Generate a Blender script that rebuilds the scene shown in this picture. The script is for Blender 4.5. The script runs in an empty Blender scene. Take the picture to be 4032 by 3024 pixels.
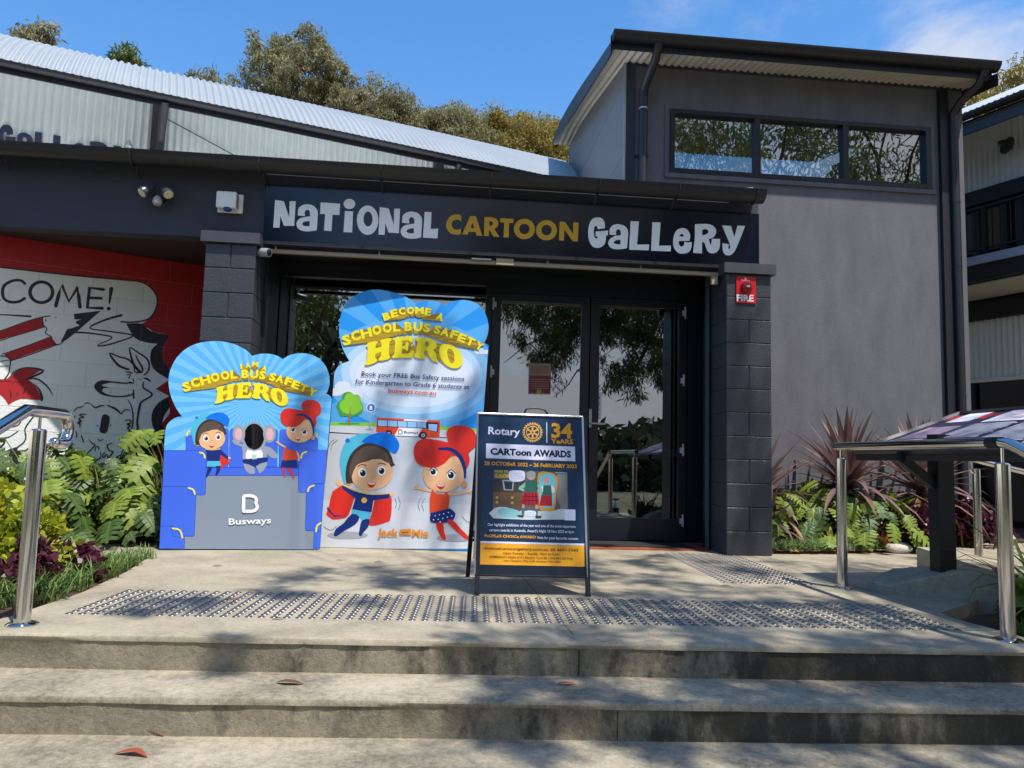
import bpy, bmesh, math, random
import numpy as np
from mathutils import Vector, Matrix
from mathutils.geometry import tessellate_polygon
rnd = random.Random(7)
SC = bpy.context.scene
COL = SC.collection
# ------------------------------------------------------------------ camera
F_PX, CX, CY = 3028.0, 2016.0, 1512.0          # focal length and centre in photograph pixels
PSI, PIT, ROL = math.radians(5.7), math.radians(5.56), math.radians(1.55)
EYE = Vector((0, 0, 0.735))                     # eye height above the landing (the photographer stands down the steps)
FW = Vector((math.sin(PSI)*math.cos(PIT), math.cos(PSI)*math.cos(PIT), math.sin(PIT)))
R0 = Vector((math.cos(PSI), -math.sin(PSI), 0)); U0 = R0.cross(FW)
RT = R0*math.cos(ROL) + U0*math.sin(ROL); UP = -R0*math.sin(ROL) + U0*math.cos(ROL)
cam = bpy.data.cameras.new('camera'); co = bpy.data.objects.new('camera', cam); COL.objects.link(co)
cam.sensor_width = 36; cam.lens = F_PX/4032*36; cam.clip_end = 900; cam.clip_start = 0.05
m = Matrix((RT, UP, -FW)).transposed().to_4x4(); m.translation = EYE; co.matrix_world = m
SC.camera = co
SC.render.resolution_x = 1024; SC.render.resolution_y = 768
# ------------------------------------------------------------------ light
SUN = Vector((-.24, .38, -1)).normalized()      # direction the sunlight travels
sd = bpy.data.lights.new('sun', 'SUN'); sd.energy = 4.9; sd.angle = math.radians(.55); sd.color = (1, .945, .87)
so = bpy.data.objects.new('sun', sd); COL.objects.link(so); so.rotation_euler = SUN.to_track_quat('-Z', 'Y').to_euler(); so.location = (3, -5, 14)
W = bpy.data.worlds.new('World'); SC.world = W; W.use_nodes = True
nt = W.node_tree; nt.nodes.clear()
def N(tree, t, **k):
    n = tree.nodes.new(t)
    for a, b in k.items(): setattr(n, a, b)
    return n
sky = N(nt, 'ShaderNodeTexSky', sky_type='NISHITA', sun_disc=False)
sky.sun_elevation = math.asin(-SUN.z); sky.sun_rotation = math.atan2(-SUN.x, -SUN.y)
sky.altitude = 0; sky.air_density = 1.0; sky.dust_density = .25; sky.ozone_density = 3.0
hsv = N(nt, 'ShaderNodeHueSaturation'); hsv.inputs['Saturation'].default_value = 1.24; hsv.inputs['Value'].default_value = 1.42
tc = N(nt, 'ShaderNodeTexCoord'); mp = N(nt, 'ShaderNodeMapping'); mp.inputs['Scale'].default_value = (1, 1, 2.6)
no = N(nt, 'ShaderNodeTexNoise'); no.inputs['Scale'].default_value = 3.2; no.inputs['Detail'].default_value = 9; no.inputs['Roughness'].default_value = .62; no.inputs['Distortion'].default_value = .35
sx = N(nt, 'ShaderNodeSeparateXYZ')
m1 = N(nt, 'ShaderNodeMath', operation='MULTIPLY_ADD'); m1.inputs[1].default_value = -.30; m1.inputs[2].default_value = -.12
m3 = N(nt, 'ShaderNodeMath', operation='MAXIMUM'); m3.inputs[1].default_value = -.16
m4 = N(nt, 'ShaderNodeMath', operation='MULTIPLY_ADD'); m4.inputs[1].default_value = .36
m2 = N(nt, 'ShaderNodeMath', operation='ADD')
rp = N(nt, 'ShaderNodeMapRange'); rp.interpolation_type = 'SMOOTHSTEP'; rp.inputs['From Min'].default_value = .46; rp.inputs['From Max'].default_value = .80
bg = N(nt, 'ShaderNodeBackground'); bg.inputs['Strength'].default_value = .14
bc = N(nt, 'ShaderNodeBackground'); bc.inputs['Color'].default_value = (.86, .90, 1, 1); bc.inputs['Strength'].default_value = .72
mx = N(nt, 'ShaderNodeMixShader'); wo = N(nt, 'ShaderNodeOutputWorld')
L = nt.links.new
L(tc.outputs['Generated'], mp.inputs[0]); L(mp.outputs[0], no.inputs['Vector']); L(tc.outputs['Generated'], sx.inputs[0])
L(sx.outputs['Y'], m1.inputs[0]); L(m1.outputs[0], m3.inputs[0])
L(sx.outputs['X'], m4.inputs[0]); L(m3.outputs[0], m4.inputs[2])
L(no.outputs[0], m2.inputs[0]); L(m4.outputs[0], m2.inputs[1]); L(m2.outputs[0], rp.inputs['Value'])
L(sky.outputs[0], hsv.inputs['Color']); L(hsv.outputs[0], bg.inputs['Color'])
L(rp.outputs[0], mx.inputs[0]); L(bg.outputs[0], mx.inputs[1]); L(bc.outputs[0], mx.inputs[2]); L(mx.outputs[0], wo.inputs[0])
SC.view_settings.view_transform = 'Standard'; SC.view_settings.look = 'None'; SC.view_settings.exposure = 0.30; SC.view_settings.gamma = 1
SC.view_settings.use_curve_mapping = False
SC.render.engine = 'CYCLES'; SC.cycles.max_bounces = 8; SC.cycles.transparent_max_bounces = 24; SC.cycles.caustics_reflective = False; SC.cycles.caustics_refractive = False
# ------------------------------------------------------------------ pixel helpers (photograph pixels to points on real planes)
def ray(x, y): return FW + RT*((x-CX)/F_PX) + UP*((CY-y)/F_PX)
def onp(px, p, n):
    d = ray(*px); n = Vector(n); return EYE + d*((Vector(p)-EYE).dot(n)/d.dot(n))
def atz(px, z=0.): return onp(px, (0, 0, z), (0, 0, 1))
def aty(px, Y): return onp(px, (0, Y, 0), (0, 1, 0))
def atx(px, X): return onp(px, (X, 0, 0), (1, 0, 0))
def T(ox, oy, s): return lambda x, y: (ox+x*s, oy+y*s)
D = T(0, 0, 1.8228)
# ------------------------------------------------------------------ materials
def lin(c):
    return tuple(((v/255)/12.92 if v/255 <= .04045 else ((v/255+.055)/1.055)**2.4) for v in c)
MATS = {}
def mat(name, rgb, rough=.6, metal=0., var=.0, vscale=6., bump=0., bscale=60., spec=.5, rgb2=None, coat=0., stretch=None):
    """rgb in 0-255 sRGB base colour; var/rgb2 = procedural colour variation; bump = fine relief"""
    if name in MATS: return MATS[name]
    M = bpy.data.materials.new(name); M.use_nodes = True; t = M.node_tree
    b = t.nodes['Principled BSDF']; c = lin(rgb)
    b.inputs['Base Color'].default_value = (*c, 1); b.inputs['Roughness'].default_value = rough
    b.inputs['Metallic'].default_value = metal; b.inputs['Specular IOR Level'].default_value = spec
    if coat: b.inputs['Coat Weight'].default_value = coat; b.inputs['Coat Roughness'].default_value = .05
    tcn = N(t, 'ShaderNodeTexCoord'); src = tcn.outputs['Object']
    if stretch:
        mpn = N(t, 'ShaderNodeMapping'); mpn.inputs['Scale'].default_value = stretch; t.links.new(src, mpn.inputs[0]); src = mpn.outputs[0]
    if var or rgb2:
        n = N(t, 'ShaderNodeTexNoise'); n.inputs['Scale'].default_value = vscale; n.inputs['Detail'].default_value = 7; n.inputs['Roughness'].default_value = .65
        r = N(t, 'ShaderNodeMapRange'); r.inputs['From Min'].default_value = .32; r.inputs['From Max'].default_value = .68
        x = N(t, 'ShaderNodeMix', data_type='RGBA')
        if rgb2: a1, a2 = c, lin(rgb2)
        else: a1, a2 = tuple(v*(1-var) for v in c), tuple(min(1, v*(1+var)) for v in c)
        x.inputs[6].default_value = (*a1, 1); x.inputs[7].default_value = (*a2, 1)
        t.links.new(src, n.inputs['Vector']); t.links.new(n.outputs[0], r.inputs[0]); t.links.new(r.outputs[0], x.inputs[0]); t.links.new(x.outputs[2], b.inputs['Base Color'])
    if bump:
        n2 = N(t, 'ShaderNodeTexNoise'); n2.inputs['Scale'].default_value = bscale; n2.inputs['Detail'].default_value = 5
        bp = N(t, 'ShaderNodeBump'); bp.inputs['Strength'].default_value = bump; bp.inputs['Distance'].default_value = .01
        t.links.new(src, n2.inputs['Vector']); t.links.new(n2.outputs[0], bp.inputs['Height']); t.links.new(bp.outputs[0], b.inputs['Normal'])
    MATS[name] = M; return M
def leafmat(name, a, b2, trans=.35, rough=.45, scale=1.2):
    if name in MATS: return MATS[name]
    M = bpy.data.materials.new(name); M.use_nodes = True; t = M.node_tree
    b = t.nodes['Principled BSDF']; out = t.nodes['Material Output']
    b.inputs['Roughness'].default_value = rough
    g = N(t, 'ShaderNodeNewGeometry'); tcn = N(t, 'ShaderNodeTexCoord')
    n = N(t, 'ShaderNodeTexNoise'); n.inputs['Scale'].default_value = scale; n.inputs['Detail'].default_value = 2
    ad = N(t, 'ShaderNodeMath', operation='MULTIPLY_ADD'); ad.inputs[1].default_value = .6
    mr = N(t, 'ShaderNodeMath', operation='MULTIPLY_ADD'); mr.inputs[1].default_value = 1.2; mr.inputs[2].default_value = -.35
    x = N(t, 'ShaderNodeMix', data_type='RGBA'); x.inputs[6].default_value = (*lin(a), 1); x.inputs[7].default_value = (*lin(b2), 1)
    t.links.new(tcn.outputs['Object'], n.inputs['Vector']); t.links.new(n.outputs[0], mr.inputs[0])
    t.links.new(g.outputs['Random Per Island'], ad.inputs[0]); t.links.new(mr.outputs[0], ad.inputs[2]); ad.use_clamp = True
    t.links.new(ad.outputs[0], x.inputs[0]); t.links.new(x.outputs[2], b.inputs['Base Color'])
    tr = N(t, 'ShaderNodeBsdfTranslucent'); ms = N(t, 'ShaderNodeMixShader'); ms.inputs[0].default_value = trans
    t.links.new(x.outputs[2], tr.inputs[0]); t.links.new(b.outputs[0], ms.inputs[1]); t.links.new(tr.outputs[0], ms.inputs[2]); t.links.new(ms.outputs[0], out.inputs[0])
    MATS[name] = M; return M
def glassmat(name, tint, refl, rough=0.):
    if name in MATS: return MATS[name]
    M = bpy.data.materials.new(name); M.use_nodes = True; t = M.node_tree; t.nodes.remove(t.nodes['Principled BSDF']); out = t.nodes['Material Output']
    a = N(t, 'ShaderNodeBsdfTransparent'); a.inputs[0].default_value = (*tint, 1)
    g = N(t, 'ShaderNodeBsdfGlossy'); g.inputs[0].default_value = (1, 1, 1, 1); g.inputs['Roughness'].default_value = rough
    f = N(t, 'ShaderNodeFresnel'); f.inputs[0].default_value = 1.5
    ad = N(t, 'ShaderNodeMath', operation='ADD'); ad.inputs[1].default_value = refl; ad.use_clamp = True
    mxn = N(t, 'ShaderNodeMixShader'); t.links.new(f.outputs[0], ad.inputs[0]); t.links.new(ad.outputs[0], mxn.inputs[0])
    t.links.new(a.outputs[0], mxn.inputs[1]); t.links.new(g.outputs[0], mxn.inputs[2]); t.links.new(mxn.outputs[0], out.inputs[0])
    MATS[name] = M; return M
# ------------------------------------------------------------------ objects
ROOT = {}
def tag(o, label=None, cat=None, group=None, kind=None):
    if label: o['label'] = label
    if cat: o['category'] = cat
    if group: o['group'] = group
    if kind: o['kind'] = kind
    return o
def thing(name, label, cat, loc=(0, 0, 0), group=None):
    o = bpy.data.objects.new(name, None); COL.objects.link(o); o.location = loc; o.empty_display_size = .1
    ROOT[o.name] = Vector(loc); return tag(o, label, cat, group)
def base_of(p): return ROOT[p.name] if p is not None else Vector((0, 0, 0))
class MB:
    def __init__(s): s.v = []; s.f = []; s.m = []; s.cur = 0
    def add(s, vs, fs):
        k = len(s.v); s.v += [Vector(q) for q in vs]; s.f += [[i+k for i in q] for q in fs]; s.m += [s.cur]*len(fs); return s
    def box(s, x0, x1, y0, y1, z0, z1): return s.obox(Vector(((x0+x1)/2, (y0+y1)/2, (z0+z1)/2)), Vector(((x1-x0)/2, 0, 0)), Vector((0, (y1-y0)/2, 0)), Vector((0, 0, (z1-z0)/2)))
    def obox(s, c, a, b, d):
        c, a, b, d = map(Vector, (c, a, b, d)); vs = [c+a*i+b*j+d*k for k in (-1, 1) for j in (-1, 1) for i in (-1, 1)]
        return s.add(vs, [(0, 2, 3, 1), (4, 5, 7, 6), (0, 1, 5, 4), (2, 6, 7, 3), (0, 4, 6, 2), (1, 3, 7, 5)])
    def tube(s, pts, r, n=10, cap=True):
        pts = [Vector(p) for p in pts]; rs = r if isinstance(r, (list, tuple)) else [r]*len(pts); vs = []; ref = None
        for i, p in enumerate(pts):
            d = (pts[min(i+1, len(pts)-1)]-pts[max(i-1, 0)]).normalized()
            if ref is None:
                ref = Vector((0, 0, 1)) if abs(d.z) < .9 else Vector((1, 0, 0))
            a = d.cross(ref).normalized(); b = a.cross(d).normalized(); ref = b
            vs += [p + (a*math.cos(t)+b*math.sin(t))*rs[i] for t in [2*math.pi*k/n for k in range(n)]]
        fs = [(i*n+k, i*n+(k+1) % n, (i+1)*n+(k+1) % n, (i+1)*n+k) for i in range(len(pts)-1) for k in range(n)]
        if cap: fs += [list(range(n))[::-1], [(len(pts)-1)*n+k for k in range(n)]]
        return s.add(vs, fs)
    def lathe(s, o, ax, prof, n=16):
        o, ax = Vector(o), Vector(ax).normalized(); a = ax.orthogonal().normalized(); b = ax.cross(a); vs = []
        for r, h in prof: vs += [o+ax*h+(a*math.cos(t)+b*math.sin(t))*max(r, 1e-5) for t in [2*math.pi*k/n for k in range(n)]]
        fs = [(i*n+k, i*n+(k+1) % n, (i+1)*n+(k+1) % n, (i+1)*n+k) for i in range(len(prof)-1) for k in range(n)]
        fs += [list(range(n))[::-1], [(len(prof)-1)*n+k for k in range(n)]]
        return s.add(vs, fs)
    def prism(s, poly, off):
        poly = [Vector(p) for p in poly]; off = Vector(off); n = len(poly)
        tri = tessellate_polygon([poly]); vs = poly+[p+off for p in poly]
        fs = [tuple(t) for t in tri]+[tuple(i+n for i in t)[::-1] for t in tri]+[(i, (i+1) % n, (i+1) % n+n, i+n) for i in range(n)]
        return s.add(vs, fs)
    def grid(s, rows):
        n = len(rows[0]); vs = [p for r in rows for p in r]
        return s.add(vs, [(i*n+j, i*n+j+1, (i+1)*n+j+1, (i+1)*n+j) for i in range(len(rows)-1) for j in range(n-1)])
    def mesh(s, name, mats, off=Vector((0, 0, 0)), smooth=False):
        me = bpy.data.meshes.new(name); me.from_pydata([tuple(q-off) for q in s.v], [], s.f)
        for q in (mats if isinstance(mats, (list, tuple)) else [mats]): me.materials.append(q)
        if any(s.m): me.polygons.foreach_set('material_index', s.m)
        bm = bmesh.new(); bm.from_mesh(me); bmesh.ops.recalc_face_normals(bm, faces=bm.faces); bm.to_mesh(me); bm.free()
        if smooth:
            me.polygons.foreach_set('use_smooth', [True]*len(me.polygons)); me.set_sharp_from_angle(angle=math.radians(38))
        me.update(); return me
    def build(s, name, mats, parent=None, smooth=False, loc=None):
        off = Vector(loc) if loc is not None else base_of(parent)
        return link(name, s.mesh(name, mats, off, smooth), parent, off)
def link(name, me, parent=None, at=None, rot=None):
    """one object; 'at' is its world position (parents are never rotated)"""
    o = bpy.data.objects.new(name, me); COL.objects.link(o)
    at = Vector(at) if at is not None else base_of(parent)
    if parent is not None: o.parent = parent; o.location = at-base_of(parent)
    else: o.location = at
    if rot is not None: o.rotation_euler = rot
    ROOT[o.name] = at
    return o
def bevelled(x, y, z, r, name, m, seg=1, rough=0.):
    """a block mesh centred on its origin"""
    bm = bmesh.new(); bmesh.ops.create_cube(bm, size=1); bmesh.ops.scale(bm, vec=(x, y, z), verts=bm.verts)
    bmesh.ops.bevel(bm, geom=list(bm.edges), offset=r, segments=seg, affect='EDGES')
    me = bpy.data.meshes.new(name); bm.to_mesh(me); bm.free(); me.materials.append(m); return me
def raw(name, V, Fq, m, parent=None, at=(0, 0, 0), smooth=False):
    """fast mesh from numpy: V (n,3), Fq (k,3|4)"""
    me = bpy.data.meshes.new(name); k = Fq.shape[1]
    me.vertices.add(len(V)); me.vertices.foreach_set('co', (V-np.array(tuple(at))).astype(np.float32).ravel())
    me.loops.add(Fq.size); me.loops.foreach_set('vertex_index', Fq.astype(np.int32).ravel())
    me.polygons.add(len(Fq)); me.polygons.foreach_set('loop_start', np.arange(0, Fq.size, k, dtype=np.int32))
    me.update(calc_edges=True); me.materials.append(m); me.validate()
    if smooth: me.polygons.foreach_set('use_smooth', [True]*len(me.polygons))
    return link(name, me, parent, at)
# ------------------------------------------------------------------ flat art on boards
def sm(pts, corners=(), closed=True, k=4):
    """Catmull-Rom through pts; indices in corners stay sharp"""
    n = len(pts); out = []; rng = range(n if closed else n-1)
    for i in rng:
        p1, p2 = pts[i], pts[(i+1) % n]
        p0 = pts[(i-1) % n] if (closed or i > 0) else p1; p3 = pts[(i+2) % n] if (closed or i+2 < n) else p2
        if i in corners: p0 = p1
        if (i+1) % n in corners: p3 = p2
        for j in range(k):
            t = j/k
            out.append(tuple(.5*((2*p1[c])+(-p0[c]+p2[c])*t+(2*p0[c]-5*p1[c]+4*p2[c]-p3[c])*t*t+(-p0[c]+3*p1[c]-3*p2[c]+p3[c])*t**3) for c in (0, 1)))
    if not closed: out.append(tuple(pts[-1]))
    return out
def ell(cx, cy, rx, ry, n=20, rot=0):
    return [(cx+rx*math.cos(t)*math.cos(rot)-ry*math.sin(t)*math.sin(rot), cy+rx*math.cos(t)*math.sin(rot)+ry*math.sin(t)*math.cos(rot)) for t in [2*math.pi*i/n for i in range(n)]]
def tri2(loops):
    fl = [p for l in loops for p in l]
    return [tuple(fl[i] for i in t) for t in tessellate_polygon([[Vector((p[0], p[1], 0)) for p in l] for l in loops])]
def clipc(poly, clip):
    """clip polygon by convex ccw/cw polygon"""
    A = sum(clip[i][0]*clip[(i+1) % len(clip)][1]-clip[(i+1) % len(clip)][0]*clip[i][1] for i in range(len(clip)))
    sg = 1 if A > 0 else -1; out = list(poly)
    for i in range(len(clip)):
        a, b = clip[i], clip[(i+1) % len(clip)]; inp = out; out = []
        if not inp: break
        d = lambda p: sg*((b[0]-a[0])*(p[1]-a[1])-(b[1]-a[1])*(p[0]-a[0]))
        for j in range(len(inp)):
            p, q = inp[j], inp[(j+1) % len(inp)]; dp, dq = d(p), d(q)
            if dp >= 0: out.append(p)
            if (dp >= 0) != (dq >= 0): t = dp/(dp-dq); out.append((p[0]+(q[0]-p[0])*t, p[1]+(q[1]-p[1])*t))
    return out if len(out) > 2 else []
_TM = {}
def text2d(s, off=0.0, res=2):
    key = (s, off)
    if key in _TM: return _TM[key]
    cu = bpy.data.curves.new('t', 'FONT'); cu.body = s; cu.offset = off; cu.resolution_u = res; cu.size = 1
    o = bpy.data.objects.new('t', cu); COL.objects.link(o); dg = bpy.context.evaluated_depsgraph_get(); dg.update()
    me = bpy.data.meshes.new_from_object(o.evaluated_get(dg)); vs = [(v.co.x, v.co.y) for v in me.vertices]; fs = [tuple(p.vertices) for p in me.polygons]
    ec = {}
    for f in fs:
        for i in range(len(f)): e = tuple(sorted((f[i], f[(i+1) % len(f)]))); ec[e] = ec.get(e, 0)+1
    bd = [e for e, c in ec.items() if c == 1]
    bpy.data.objects.remove(o); bpy.data.curves.remove(cu); bpy.data.meshes.remove(me)
    _TM[key] = (vs, fs, bd); return _TM[key]
class Art:
    """shapes traced in photograph pixels, laid in thin layers on a real board"""
    def __init__(s, P, NR, Uv, step=.0002):
        s.P, s.N = Vector(P), Vector(NR).normalized(); s.U = Vector(Uv).normalized(); s.V = s.N.cross(s.U).normalized()
        if s.V.z < 0: s.V = -s.V
        s.parts = {}; s.step = step; s.lay = 1.; s.clip = None; s.cur = None
    def uv(s, px):
        q = onp(px, s.P, s.N)-s.P; return (q.dot(s.U), q.dot(s.V))
    def pt(s, uv, d=0): return s.P+s.U*uv[0]+s.V*uv[1]+s.N*d
    def up(s, n=1.): s.lay += n
    def _add(s, part, m, polys, d=None):
        if part in ('print', 'poster') and s.cur: part = s.cur
        mb, ms_ = s.parts.setdefault(part, (MB(), []))
        if m not in ms_: ms_.append(m)
        mb.cur = ms_.index(m); d = s.lay*s.step if d is None else d
        for p in polys:
            if len(p) > 2: mb.add([s.pt(q, d) for q in p], [list(range(len(p)))])
    def tris(s, part, m, tr, d=None):
        if s.clip is None: s._add(part, m, tr, d)
        else:
            base, blocks, hi = s.clip
            s._add(part, m, tr, base+s.lay*s.step)
            for t in tr:
                x0 = min(q[0] for q in t); x1 = max(q[0] for q in t); y0 = min(q[1] for q in t); y1 = max(q[1] for q in t)
                for (a, b, c, e) in blocks:
                    if a < x1 and b > x0 and c < y1 and e > y0:
                        pl_ = clipc(t, [(a, c), (b, c), (b, e), (a, e)])
                        if pl_: s._add(part, m, [pl_], hi+s.lay*s.step)
        s.lay += .22
    def poly(s, part, m, Tf, loop, *holes, d=None):
        s.tris(part, m, tri2([[s.uv(Tf(*p)) for p in l] for l in (loop, *holes)]), d)
    def polyuv(s, part, m, loop, *holes): s.tris(part, m, tri2([loop, *holes]))
    def stroke(s, part, m, Tf, pts, w, closed=False, k=3, smooth=True, corners=()):
        """w in the units of Tf; a number or a list (one per point)"""
        ws = list(w) if isinstance(w, (list, tuple)) else [w]*len(pts)
        P = [s.uv(Tf(*p)) for p in pts]; sc = (Vector(s.uv(Tf(pts[0][0]+10, pts[0][1])))-Vector(P[0])).length/10
        Q = [(p[0], p[1], ww*sc/2) for p, ww in zip(P, ws)]
        if smooth and len(Q) > 2:
            XY = sm([q[:2] for q in Q], corners, closed, k); n0 = len(Q)
            Wd = [Q[min(int(i/k), n0-1)][2]*(1-(i % k)/k)+Q[(int(i/k)+1) % n0 if closed else min(int(i/k)+1, n0-1)][2]*((i % k)/k) for i in range(len(XY))]
        else: XY = [q[:2] for q in Q]; Wd = [q[2] for q in Q]
        n = len(XY); Lf = []; Rf = []
        for i in range(n):
            a = XY[(i-1) % n] if (closed or i) else XY[i]; b = XY[(i+1) % n] if (closed or i < n-1) else XY[i]
            dx, dy = b[0]-a[0], b[1]-a[1]; l = math.hypot(dx, dy) or 1e-9; nx, ny = -dy/l*Wd[i], dx/l*Wd[i]
            Lf.append((XY[i][0]+nx, XY[i][1]+ny)); Rf.append((XY[i][0]-nx, XY[i][1]-ny))
        tr = []
        for i in range(n if closed else n-1):
            j = (i+1) % n; tr += [(Lf[i], Rf[i], Rf[j]), (Lf[i], Rf[j], Lf[j])]
        if not closed:
            for i, sg in ((0, -1), (n-1, 1)):
                if Wd[i] > 1e-4:
                    j = 1 if i == 0 else n-2; dx, dy = XY[i][0]-XY[j][0], XY[i][1]-XY[j][1]; l = math.hypot(dx, dy) or 1e-9; dx, dy = dx/l*Wd[i], dy/l*Wd[i]
                    arc = [(XY[i][0]+dx*math.cos(t)-dy*math.sin(t), XY[i][1]+dy*math.cos(t)+dx*math.sin(t)) for t in [math.pi*(q/6-.5) for q in range(7)]]
                    tr.append(tuple(arc))
        s.tris(part, m, tr)
    def text(s, part, m, Tf, txt, pL, pR, h, off=0.0, ext=None):
        """txt fitted between baseline ends pL and pR, cap height h (Tf units)"""
        vs, fs, bd = text2d(txt, off); x0 = min(v[0] for v in vs); x1 = max(v[0] for v in vs); ch = .729
        a, b = Vector(s.uv(Tf(*pL))), Vector(s.uv(Tf(*pR))); up_ = Vector(s.uv(Tf(pL[0], pL[1]-h)))-a; hh = up_.length
        X = (b-a)/(x1-x0); Yv = Vector((-X.y, X.x)).normalized()*hh/ch
        V = [tuple(a+X*(v[0]-x0)+Yv*v[1]) for v in vs]
        if ext:
            (vp, fr, mats2) = ext; vq = Vector(s.uv(Tf(*vp)))
            for i, (p, q) in enumerate(bd):
                P1, P2 = Vector(V[p]), Vector(V[q]); P3, P4 = P2+(vq-P2)*fr, P1+(vq-P1)*fr
                s._add('extruded_shade', mats2[0 if (i//3) % 2 else 1], [(tuple(P1), tuple(P2), tuple(P3), tuple(P4))], (s.lay+(i % 97)*.006)*s.step)
            s.lay += 1
        if part: s.tris(part, m, [tuple(V[i] for i in f) for f in fs])
    def build(s, parent):
        out = {}
        for part, (mb, ms_) in s.parts.items():
            nm_ = part.split('#')[0]; me = bpy.data.meshes.new(nm_); off = base_of(parent); me.from_pydata([tuple(q-off) for q in mb.v], [], mb.f)
            for q in ms_: me.materials.append(q)
            me.polygons.foreach_set('material_index', mb.m); out.setdefault(nm_, []).append(link(nm_, me, parent))
        return out
# ================================================================== materials
def concrete(name, a, b, stain=None, sx=1.0, bump=.25):
    """concrete with mottling; stain = dark mould growing in vertical runs, strength rising with object X"""
    M = bpy.data.materials.new(name); M.use_nodes = True; t = M.node_tree; bs = t.nodes['Principled BSDF']; bs.inputs['Roughness'].default_value = .85
    tcn = N(t, 'ShaderNodeTexCoord'); l = t.links.new
    n1 = N(t, 'ShaderNodeTexNoise'); n1.inputs['Scale'].default_value = 2.2; n1.inputs['Detail'].default_value = 9; n1.inputs['Roughness'].default_value = .68
    n2 = N(t, 'ShaderNodeTexNoise'); n2.inputs['Scale'].default_value = 42; n2.inputs['Detail'].default_value = 6; n2.inputs['Roughness'].default_value = .7
    l(tcn.outputs['Object'], n1.inputs[0]); l(tcn.outputs['Object'], n2.inputs[0])
    n5 = N(t, 'ShaderNodeTexNoise'); n5.inputs['Scale'].default_value = 260; n5.inputs['Detail'].default_value = 3; l(tcn.outputs['Object'], n5.inputs[0])
    vo = N(t, 'ShaderNodeTexVoronoi'); vo.inputs['Scale'].default_value = 34; l(tcn.outputs['Object'], vo.inputs['Vector'])
    pit = N(t, 'ShaderNodeMapRange'); pit.inputs[1].default_value = .05; pit.inputs[2].default_value = .13; pit.inputs[3].default_value = .72; pit.inputs[4].default_value = 1.; l(vo.outputs['Distance'], pit.inputs[0])
    gr = N(t, 'ShaderNodeMapRange'); gr.inputs[1].default_value = .3; gr.inputs[2].default_value = .7; gr.inputs[3].default_value = .80; gr.inputs[4].default_value = 1.16; l(n5.outputs[0], gr.inputs[0])
    gm_ = N(t, 'ShaderNodeMath', operation='MULTIPLY'); l(pit.outputs[0], gm_.inputs[0]); l(gr.outputs[0], gm_.inputs[1])
    ad = N(t, 'ShaderNodeMath', operation='MULTIPLY_ADD'); ad.inputs[1].default_value = .62
    mr = N(t, 'ShaderNodeMapRange'); mr.inputs[1].default_value = .62; mr.inputs[2].default_value = .98
    l(n2.outputs[0], ad.inputs[0]); l(n1.outputs[0], ad.inputs[2]); l(ad.outputs[0], mr.inputs[0])
    x = N(t, 'ShaderNodeMix', data_type='RGBA'); x.inputs[6].default_value = (*lin(a), 1); x.inputs[7].default_value = (*lin(b), 1); l(mr.outputs[0], x.inputs[0]); col = x.outputs[2]
    if stain:
        mp_ = N(t, 'ShaderNodeMapping'); mp_.inputs['Scale'].default_value = (9, 9, 4.5); l(tcn.outputs['Object'], mp_.inputs[0])
        n3 = N(t, 'ShaderNodeTexNoise'); n3.inputs['Scale'].default_value = 1.; n3.inputs['Detail'].default_value = 8; n3.inputs['Roughness'].default_value = .72; l(mp_.outputs[0], n3.inputs[0])
        n4 = N(t, 'ShaderNodeTexNoise'); n4.inputs['Scale'].default_value = 1.5; n4.inputs['Detail'].default_value = 5; l(tcn.outputs['Object'], n4.inputs[0])
        sp = N(t, 'ShaderNodeSeparateXYZ'); l(tcn.outputs['Object'], sp.inputs[0])
        g = N(t, 'ShaderNodeMapRange'); g.inputs[1].default_value = -1.7; g.inputs[2].default_value = 1.6; g.inputs[3].default_value = -.20; g.inputs[4].default_value = .12; l(sp.outputs[0], g.inputs[0])
        s1 = N(t, 'ShaderNodeMath', operation='MULTIPLY_ADD'); s1.inputs[1].default_value = .75; l(n4.outputs[0], s1.inputs[0]); l(n3.outputs[0], s1.inputs[2])
        s2 = N(t, 'ShaderNodeMath', operation='ADD'); l(s1.outputs[0], s2.inputs[0]); l(g.outputs[0], s2.inputs[1])
        r = N(t, 'ShaderNodeMapRange'); r.interpolation_type = 'SMOOTHSTEP'; r.inputs[1].default_value = .76; r.inputs[2].default_value = 1.06; r.inputs[4].default_value = .88; l(s2.outputs[0], r.inputs[0])
        x2 = N(t, 'ShaderNodeMix', data_type='RGBA'); x2.inputs[7].default_value = (*lin(stain), 1); l(r.outputs[0], x2.inputs[0]); l(col, x2.inputs[6]); col = x2.outputs[2]
    vm = N(t, 'ShaderNodeVectorMath', operation='SCALE'); l(col, vm.inputs[0]); l(gm_.outputs[0], vm.inputs['Scale']); l(vm.outputs[0], bs.inputs['Base Color'])
    bp = N(t, 'ShaderNodeBump'); bp.inputs['Strength'].default_value = bump; bp.inputs['Distance'].default_value = .006; l(n2.outputs[0], bp.inputs['Height']); l(bp.outputs[0], bs.inputs['Normal'])
    return M
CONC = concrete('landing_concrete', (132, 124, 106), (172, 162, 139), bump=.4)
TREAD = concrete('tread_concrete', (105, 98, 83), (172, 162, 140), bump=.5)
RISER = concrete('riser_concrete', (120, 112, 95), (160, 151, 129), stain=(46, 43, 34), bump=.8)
KERBM = concrete('kerb_concrete', (138, 130, 112), (176, 167, 146))
SOIL = mat('soil', (52, 38, 28), .95, rgb2=(84, 62, 46), vscale=14, bump=.8, bscale=40)
FARG = mat('far_ground', (74, 80, 56), .95, rgb2=(110, 104, 84), vscale=.4)
CHAR = mat('charcoal_render', (54, 58, 70), .72, var=.10, vscale=1.6, bump=.25, bscale=140)
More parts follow.
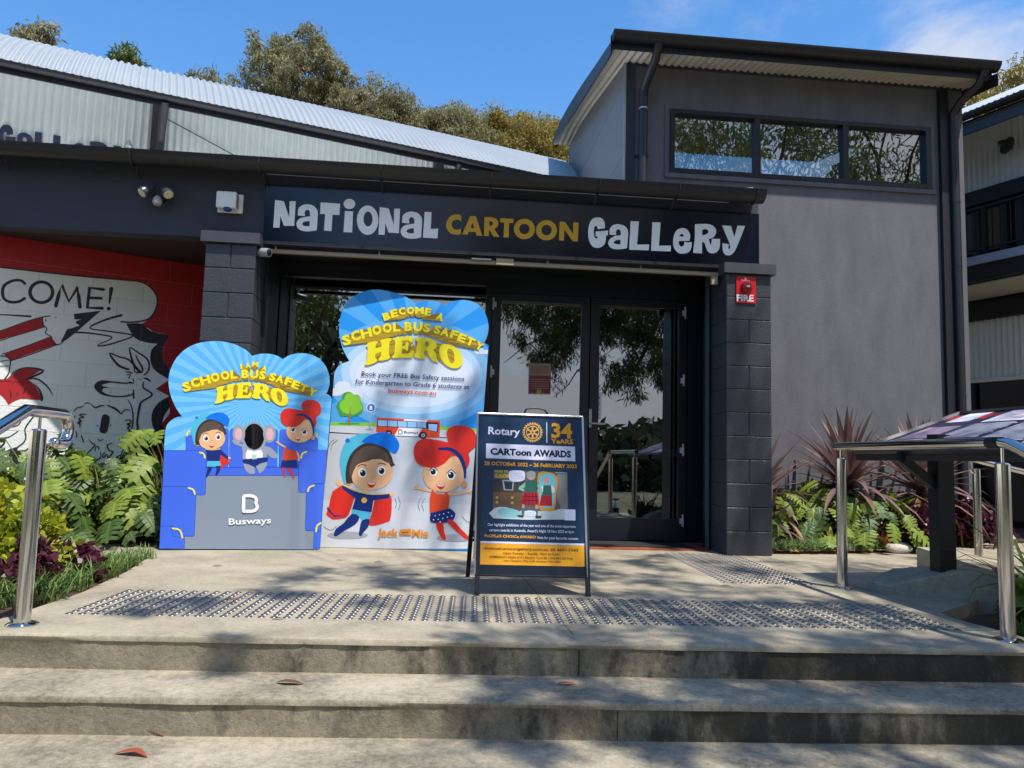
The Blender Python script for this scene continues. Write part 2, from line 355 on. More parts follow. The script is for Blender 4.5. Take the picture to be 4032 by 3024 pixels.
WALLR = mat('grey_render', (94, 95, 102), .8, rgb2=(110, 111, 118), vscale=2.6, bump=.4, bscale=120, stretch=(1.6, 1.6, .55))
GUT = mat('gutter_paint', (36, 37, 41), .42, var=.14, vscale=3, bump=.06, bscale=8)
DARK = mat('dark_paint', (22, 26, 36), .5, var=.08)
NAVYF = mat('door_frame_paint', (20, 25, 36), .38, var=.05)
BLOCKM = mat('painted_block_charcoal', (60, 63, 70), .40, var=.09, vscale=5, bump=.32, bscale=55)
MORT = mat('block_joint_charcoal', (48, 50, 57), .7)
ZINC = mat('zincalume', (168, 175, 178), .5, metal=.3, var=.05, vscale=2)
CORR = mat('grey_corrugated', (214, 221, 222), .55, metal=.0, var=.08, vscale=1.2)
CORRB = mat('blue_grey_corrugated', (150, 168, 188), .5, metal=.1, var=.05)
SOFF = mat('soffit_sheet', (226, 228, 222), .8, var=.04)
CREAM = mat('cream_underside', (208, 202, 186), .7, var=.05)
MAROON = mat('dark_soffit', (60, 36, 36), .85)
RED = mat('mural_red', (178, 28, 36), .6, var=.07, vscale=2.5, bump=.3, bscale=80)
WHITEB = mat('mural_white', (238, 240, 238), .6, var=.045, vscale=2.2, bump=.35, bscale=60)
INK = mat('mural_black', (36, 38, 48), .55, var=.06)
JOINTW = mat('mural_joint', (226, 229, 228), .8)
STEEL = mat('polished_stainless', (205, 203, 200), .11, metal=1.)
GALV = mat('brushed_aluminium', (178, 180, 182), .35, metal=.85)
PANELG = mat('cladding_panel', (112, 115, 122), .5, var=.05, vscale=.9)
BLK = mat('black_paint', (13, 13, 16), .5)
RAILC = mat('cream_track', (168, 156, 130), .55, var=.06)
TERRA = mat('terracotta_tile', (158, 82, 56), .5, var=.15, vscale=9)
GLASS = glassmat('window_glass', (.62, .66, .66), .20)
GLASSD = glassmat('door_glass', (.62, .66, .66), .20)
GLASSF = glassmat('far_glass', (.35, .38, .38), .05)
# ================================================================== ground, landing, steps
def sheet(name, poly, z, thick, m, kind='structure', mats=None):
    mb = MB(); mb.prism([Vector((p[0], p[1], z-thick)) for p in poly], (0, 0, thick)); o = mb.build(name, m); o['kind'] = kind; return o
sheet('ground', [(-300, -300), (300, -300), (300, 300), (-300, 300)], -.83, .2, FARG)
# paved forecourt below the steps, where the photographer stands
sheet('forecourt', [(-5, -9), (6, -9), (6, 2.1), (-5, 2.3)], -.80, .1, CONC)
sheet('terrain', [(-14, 3.9), (-6, 3.6), (-2.0, 3.32), (2.7, 3.2), (9, 3.0), (22, 3.0), (22, 60), (-30, 60)], -.16, .9, SOIL)
SL = -.0563                                       # the steps run slightly askew to the front wall
def fy(x, k): return 3.196 - .328*k + SL*x        # front edge of tread k
def step_mesh(k, xa, xb, last):
    z = -.135*k; mb = MB(); n = 200; xs = [xa+(xb-xa)*i/n for i in range(n+1)]; jt = random.Random(k); jj = {x: jt.gauss(0, 1)+(jt.random() < .03)*3 for x in xs}
    # nosing lip, riser face and tread; slight waviness of a hand finished edge
    w = lambda x: .0025*math.sin(x*3.1+k)+.0015*math.sin(x*11+k*2)+.0011*jj[x]
    prof = lambda x: [(fy(x, k)+(.02 if k == 0 else .34), z), (fy(x, k)+.014, z+w(x)*.3), (fy(x, k)+.004, z-.003), (fy(x, k), z-.010), (fy(x, k)+w(x), z-.024), (fy(x, k)+.006, z-.028), (fy(x, k)+.008+w(x), z-.132), (fy(x, k)+.010, z-.17)]
    cols = [[Vector((x, *p)) for p in prof(x)] for x in xs]
    mb.cur = 0; k0 = len(mb.v); mb.v += [p for c in cols for p in c]; m_ = 8
    for i in range(n):
        for j in range(7):
            mb.f.append([k0+i*m_+j, k0+i*m_+j+1, k0+(i+1)*m_+j+1, k0+(i+1)*m_+j]); mb.m.append(0 if j < 4 else 1)
    return mb
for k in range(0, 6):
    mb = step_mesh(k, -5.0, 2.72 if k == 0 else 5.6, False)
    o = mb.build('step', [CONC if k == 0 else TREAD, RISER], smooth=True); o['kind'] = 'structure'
# vertical joints in the risers
jm = MB()
for k, x in ((0, .62), (1, .70), (0, -2.4)): jm.box(x-.002, x+.002, fy(x, k)+.003, fy(x, k)+.012, -.135*k-.13, -.135*k-.028)
o = jm.build('riser_joint', SOIL); o['kind'] = 'structure'
land = [(-1.86, fy(-1.86, 0)+.02), (2.69, fy(2.69, 0)+.02), (2.66, fy(2.66, 0)+.34), (2.62, 3.72), (2.66, 3.85), (3.02, 4.12), (3.45, 4.45), (9.5, 4.45), (9.5, 8.1), (5.6, 7.5), (4.25, 6.62), (3.42, 6.36), (2.86, 6.30), (2.80, 6.9), (-1.5, 6.9), (-2.0, 6.55), (-2.55, 6.20), (-3.6, 5.55), (-4.8, 4.5), (-5.0, 4.1), (-3.9, 4.65), (-2.6, 5.40), (-2.10, 5.75), (-1.90, 5.55), (-1.80, 4.9), (-1.75, 4.2), (-1.79, 3.6)]
sheet('landing', land, 0, .16, CONC)
# shallow tooled joints in the landing, thin flat strips of a darker tone
for a, b in (((-1.93, 6.0), (-1.45, 6.32)), ((.55, 6.4), (.62, 3.3)), ((2.66, 3.9), (2.62, 6.2))):
    a, b = Vector((*a, .0012)), Vector((*b, .0012)); d = (b-a).normalized(); s_ = Vector((-d.y, d.x, 0))*.003
    o = MB().add([a-s_, b-s_, b+s_, a+s_], [(0, 1, 2, 3)]).build('landing_joint', mat('joint_line', (112, 104, 88), .9)); o['kind'] = 'structure'
# ================================================================== pillars and entry building
Z2, Z3_, Z1 = T(3650, 1300, .2412), T(2032, 0, .9042), T(0, 0, 1/1.58)
ent = thing('entry_building', 'single storey charcoal entrance under the yellow and white lettered name board', 'building', (.5, 6.9, 0))
def part(name, m, mb, parent=ent, **k): return mb.build(name, m, parent, **k)
part('fascia', CHAR, MB().box(-5.2, -1.43, 6.25, 6.40, 2.44, 3.06))
part('fascia', CHAR, MB().box(-1.43, 2.735, 6.262, 6.40, 2.40, 3.04))
part('return_wall', DARK, MB().box(2.70, 2.735, 6.40, 7.6, 2.40, 2.98))
part('roof', mat('pale_flat_roof', (226, 229, 230), .7), MB().box(-7.0, .9, 6.42, 10.4, 2.985, 3.012)); part('roof', mat('low_bounce_roof', (62, 64, 68), .6), MB().box(.9, 2.70, 6.42, 7.58, 2.985, 3.012))  # unseen roof, its two tones set to steer bounce onto the walls
part('beam', GUT, MB().box(-1.44, 2.40, 6.225, 6.26, 2.405, 2.425))
# half round gutter
gm = MB(); n = 9
def halfr(x, yc, zc, r, n=9): return [Vector((x, yc-r*math.cos(t), zc-r*math.sin(t))) for t in [math.pi*i/(n-1) for i in range(n)]]
rows = [[Vector((x, 6.09-.088, 3.031)), Vector((x, 6.09-.096, 3.037)), Vector((x, 6.09-.085, 3.041))][::-1] + halfr(x, 6.09, 3.03, .088) + [Vector((x, 6.24, 3.05))] for x in [-5.2+i*.5 for i in range(16)]+[2.70]]
gm.grid(rows)
gm.add([Vector((2.70, 6.09, 3.03))]+halfr(2.70, 6.09, 3.03, .088), [tuple(range(10))])
part('gutter', GUT, gm, smooth=True)
br = None
for x in (-3.40, -2.41, -1.44, -.495, .39, 1.28, 1.95, 2.62):
    mb = MB(); pts = [(x, 6.09-.094*math.cos(t), 3.03-.094*math.sin(t)) for t in [math.pi*i/8 for i in range(0, 7)]]+[(x, 6.19, 2.93), (x, 6.245, 2.885)]
    mb.tube(pts, .0065, 6); o = part('gutter_bracket', GUT, mb)
part('gutter_outlet', mat('pvc_grey', (120, 122, 124), .5), MB().tube([(2.50, 6.24, 3.085), (2.66, 6.20, 3.085)], .035, 14), smooth=True)
# underside between the front band and the angled mural wall
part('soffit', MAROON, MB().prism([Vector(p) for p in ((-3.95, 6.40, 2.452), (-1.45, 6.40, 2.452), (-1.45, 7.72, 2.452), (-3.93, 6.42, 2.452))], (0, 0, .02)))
# block pillars
B_full = bevelled(.386, .386, .193, .006, 'block', BLOCKM); B_half = bevelled(.19, .386, .193, .006, 'block_half', BLOCKM)
def pillar(x0, label, z0=0., ztop=2.34):
    p = link('pillar', MB().box(x0+.005, x0+.388, 6.158, 6.535, 0, ztop).mesh('pillar', MORT, Vector((x0, 6.15, 0))), ent, (x0, 6.15, 0)); p['label'] = label
    nc = int(round(ztop/.195))
    for i in range(nc):
        z = ztop-(i+.5)*ztop/nc
        if i % 2 == 1: link('block', B_full, p, (x0+.196, 6.343, z))
        else:
            link('block', B_half, p, (x0+.098, 6.343, z)); link('block', B_half, p, (x0+.295, 6.343, z))
    MB().obox((x0+.196, 6.34, ztop+.045), (.226, 0, 0), (0, .225, 0), (0, 0, .043)).build('cap', mat('pillar_cap', (66, 68, 76), .5, var=.06), p)
    return p
pillar(2.405, 'block pillar with the red FIRE alarm'); pillar(-1.845, 'block pillar beside the mural', ztop=2.37)
# recess and joinery
part('side_wall', DARK, MB().box(-1.66, -1.44, 6.54, 7.15, 0, 2.45)); part('side_wall', DARK, MB().box(2.60, 2.70, 6.54, 7.6, 0, 2.45))
part('jamb', mat('track_edge', (66, 84, 100), .5), MB().box(2.372, 2.384, 6.50, 6.56, 0, 2.40)); part('jamb', NAVYF, MB().box(2.385, 2.42, 6.54, 6.64, 0, 2.40)); part('jamb', GUT, MB().box(-1.452, -1.43, 6.50, 6.6, 0, 2.40))
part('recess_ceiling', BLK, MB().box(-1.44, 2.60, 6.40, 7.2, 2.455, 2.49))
part('header', NAVYF, MB().box(-1.44, .45, 7.03, 7.10, 2.335, 2.455)); part('header', NAVYF, MB().box(.45, 2.60, 7.03, 7.10, 2.275, 2.455))
part('mullion', NAVYF, MB().box(.437, .492, 7.02, 7.10, 0, 2.335)); part('door_post', NAVYF, MB().box(2.37, 2.60, 7.03, 7.10, 0, 2.275)); part('mullion', NAVYF, MB().box(-1.44, -1.59, 7.03, 7.10, .03, 2.335))
wf = part('window', NAVYF, MB().box(-1.59, .437, 7.035, 7.095, 0, .08)); MB().box(-1.59, .437, 7.062, 7.068, .08, 2.335).build('pane', GLASS, wf)
def door(x0, x1, handle):
    g0, g1 = x0+.085, x1-.075
    d = part('door', NAVYF, MB().box(x0, g0, 7.03, 7.085, .02, 2.27).box(g1, x1, 7.03, 7.085, .02, 2.27).box(g0, g1, 7.03, 7.085, .02, .22).box(g0, g1, 7.03, 7.085, 2.20, 2.27))
    MB().box(g0, g1, 7.055, 7.061, .22, 2.20).build('pane', GLASSD, d); return d
d1 = door(.498, 1.42, False); d2 = door(1.432, 2.36, True)
hz = [aty((1850+q[0]*.7836, 1000+q[1]*.7836), 7.02) for q in ((1083, 295), (1075, 635), (1071, 985), (1069, 1340))]
for i, p in enumerate(hz):
    mb = MB().tube([(p.x, 7.018, p.z-.055), (p.x, 7.018, p.z+.055)], .010, 8).box(p.x-.030, p.x-.004, 7.012, 7.028, p.z-.03, p.z+.02)
    mb.build('hinge', mat('white_hinge', (190, 190, 194), .4), d2)
for q in ((118, 250), (106, 590)):
    p = aty((1850+q[0]*.7836, 1000+q[1]*.7836), 7.0); mb = MB().tube([(p.x, 6.998, p.z-.055), (p.x, 6.998, p.z+.055)], .010, 8).box(p.x+.004, p.x+.03, 6.99, 7.006, p.z-.03, p.z+.02); mb.build('hinge', MATS['white_hinge'], d1)
p = aty((1850+605*.7836, 1000+825*.7836), 7.02)
MB().box(p.x-.012, p.x+.012, 7.015, 7.03, p.z-.085, p.z+.085).tube([(p.x, 7.0, p.z-.05), (p.x, 6.965, p.z-.05), (p.x+.13, 6.965, p.z-.052)], .009, 8).build('handle', GALV, d2)
part('threshold', TERRA, MB().box(.95, 2.60, 6.43, 7.03, .001, .006))
for i in range(6): part('threshold_tile', TERRA, MB().box(.96+i*.27, 1.22+i*.27, 6.44, 6.56, .006, .009))
# interior: floor, walls, column, ceiling
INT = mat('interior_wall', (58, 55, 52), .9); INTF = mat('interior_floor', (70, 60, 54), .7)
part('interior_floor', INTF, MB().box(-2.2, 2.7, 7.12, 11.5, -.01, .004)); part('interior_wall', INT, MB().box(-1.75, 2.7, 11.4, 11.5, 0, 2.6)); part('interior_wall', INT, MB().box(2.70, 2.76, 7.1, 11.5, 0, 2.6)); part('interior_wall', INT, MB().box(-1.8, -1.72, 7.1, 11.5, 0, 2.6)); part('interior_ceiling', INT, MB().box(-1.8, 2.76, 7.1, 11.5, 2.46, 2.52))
part('interior_column', mat('pale_column', (150, 146, 140), .8), MB().box(-1.50, -1.31, 7.3, 7.5, 0, 2.45)); part('interior_column', MATS['pale_column'], MB().box(-.62, -.52, 9.0, 9.1, 0, 2.45))
part('interior_shelf', BLK, MB().box(-1.2, -.7, 8.6, 8.9, 1.1, 1.15).box(-1.1, -1.0, 8.7, 8.8, 1.15, 1.5).box(-1.2, -.7, 8.6, 8.9, 0, .05))
# roller track under the board
part('roller_track', RAILC, MB().box(-1.40, 2.375, 6.268, 6.30, 2.345, 2.375).box(-1.40, 2.375, 6.255, 6.267, 2.345, 2.357))
part('track_bracket', RAILC, MB().box(.465, .61, 6.245, 6.262, 2.340, 2.392)); part('track_bracket', RAILC, MB().box(2.32, 2.37, 6.26, 6.3, 2.27, 2.344)); part('track_latch', GALV, MB().tube([(.26, 6.245, 2.376), (.42, 6.245, 2.376)], .009, 8))
for x in (-1.33, -.5, .9, 1.7): part('track_hanger', GALV, MB().box(x-.004, x+.004, 6.27, 6.285, 2.376, 2.41))
# ================================================================== name board
sg = thing('name_board', 'long navy name board reading NATIONAL CARTOON GALLERY above the glass doors', 'sign', (.65, 6.25, 2.42))
SGN = mat('navy_board', (4, 12, 32), .14, var=.10, vscale=1.3, bump=.05, bscale=3)
MB().box(-1.425, 2.728, 6.232, 6.258, 2.432, 2.90).build('board', SGN, sg)
MB().box(-1.43, 2.733, 6.224, 6.26, 2.418, 2.431).build('bottom_trim', DARK, sg)
WL = mat('sign_white', (250, 251, 253), .6); YL = mat('sign_yellow', (214, 164, 34), .5)
ar = Art((0, 6.232, 2.4), (0, -1, 0), (1, 0, 0))
zA, zB, zC = T(1040, 760, .31646), T(1740, 800, .26221), T(2290, 840, .31646)
Npts = [(137, 86), (246, 103), (312, 305), (318, 103), (394, 103), (375, 410), (245, 408), (203, 285), (193, 432), (113, 430)]
apts = sm([(420, 280), (510, 288), (505, 240), (520, 215), (545, 211), (568, 230), (572, 290), (500, 300), (440, 320), (408, 360), (403, 400), (425, 445), (480, 472), (560, 478), (655, 463), (668, 260), (650, 195), (600, 152), (530, 141), (470, 155), (430, 190), (421, 230)], (0, 1, 6, 14), k=3)
ahole = sm([(567, 350), (520, 352), (482, 370), (475, 388), (490, 405), (525, 413), (567, 410)], (0, 6), k=3)
sh = lambda P, dx, dy: [(x+dx, y+dy) for x, y in P]
LT = 'letter'
def letter(m, Tf, outer, *holes):
    a2 = Art((0, 6.232, 2.4), (0, -1, 0), (1, 0, 0)); a2.lay = 4; a2.poly(LT, m, Tf, outer, *holes); a2.build(sg)
letter(WL, zA, Npts); letter(WL, zA, apts, ahole)
letter(WL, zA, [(703, 117), (945, 132), (937, 275), (851, 270), (838, 474), (745, 468), (760, 263), (695, 260)])
letter(WL, zA, [(1005, 225), (1107, 228), (1096, 491), (987, 487)]); letter(WL, zA, ell(1061, 136, 73, 63, 24))
letter(WL, zA, ell(1288, 338, 134, 183, 32), ell(1293, 324, 57, 93, 24))
letter(WL, zA, [(1440, 175), (1550, 193), (1613, 397), (1617, 195), (1691, 195), (1677, 500), (1548, 494), (1508, 375), (1500, 521), (1422, 516)])
letter(WL, zA, sh(apts, 1297, 91), sh(ahole, 1297, 90))
letter(WL, zA, [(1997, 234), (2082, 237), (2074, 448), (2165, 443), (2157, 565), (1976, 556)])
letter(YL, zB, sm([(294, 190), (255, 174), (205, 170), (140, 190), (90, 240), (65, 310), (72, 380), (110, 435), (165, 467), (225, 474), (285, 465), (285, 380), (255, 395), (215, 400), (170, 380), (148, 335), (150, 295), (180, 260), (220, 247), (260, 255), (290, 277)], (0, 10, 11, 20), k=3))
letter(YL, zB, [(425, 192), (512, 197), (605, 491), (525, 488), (505, 433), (403, 430), (385, 475), (304, 470)], [(462, 290), (432, 373), (485, 375)])
letter(YL, zB, sm([(640, 207), (740, 212), (800, 225), (840, 265), (848, 315), (825, 365), (785, 388), (865, 507), (775, 503), (708, 388), (703, 496), (630, 492)], (0, 1, 6, 7, 8, 9, 10, 11), k=3), [(712, 270), (712, 340), (745, 338), (765, 320), (767, 300), (755, 278), (735, 270)])
letter(YL, zB, [(876, 224), (1075, 237), (1071, 300), (1010, 296), (1003, 517), (926, 513), (935, 291), (873, 287)])
letter(YL, zB, ell(1238, 388, 158, 154, 36), ell(1238, 387, 78, 78, 28)); letter(YL, zB, ell(1571, 407, 157, 152, 36), ell(1571, 405, 78, 78, 28))
letter(YL, zB, [(1768, 276), (1848, 282), (1968, 458), (1975, 288), (2051, 292), (2040, 577), (1965, 572), (1838, 395), (1832, 563), (1757, 558)])
Gp = sm([(287, 185), (203, 198), (190, 165), (170, 158), (155, 185), (152, 240), (158, 290), (175, 312), (195, 310), (203, 288), (175, 288), (175, 226), (330, 215), (325, 273), (303, 278), (300, 340), (280, 390), (240, 422), (185, 430), (135, 410), (100, 355), (82, 280), (85, 190), (105, 110), (145, 65), (200, 50), (250, 62), (280, 100), (290, 145)], (0, 1, 9, 10, 11, 12, 13, 14), k=3)
Ga = sm([(350, 265), (430, 272), (428, 225), (445, 202), (465, 200), (485, 222), (487, 272), (420, 282), (365, 310), (335, 350), (333, 390), (365, 430), (430, 447), (500, 445), (565, 433), (578, 270), (570, 200), (530, 155), (460, 135), (395, 145), (355, 185), (348, 225)], (0, 1, 6, 14), k=3); Gah = sm([(484, 328), (440, 332), (405, 350), (400, 365), (420, 380), (455, 386), (483, 384)], (0, 6), k=3)
GL = [(610, 97), (713, 101), (690, 390), (840, 387), (836, 461), (591, 453)]; GL2 = [(880, 111), (983, 115), (962, 403), (1111, 402), (1108, 474), (864, 466)]
Ge = sm([(1340, 342), (1210, 345), (1212, 385), (1230, 410), (1250, 412), (1272, 395), (1280, 352), (1320, 362), (1370, 355), (1365, 430), (1330, 485), (1260, 502), (1200, 490), (1150, 430), (1138, 360), (1150, 270), (1190, 205), (1255, 183), (1310, 200), (1345, 250), (1350, 300)], (0, 1, 6, 8), k=3); Geh = [(1218, 288), (1228, 262), (1245, 255), (1263, 265), (1274, 288)]
GR = sm([(1408, 138), (1480, 132), (1570, 133), (1635, 155), (1672, 205), (1665, 265), (1630, 305), (1582, 318), (1600, 385), (1612, 388), (1620, 316), (1722, 318), (1720, 400), (1705, 455), (1670, 490), (1620, 499), (1575, 480), (1548, 425), (1530, 370), (1500, 352), (1498, 499), (1386, 492), (1408, 300)], (0, 7, 8, 9, 10, 11, 19, 20, 21), k=3); GRh = sm([(1500, 205), (1500, 272), (1540, 265), (1575, 240), (1570, 208), (1535, 197)], (0, 1), k=2)
Gy = sm([(1746, 150), (1858, 157), (1900, 295), (1940, 153), (2034, 157), (1935, 410), (1890, 490), (1840, 524), (1790, 515), (1757, 470), (1752, 370), (1832, 385), (1825, 430), (1835, 445), (1848, 425), (1840, 370)], (0, 1, 2, 3, 4, 10, 11, 15), k=3)
GAL = [(Gp,), (Ga, Gah), (GL,), (GL2,), (Ge, Geh), (GR, GRh), (Gy,)]
for g in GAL: letter(WL, zC, *g)
# ================================================================== angled mural wall
th = math.atan2(.715, 1.373); um = Vector((math.cos(th), math.sin(th), 0)); nm = Vector((math.sin(th), -math.cos(th), 0)); m0 = Vector((-3.605, 6.575, 0))
mw = thing('mural_wall', 'angled block wall painted with a red and white cartoon mural saying WELCOME', 'wall', m0)
T0, T1 = -1.9, 2.35
mb = MB(); c = m0+um*(T0+T1)/2-nm*.0985; mb.obox(c+Vector((0, 0, 1.225)), um*(T1-T0)/2, nm*.095, (0, 0, 1.225)); mb.build('joints', JOINTW, mw)
MWB = bevelled(.392, .02, .195, .002, 'mural_block', WHITEB); rotz = th; rects = []; zt = 2.452
for r in range(13):
    za = zt-.2*(r+1); i = 0; t = T0-(.2 if r % 2 else 0)
    while t < T1-.05:
        a = max(t, T0); b_ = min(t+.4, T1)
        if b_-a > .39:
            link('block', MWB, mw, m0+um*(a+.2)-nm*.010+Vector((0, 0, za+.1)), rot=(0, 0, rotz)); rects.append((a+.004, b_-.004, za+.0025, za+.1975))
        t += .4
ma = Art(m0-nm*.0, nm, um, step=.0003); ma.clip = (-.0030, rects, .0004); ma.lay = 1
zS, zM = T(0, 1000, .54236), T(0, 1350, .33156)
P_, S_ = (lambda m, pts, *h: ma.poly('mural_paint', m, zS, pts, *h)), (lambda m, pts, w, **k: ma.stroke('mural_paint', m, zS, pts, [v*1.4 for v in w] if isinstance(w, list) else w*(1.4 if w < 12 else 1.36), **k))
# red field with the black jagged burst
redp = [(-1100, -400), (0, -400), (1700, -300), (1700, 90), (1600, 1800), (1180, 1600), (1120, 1440), (1105, 1385), (1225, 1380), (1110, 1330), (1160, 1250), (1230, 1160), (1235, 1110), (1225, 1030), (1130, 980), (1225, 915), (1210, 880), (1130, 700), (1145, 650), (1230, 590), (1115, 565), (1025, 510), (1090, 470), (1130, 420), (1145, 340), (1130, 280), (1070, 215), (940, 190), (500, 150), (0, 92), (-1100, -5)]
P_(RED, redp)
blk1 = sm([(915, 505), (1030, 507), (1095, 560), (1232, 590), (1175, 690), (1190, 780), (1240, 860), (1230, 912), (1130, 850), (1092, 780), (1098, 700), (1143, 652), (1050, 640), (975, 605)], (0, 3, 7, 10+1), k=3)
P_(INK, blk1)
P_(INK, sm([(1225, 1035), (1150, 1080), (1105, 1150), (1105, 1240), (1160, 1342), (1060, 1372), (985, 1368), (940, 1420), (820, 1500), (900, 1640), (1180, 1600), (1150, 1470), (1095, 1390), (1200, 1385), (1215, 1330), (1180, 1250), (1190, 1180), (1235, 1110)], (0, 4, 6, 12, 13, 17), k=3))
P_(WHITEB, [(980, 1400), (985, 1480), (1020, 1475), (1000, 1410)])
P_(RED, [(1100, 1400), (1210, 1392), (1215, 1460), (1150, 1450)])
S_(INK, [(-1100, -10), (-400, 45), (0, 95), (500, 152), (900, 188), (1010, 200), (1085, 235), (1135, 300), (1140, 370), (1110, 440), (1060, 480), (960, 495), (880, 492)], 13)
# lettering WELCOME!
S_(INK, [(180, 215), (150, 192), (90, 195), (35, 225), (18, 270), (30, 325), (80, 350), (140, 345), (178, 322)], 17)
S_(INK, ell(300, 278, 82, 75, 14), 19, closed=True)
S_(INK, [(405, 378), (425, 300), (450, 225), (500, 345), (565, 240), (572, 310), (580, 385)], 20, smooth=False)
S_(INK, [(750, 258), (650, 246), (634, 390), (742, 394)], 19, smooth=False); S_(INK, [(640, 318), (735, 322)], 17, smooth=False)
P_(INK, [(793, 248), (805, 238), (822, 243), (822, 258), (800, 360), (788, 360)]); P_(INK, ell(789, 397, 15, 14, 12))
S_(INK, [(-8, 335), (-60, 345), (-120, 340)], 18); S_(INK, [(-120, 340), (-135, 180)], 18)
for dx in (-330, -560): S_(INK, [(dx, 150), (dx+20, 320), (dx+80, 320)], 18, smooth=False)
# large pencil
P_(RED, sm([(-400, 700), (0, 562), (200, 492), (305, 462), (318, 500), (322, 530), (200, 570), (80, 600), (0, 625), (-400, 770)], (0, 3, 5, 9), k=2)); P_(RED, [(30, 728), (370, 602), (412, 655), (75, 775)])
S_(INK, [(-400, 695), (0, 560), (200, 488), (310, 458), (362, 450)], 7); S_(INK, [(-400, 775), (0, 632), (90, 600), (200, 568), (322, 530)], 5); S_(INK, [(15, 728), (200, 665), (365, 602)], 5); S_(INK, [(70, 778), (250, 720), (420, 655)], 6)
S_(INK, [(310, 460), (308, 510), (340, 540), (330, 575), (372, 600), (380, 640), (415, 660), (445, 648), (465, 628)], 6); P_(INK, ell(333, 482, 5, 8)); P_(INK, ell(405, 460, 4, 6))
P_(INK, [(537, 435), (732, 412), (560, 562), (480, 625), (440, 640), (465, 590), (488, 545), (520, 540), (545, 530), (578, 520), (548, 500), (552, 488), (590, 475), (540, 475)])
S_(INK, [(220, 453), (0, 440), (-150, 435)], [12, 6, 3])
S_(INK, [(880, 445), (840, 455), (760, 480), (700, 505), (660, 525), (665, 545), (740, 555), (850, 570), (930, 582), (965, 597), (880, 630), (780, 660), (715, 668), (720, 655), (790, 625), (812, 605), (770, 592), (650, 575), (545, 568)], [14, 12, 10, 9, 8, 7, 7, 8, 8, 8, 8, 8, 7, 5, 6, 7, 8, 9, 10])
# red haired figure at the left edge (plain shapes)
P_(RED, sm([(-60, 905), (60, 905), (130, 840), (225, 825), (292, 845), (240, 880), (195, 905), (250, 950), (285, 1010), (300, 1060), (150, 1050), (60, 1095), (40, 1060), (0, 1020), (-60, 990)], (0, 4, 6, 11), k=3))
S_(INK, [(0, 912), (60, 905), (110, 850), (200, 825), (315, 848), (240, 890), (185, 912), (260, 905), (320, 940), (360, 985), (385, 1028)], [3, 5, 6, 8, 14, 12, 4, 9, 10, 8, 3])
S_(INK, [(245, 940), (285, 985), (305, 1040), (302, 1062)], [2, 10, 14, 12]); S_(INK, [(70, 985), (80, 1020), (75, 1055)], [2, 10, 3]); S_(INK, [(180, 980), (178, 1000), (165, 1020)], [6, 10, 2]); S_(INK, [(130, 1005), (118, 1030)], [4, 6])
S_(INK, [(140, 1175), (150, 1220), (110, 1250), (50, 1250)], 5); S_(INK, [(268, 1148), (190, 1250), (182, 1290), (188, 1330), (170, 1370), (125, 1405), (122, 1440), (150, 1450), (220, 1400)], 7); S_(INK, [(0, 1335), (60, 1330), (110, 1300), (132, 1285)], 5); S_(INK, [(0, 1440), (50, 1430), (125, 1405)], 6); S_(INK, [(40, 1335), (25, 1380), (0, 1400)], 10)
P_(INK, sm([(60, 1420), (120, 1400), (140, 1460), (155, 1560), (165, 1610), (-40, 1620), (-60, 1480), (-10, 1480), (40, 1560), (65, 1600), (72, 1520), (62, 1450)], (0, 1, 4, 5, 9, 11), k=3)); S_(INK, [(145, 1440), (170, 1500), (210, 1535)], [3, 9, 4])
P_(INK, [(-900, 1640), (60, 1640), (230, 1640), (230, 1720), (-900, 1740)]); P_(RED, [(-900, 1810), (100, 1790), (700, 1800), (1150, 1780), (1150, 2100), (-900, 2100)])
S_(INK, [(0, 740), (45, 745), (75, 770), (70, 830), (60, 870), (35, 905)], 6); S_(INK, [(0, 780), (65, 770)], 4); S_(INK, [(0, 815), (62, 812)], 4)
# kangaroo line drawing
S_(INK, [(935, 838), (900, 828), (850, 800), (795, 722), (860, 745), (930, 765), (970, 810), (975, 850)], [10, 12, 13, 8, 8, 9, 8, 6]); S_(INK, [(1025, 860), (1000, 840), (965, 790), (940, 680), (1000, 715), (1060, 755), (1083, 800), (1075, 850), (1045, 880)], [10, 14, 12, 6, 8, 9, 9, 9, 6]); S_(INK, [(975, 855), (1005, 862), (1035, 850)], [5, 10, 6]); S_(INK, [(985, 735), (1000, 770), (1030, 820), (1035, 845)], [4, 8, 10, 8])
for a, b, w in (((915, 855), (950, 860), 6), ((920, 880), (960, 862), 5), ((935, 905), (945, 880), 5), ((940, 930), (965, 940), 7), ((965, 905), (970, 930), 5), ((1010, 905), (1020, 915), 4)): S_(INK, [a, b], w, smooth=False)
S_(INK, [(1042, 902), (1070, 908), (1095, 928)], [4, 12, 4])
S_(INK, [(960, 935), (900, 938), (800, 928), (740, 925), (705, 945), (698, 970), (740, 1010), (800, 1030), (880, 1035), (940, 1025), (970, 1012)], [5, 8, 8, 12, 18, 18, 16, 8, 7, 8, 6]); P_(INK, sm([(700, 935), (740, 928), (800, 932), (750, 945), (740, 958), (790, 968), (750, 975), (735, 1000), (700, 980)], k=3)); S_(INK, [(968, 990), (970, 1045)], [7, 9])
S_(INK, [(1040, 930), (1040, 970), (1085, 1000), (1103, 1022), (1075, 1045), (1025, 1075), (1010, 1120), (1000, 1180), (995, 1230), (1000, 1260), (990, 1300), (985, 1360)], [6, 8, 8, 10, 8, 10, 12, 10, 10, 12, 9, 8]); S_(INK, [(930, 1062), (955, 1110), (965, 1180), (960, 1250), (935, 1330), (905, 1400), (880, 1450)], [4, 6, 7, 6, 6, 6, 5])
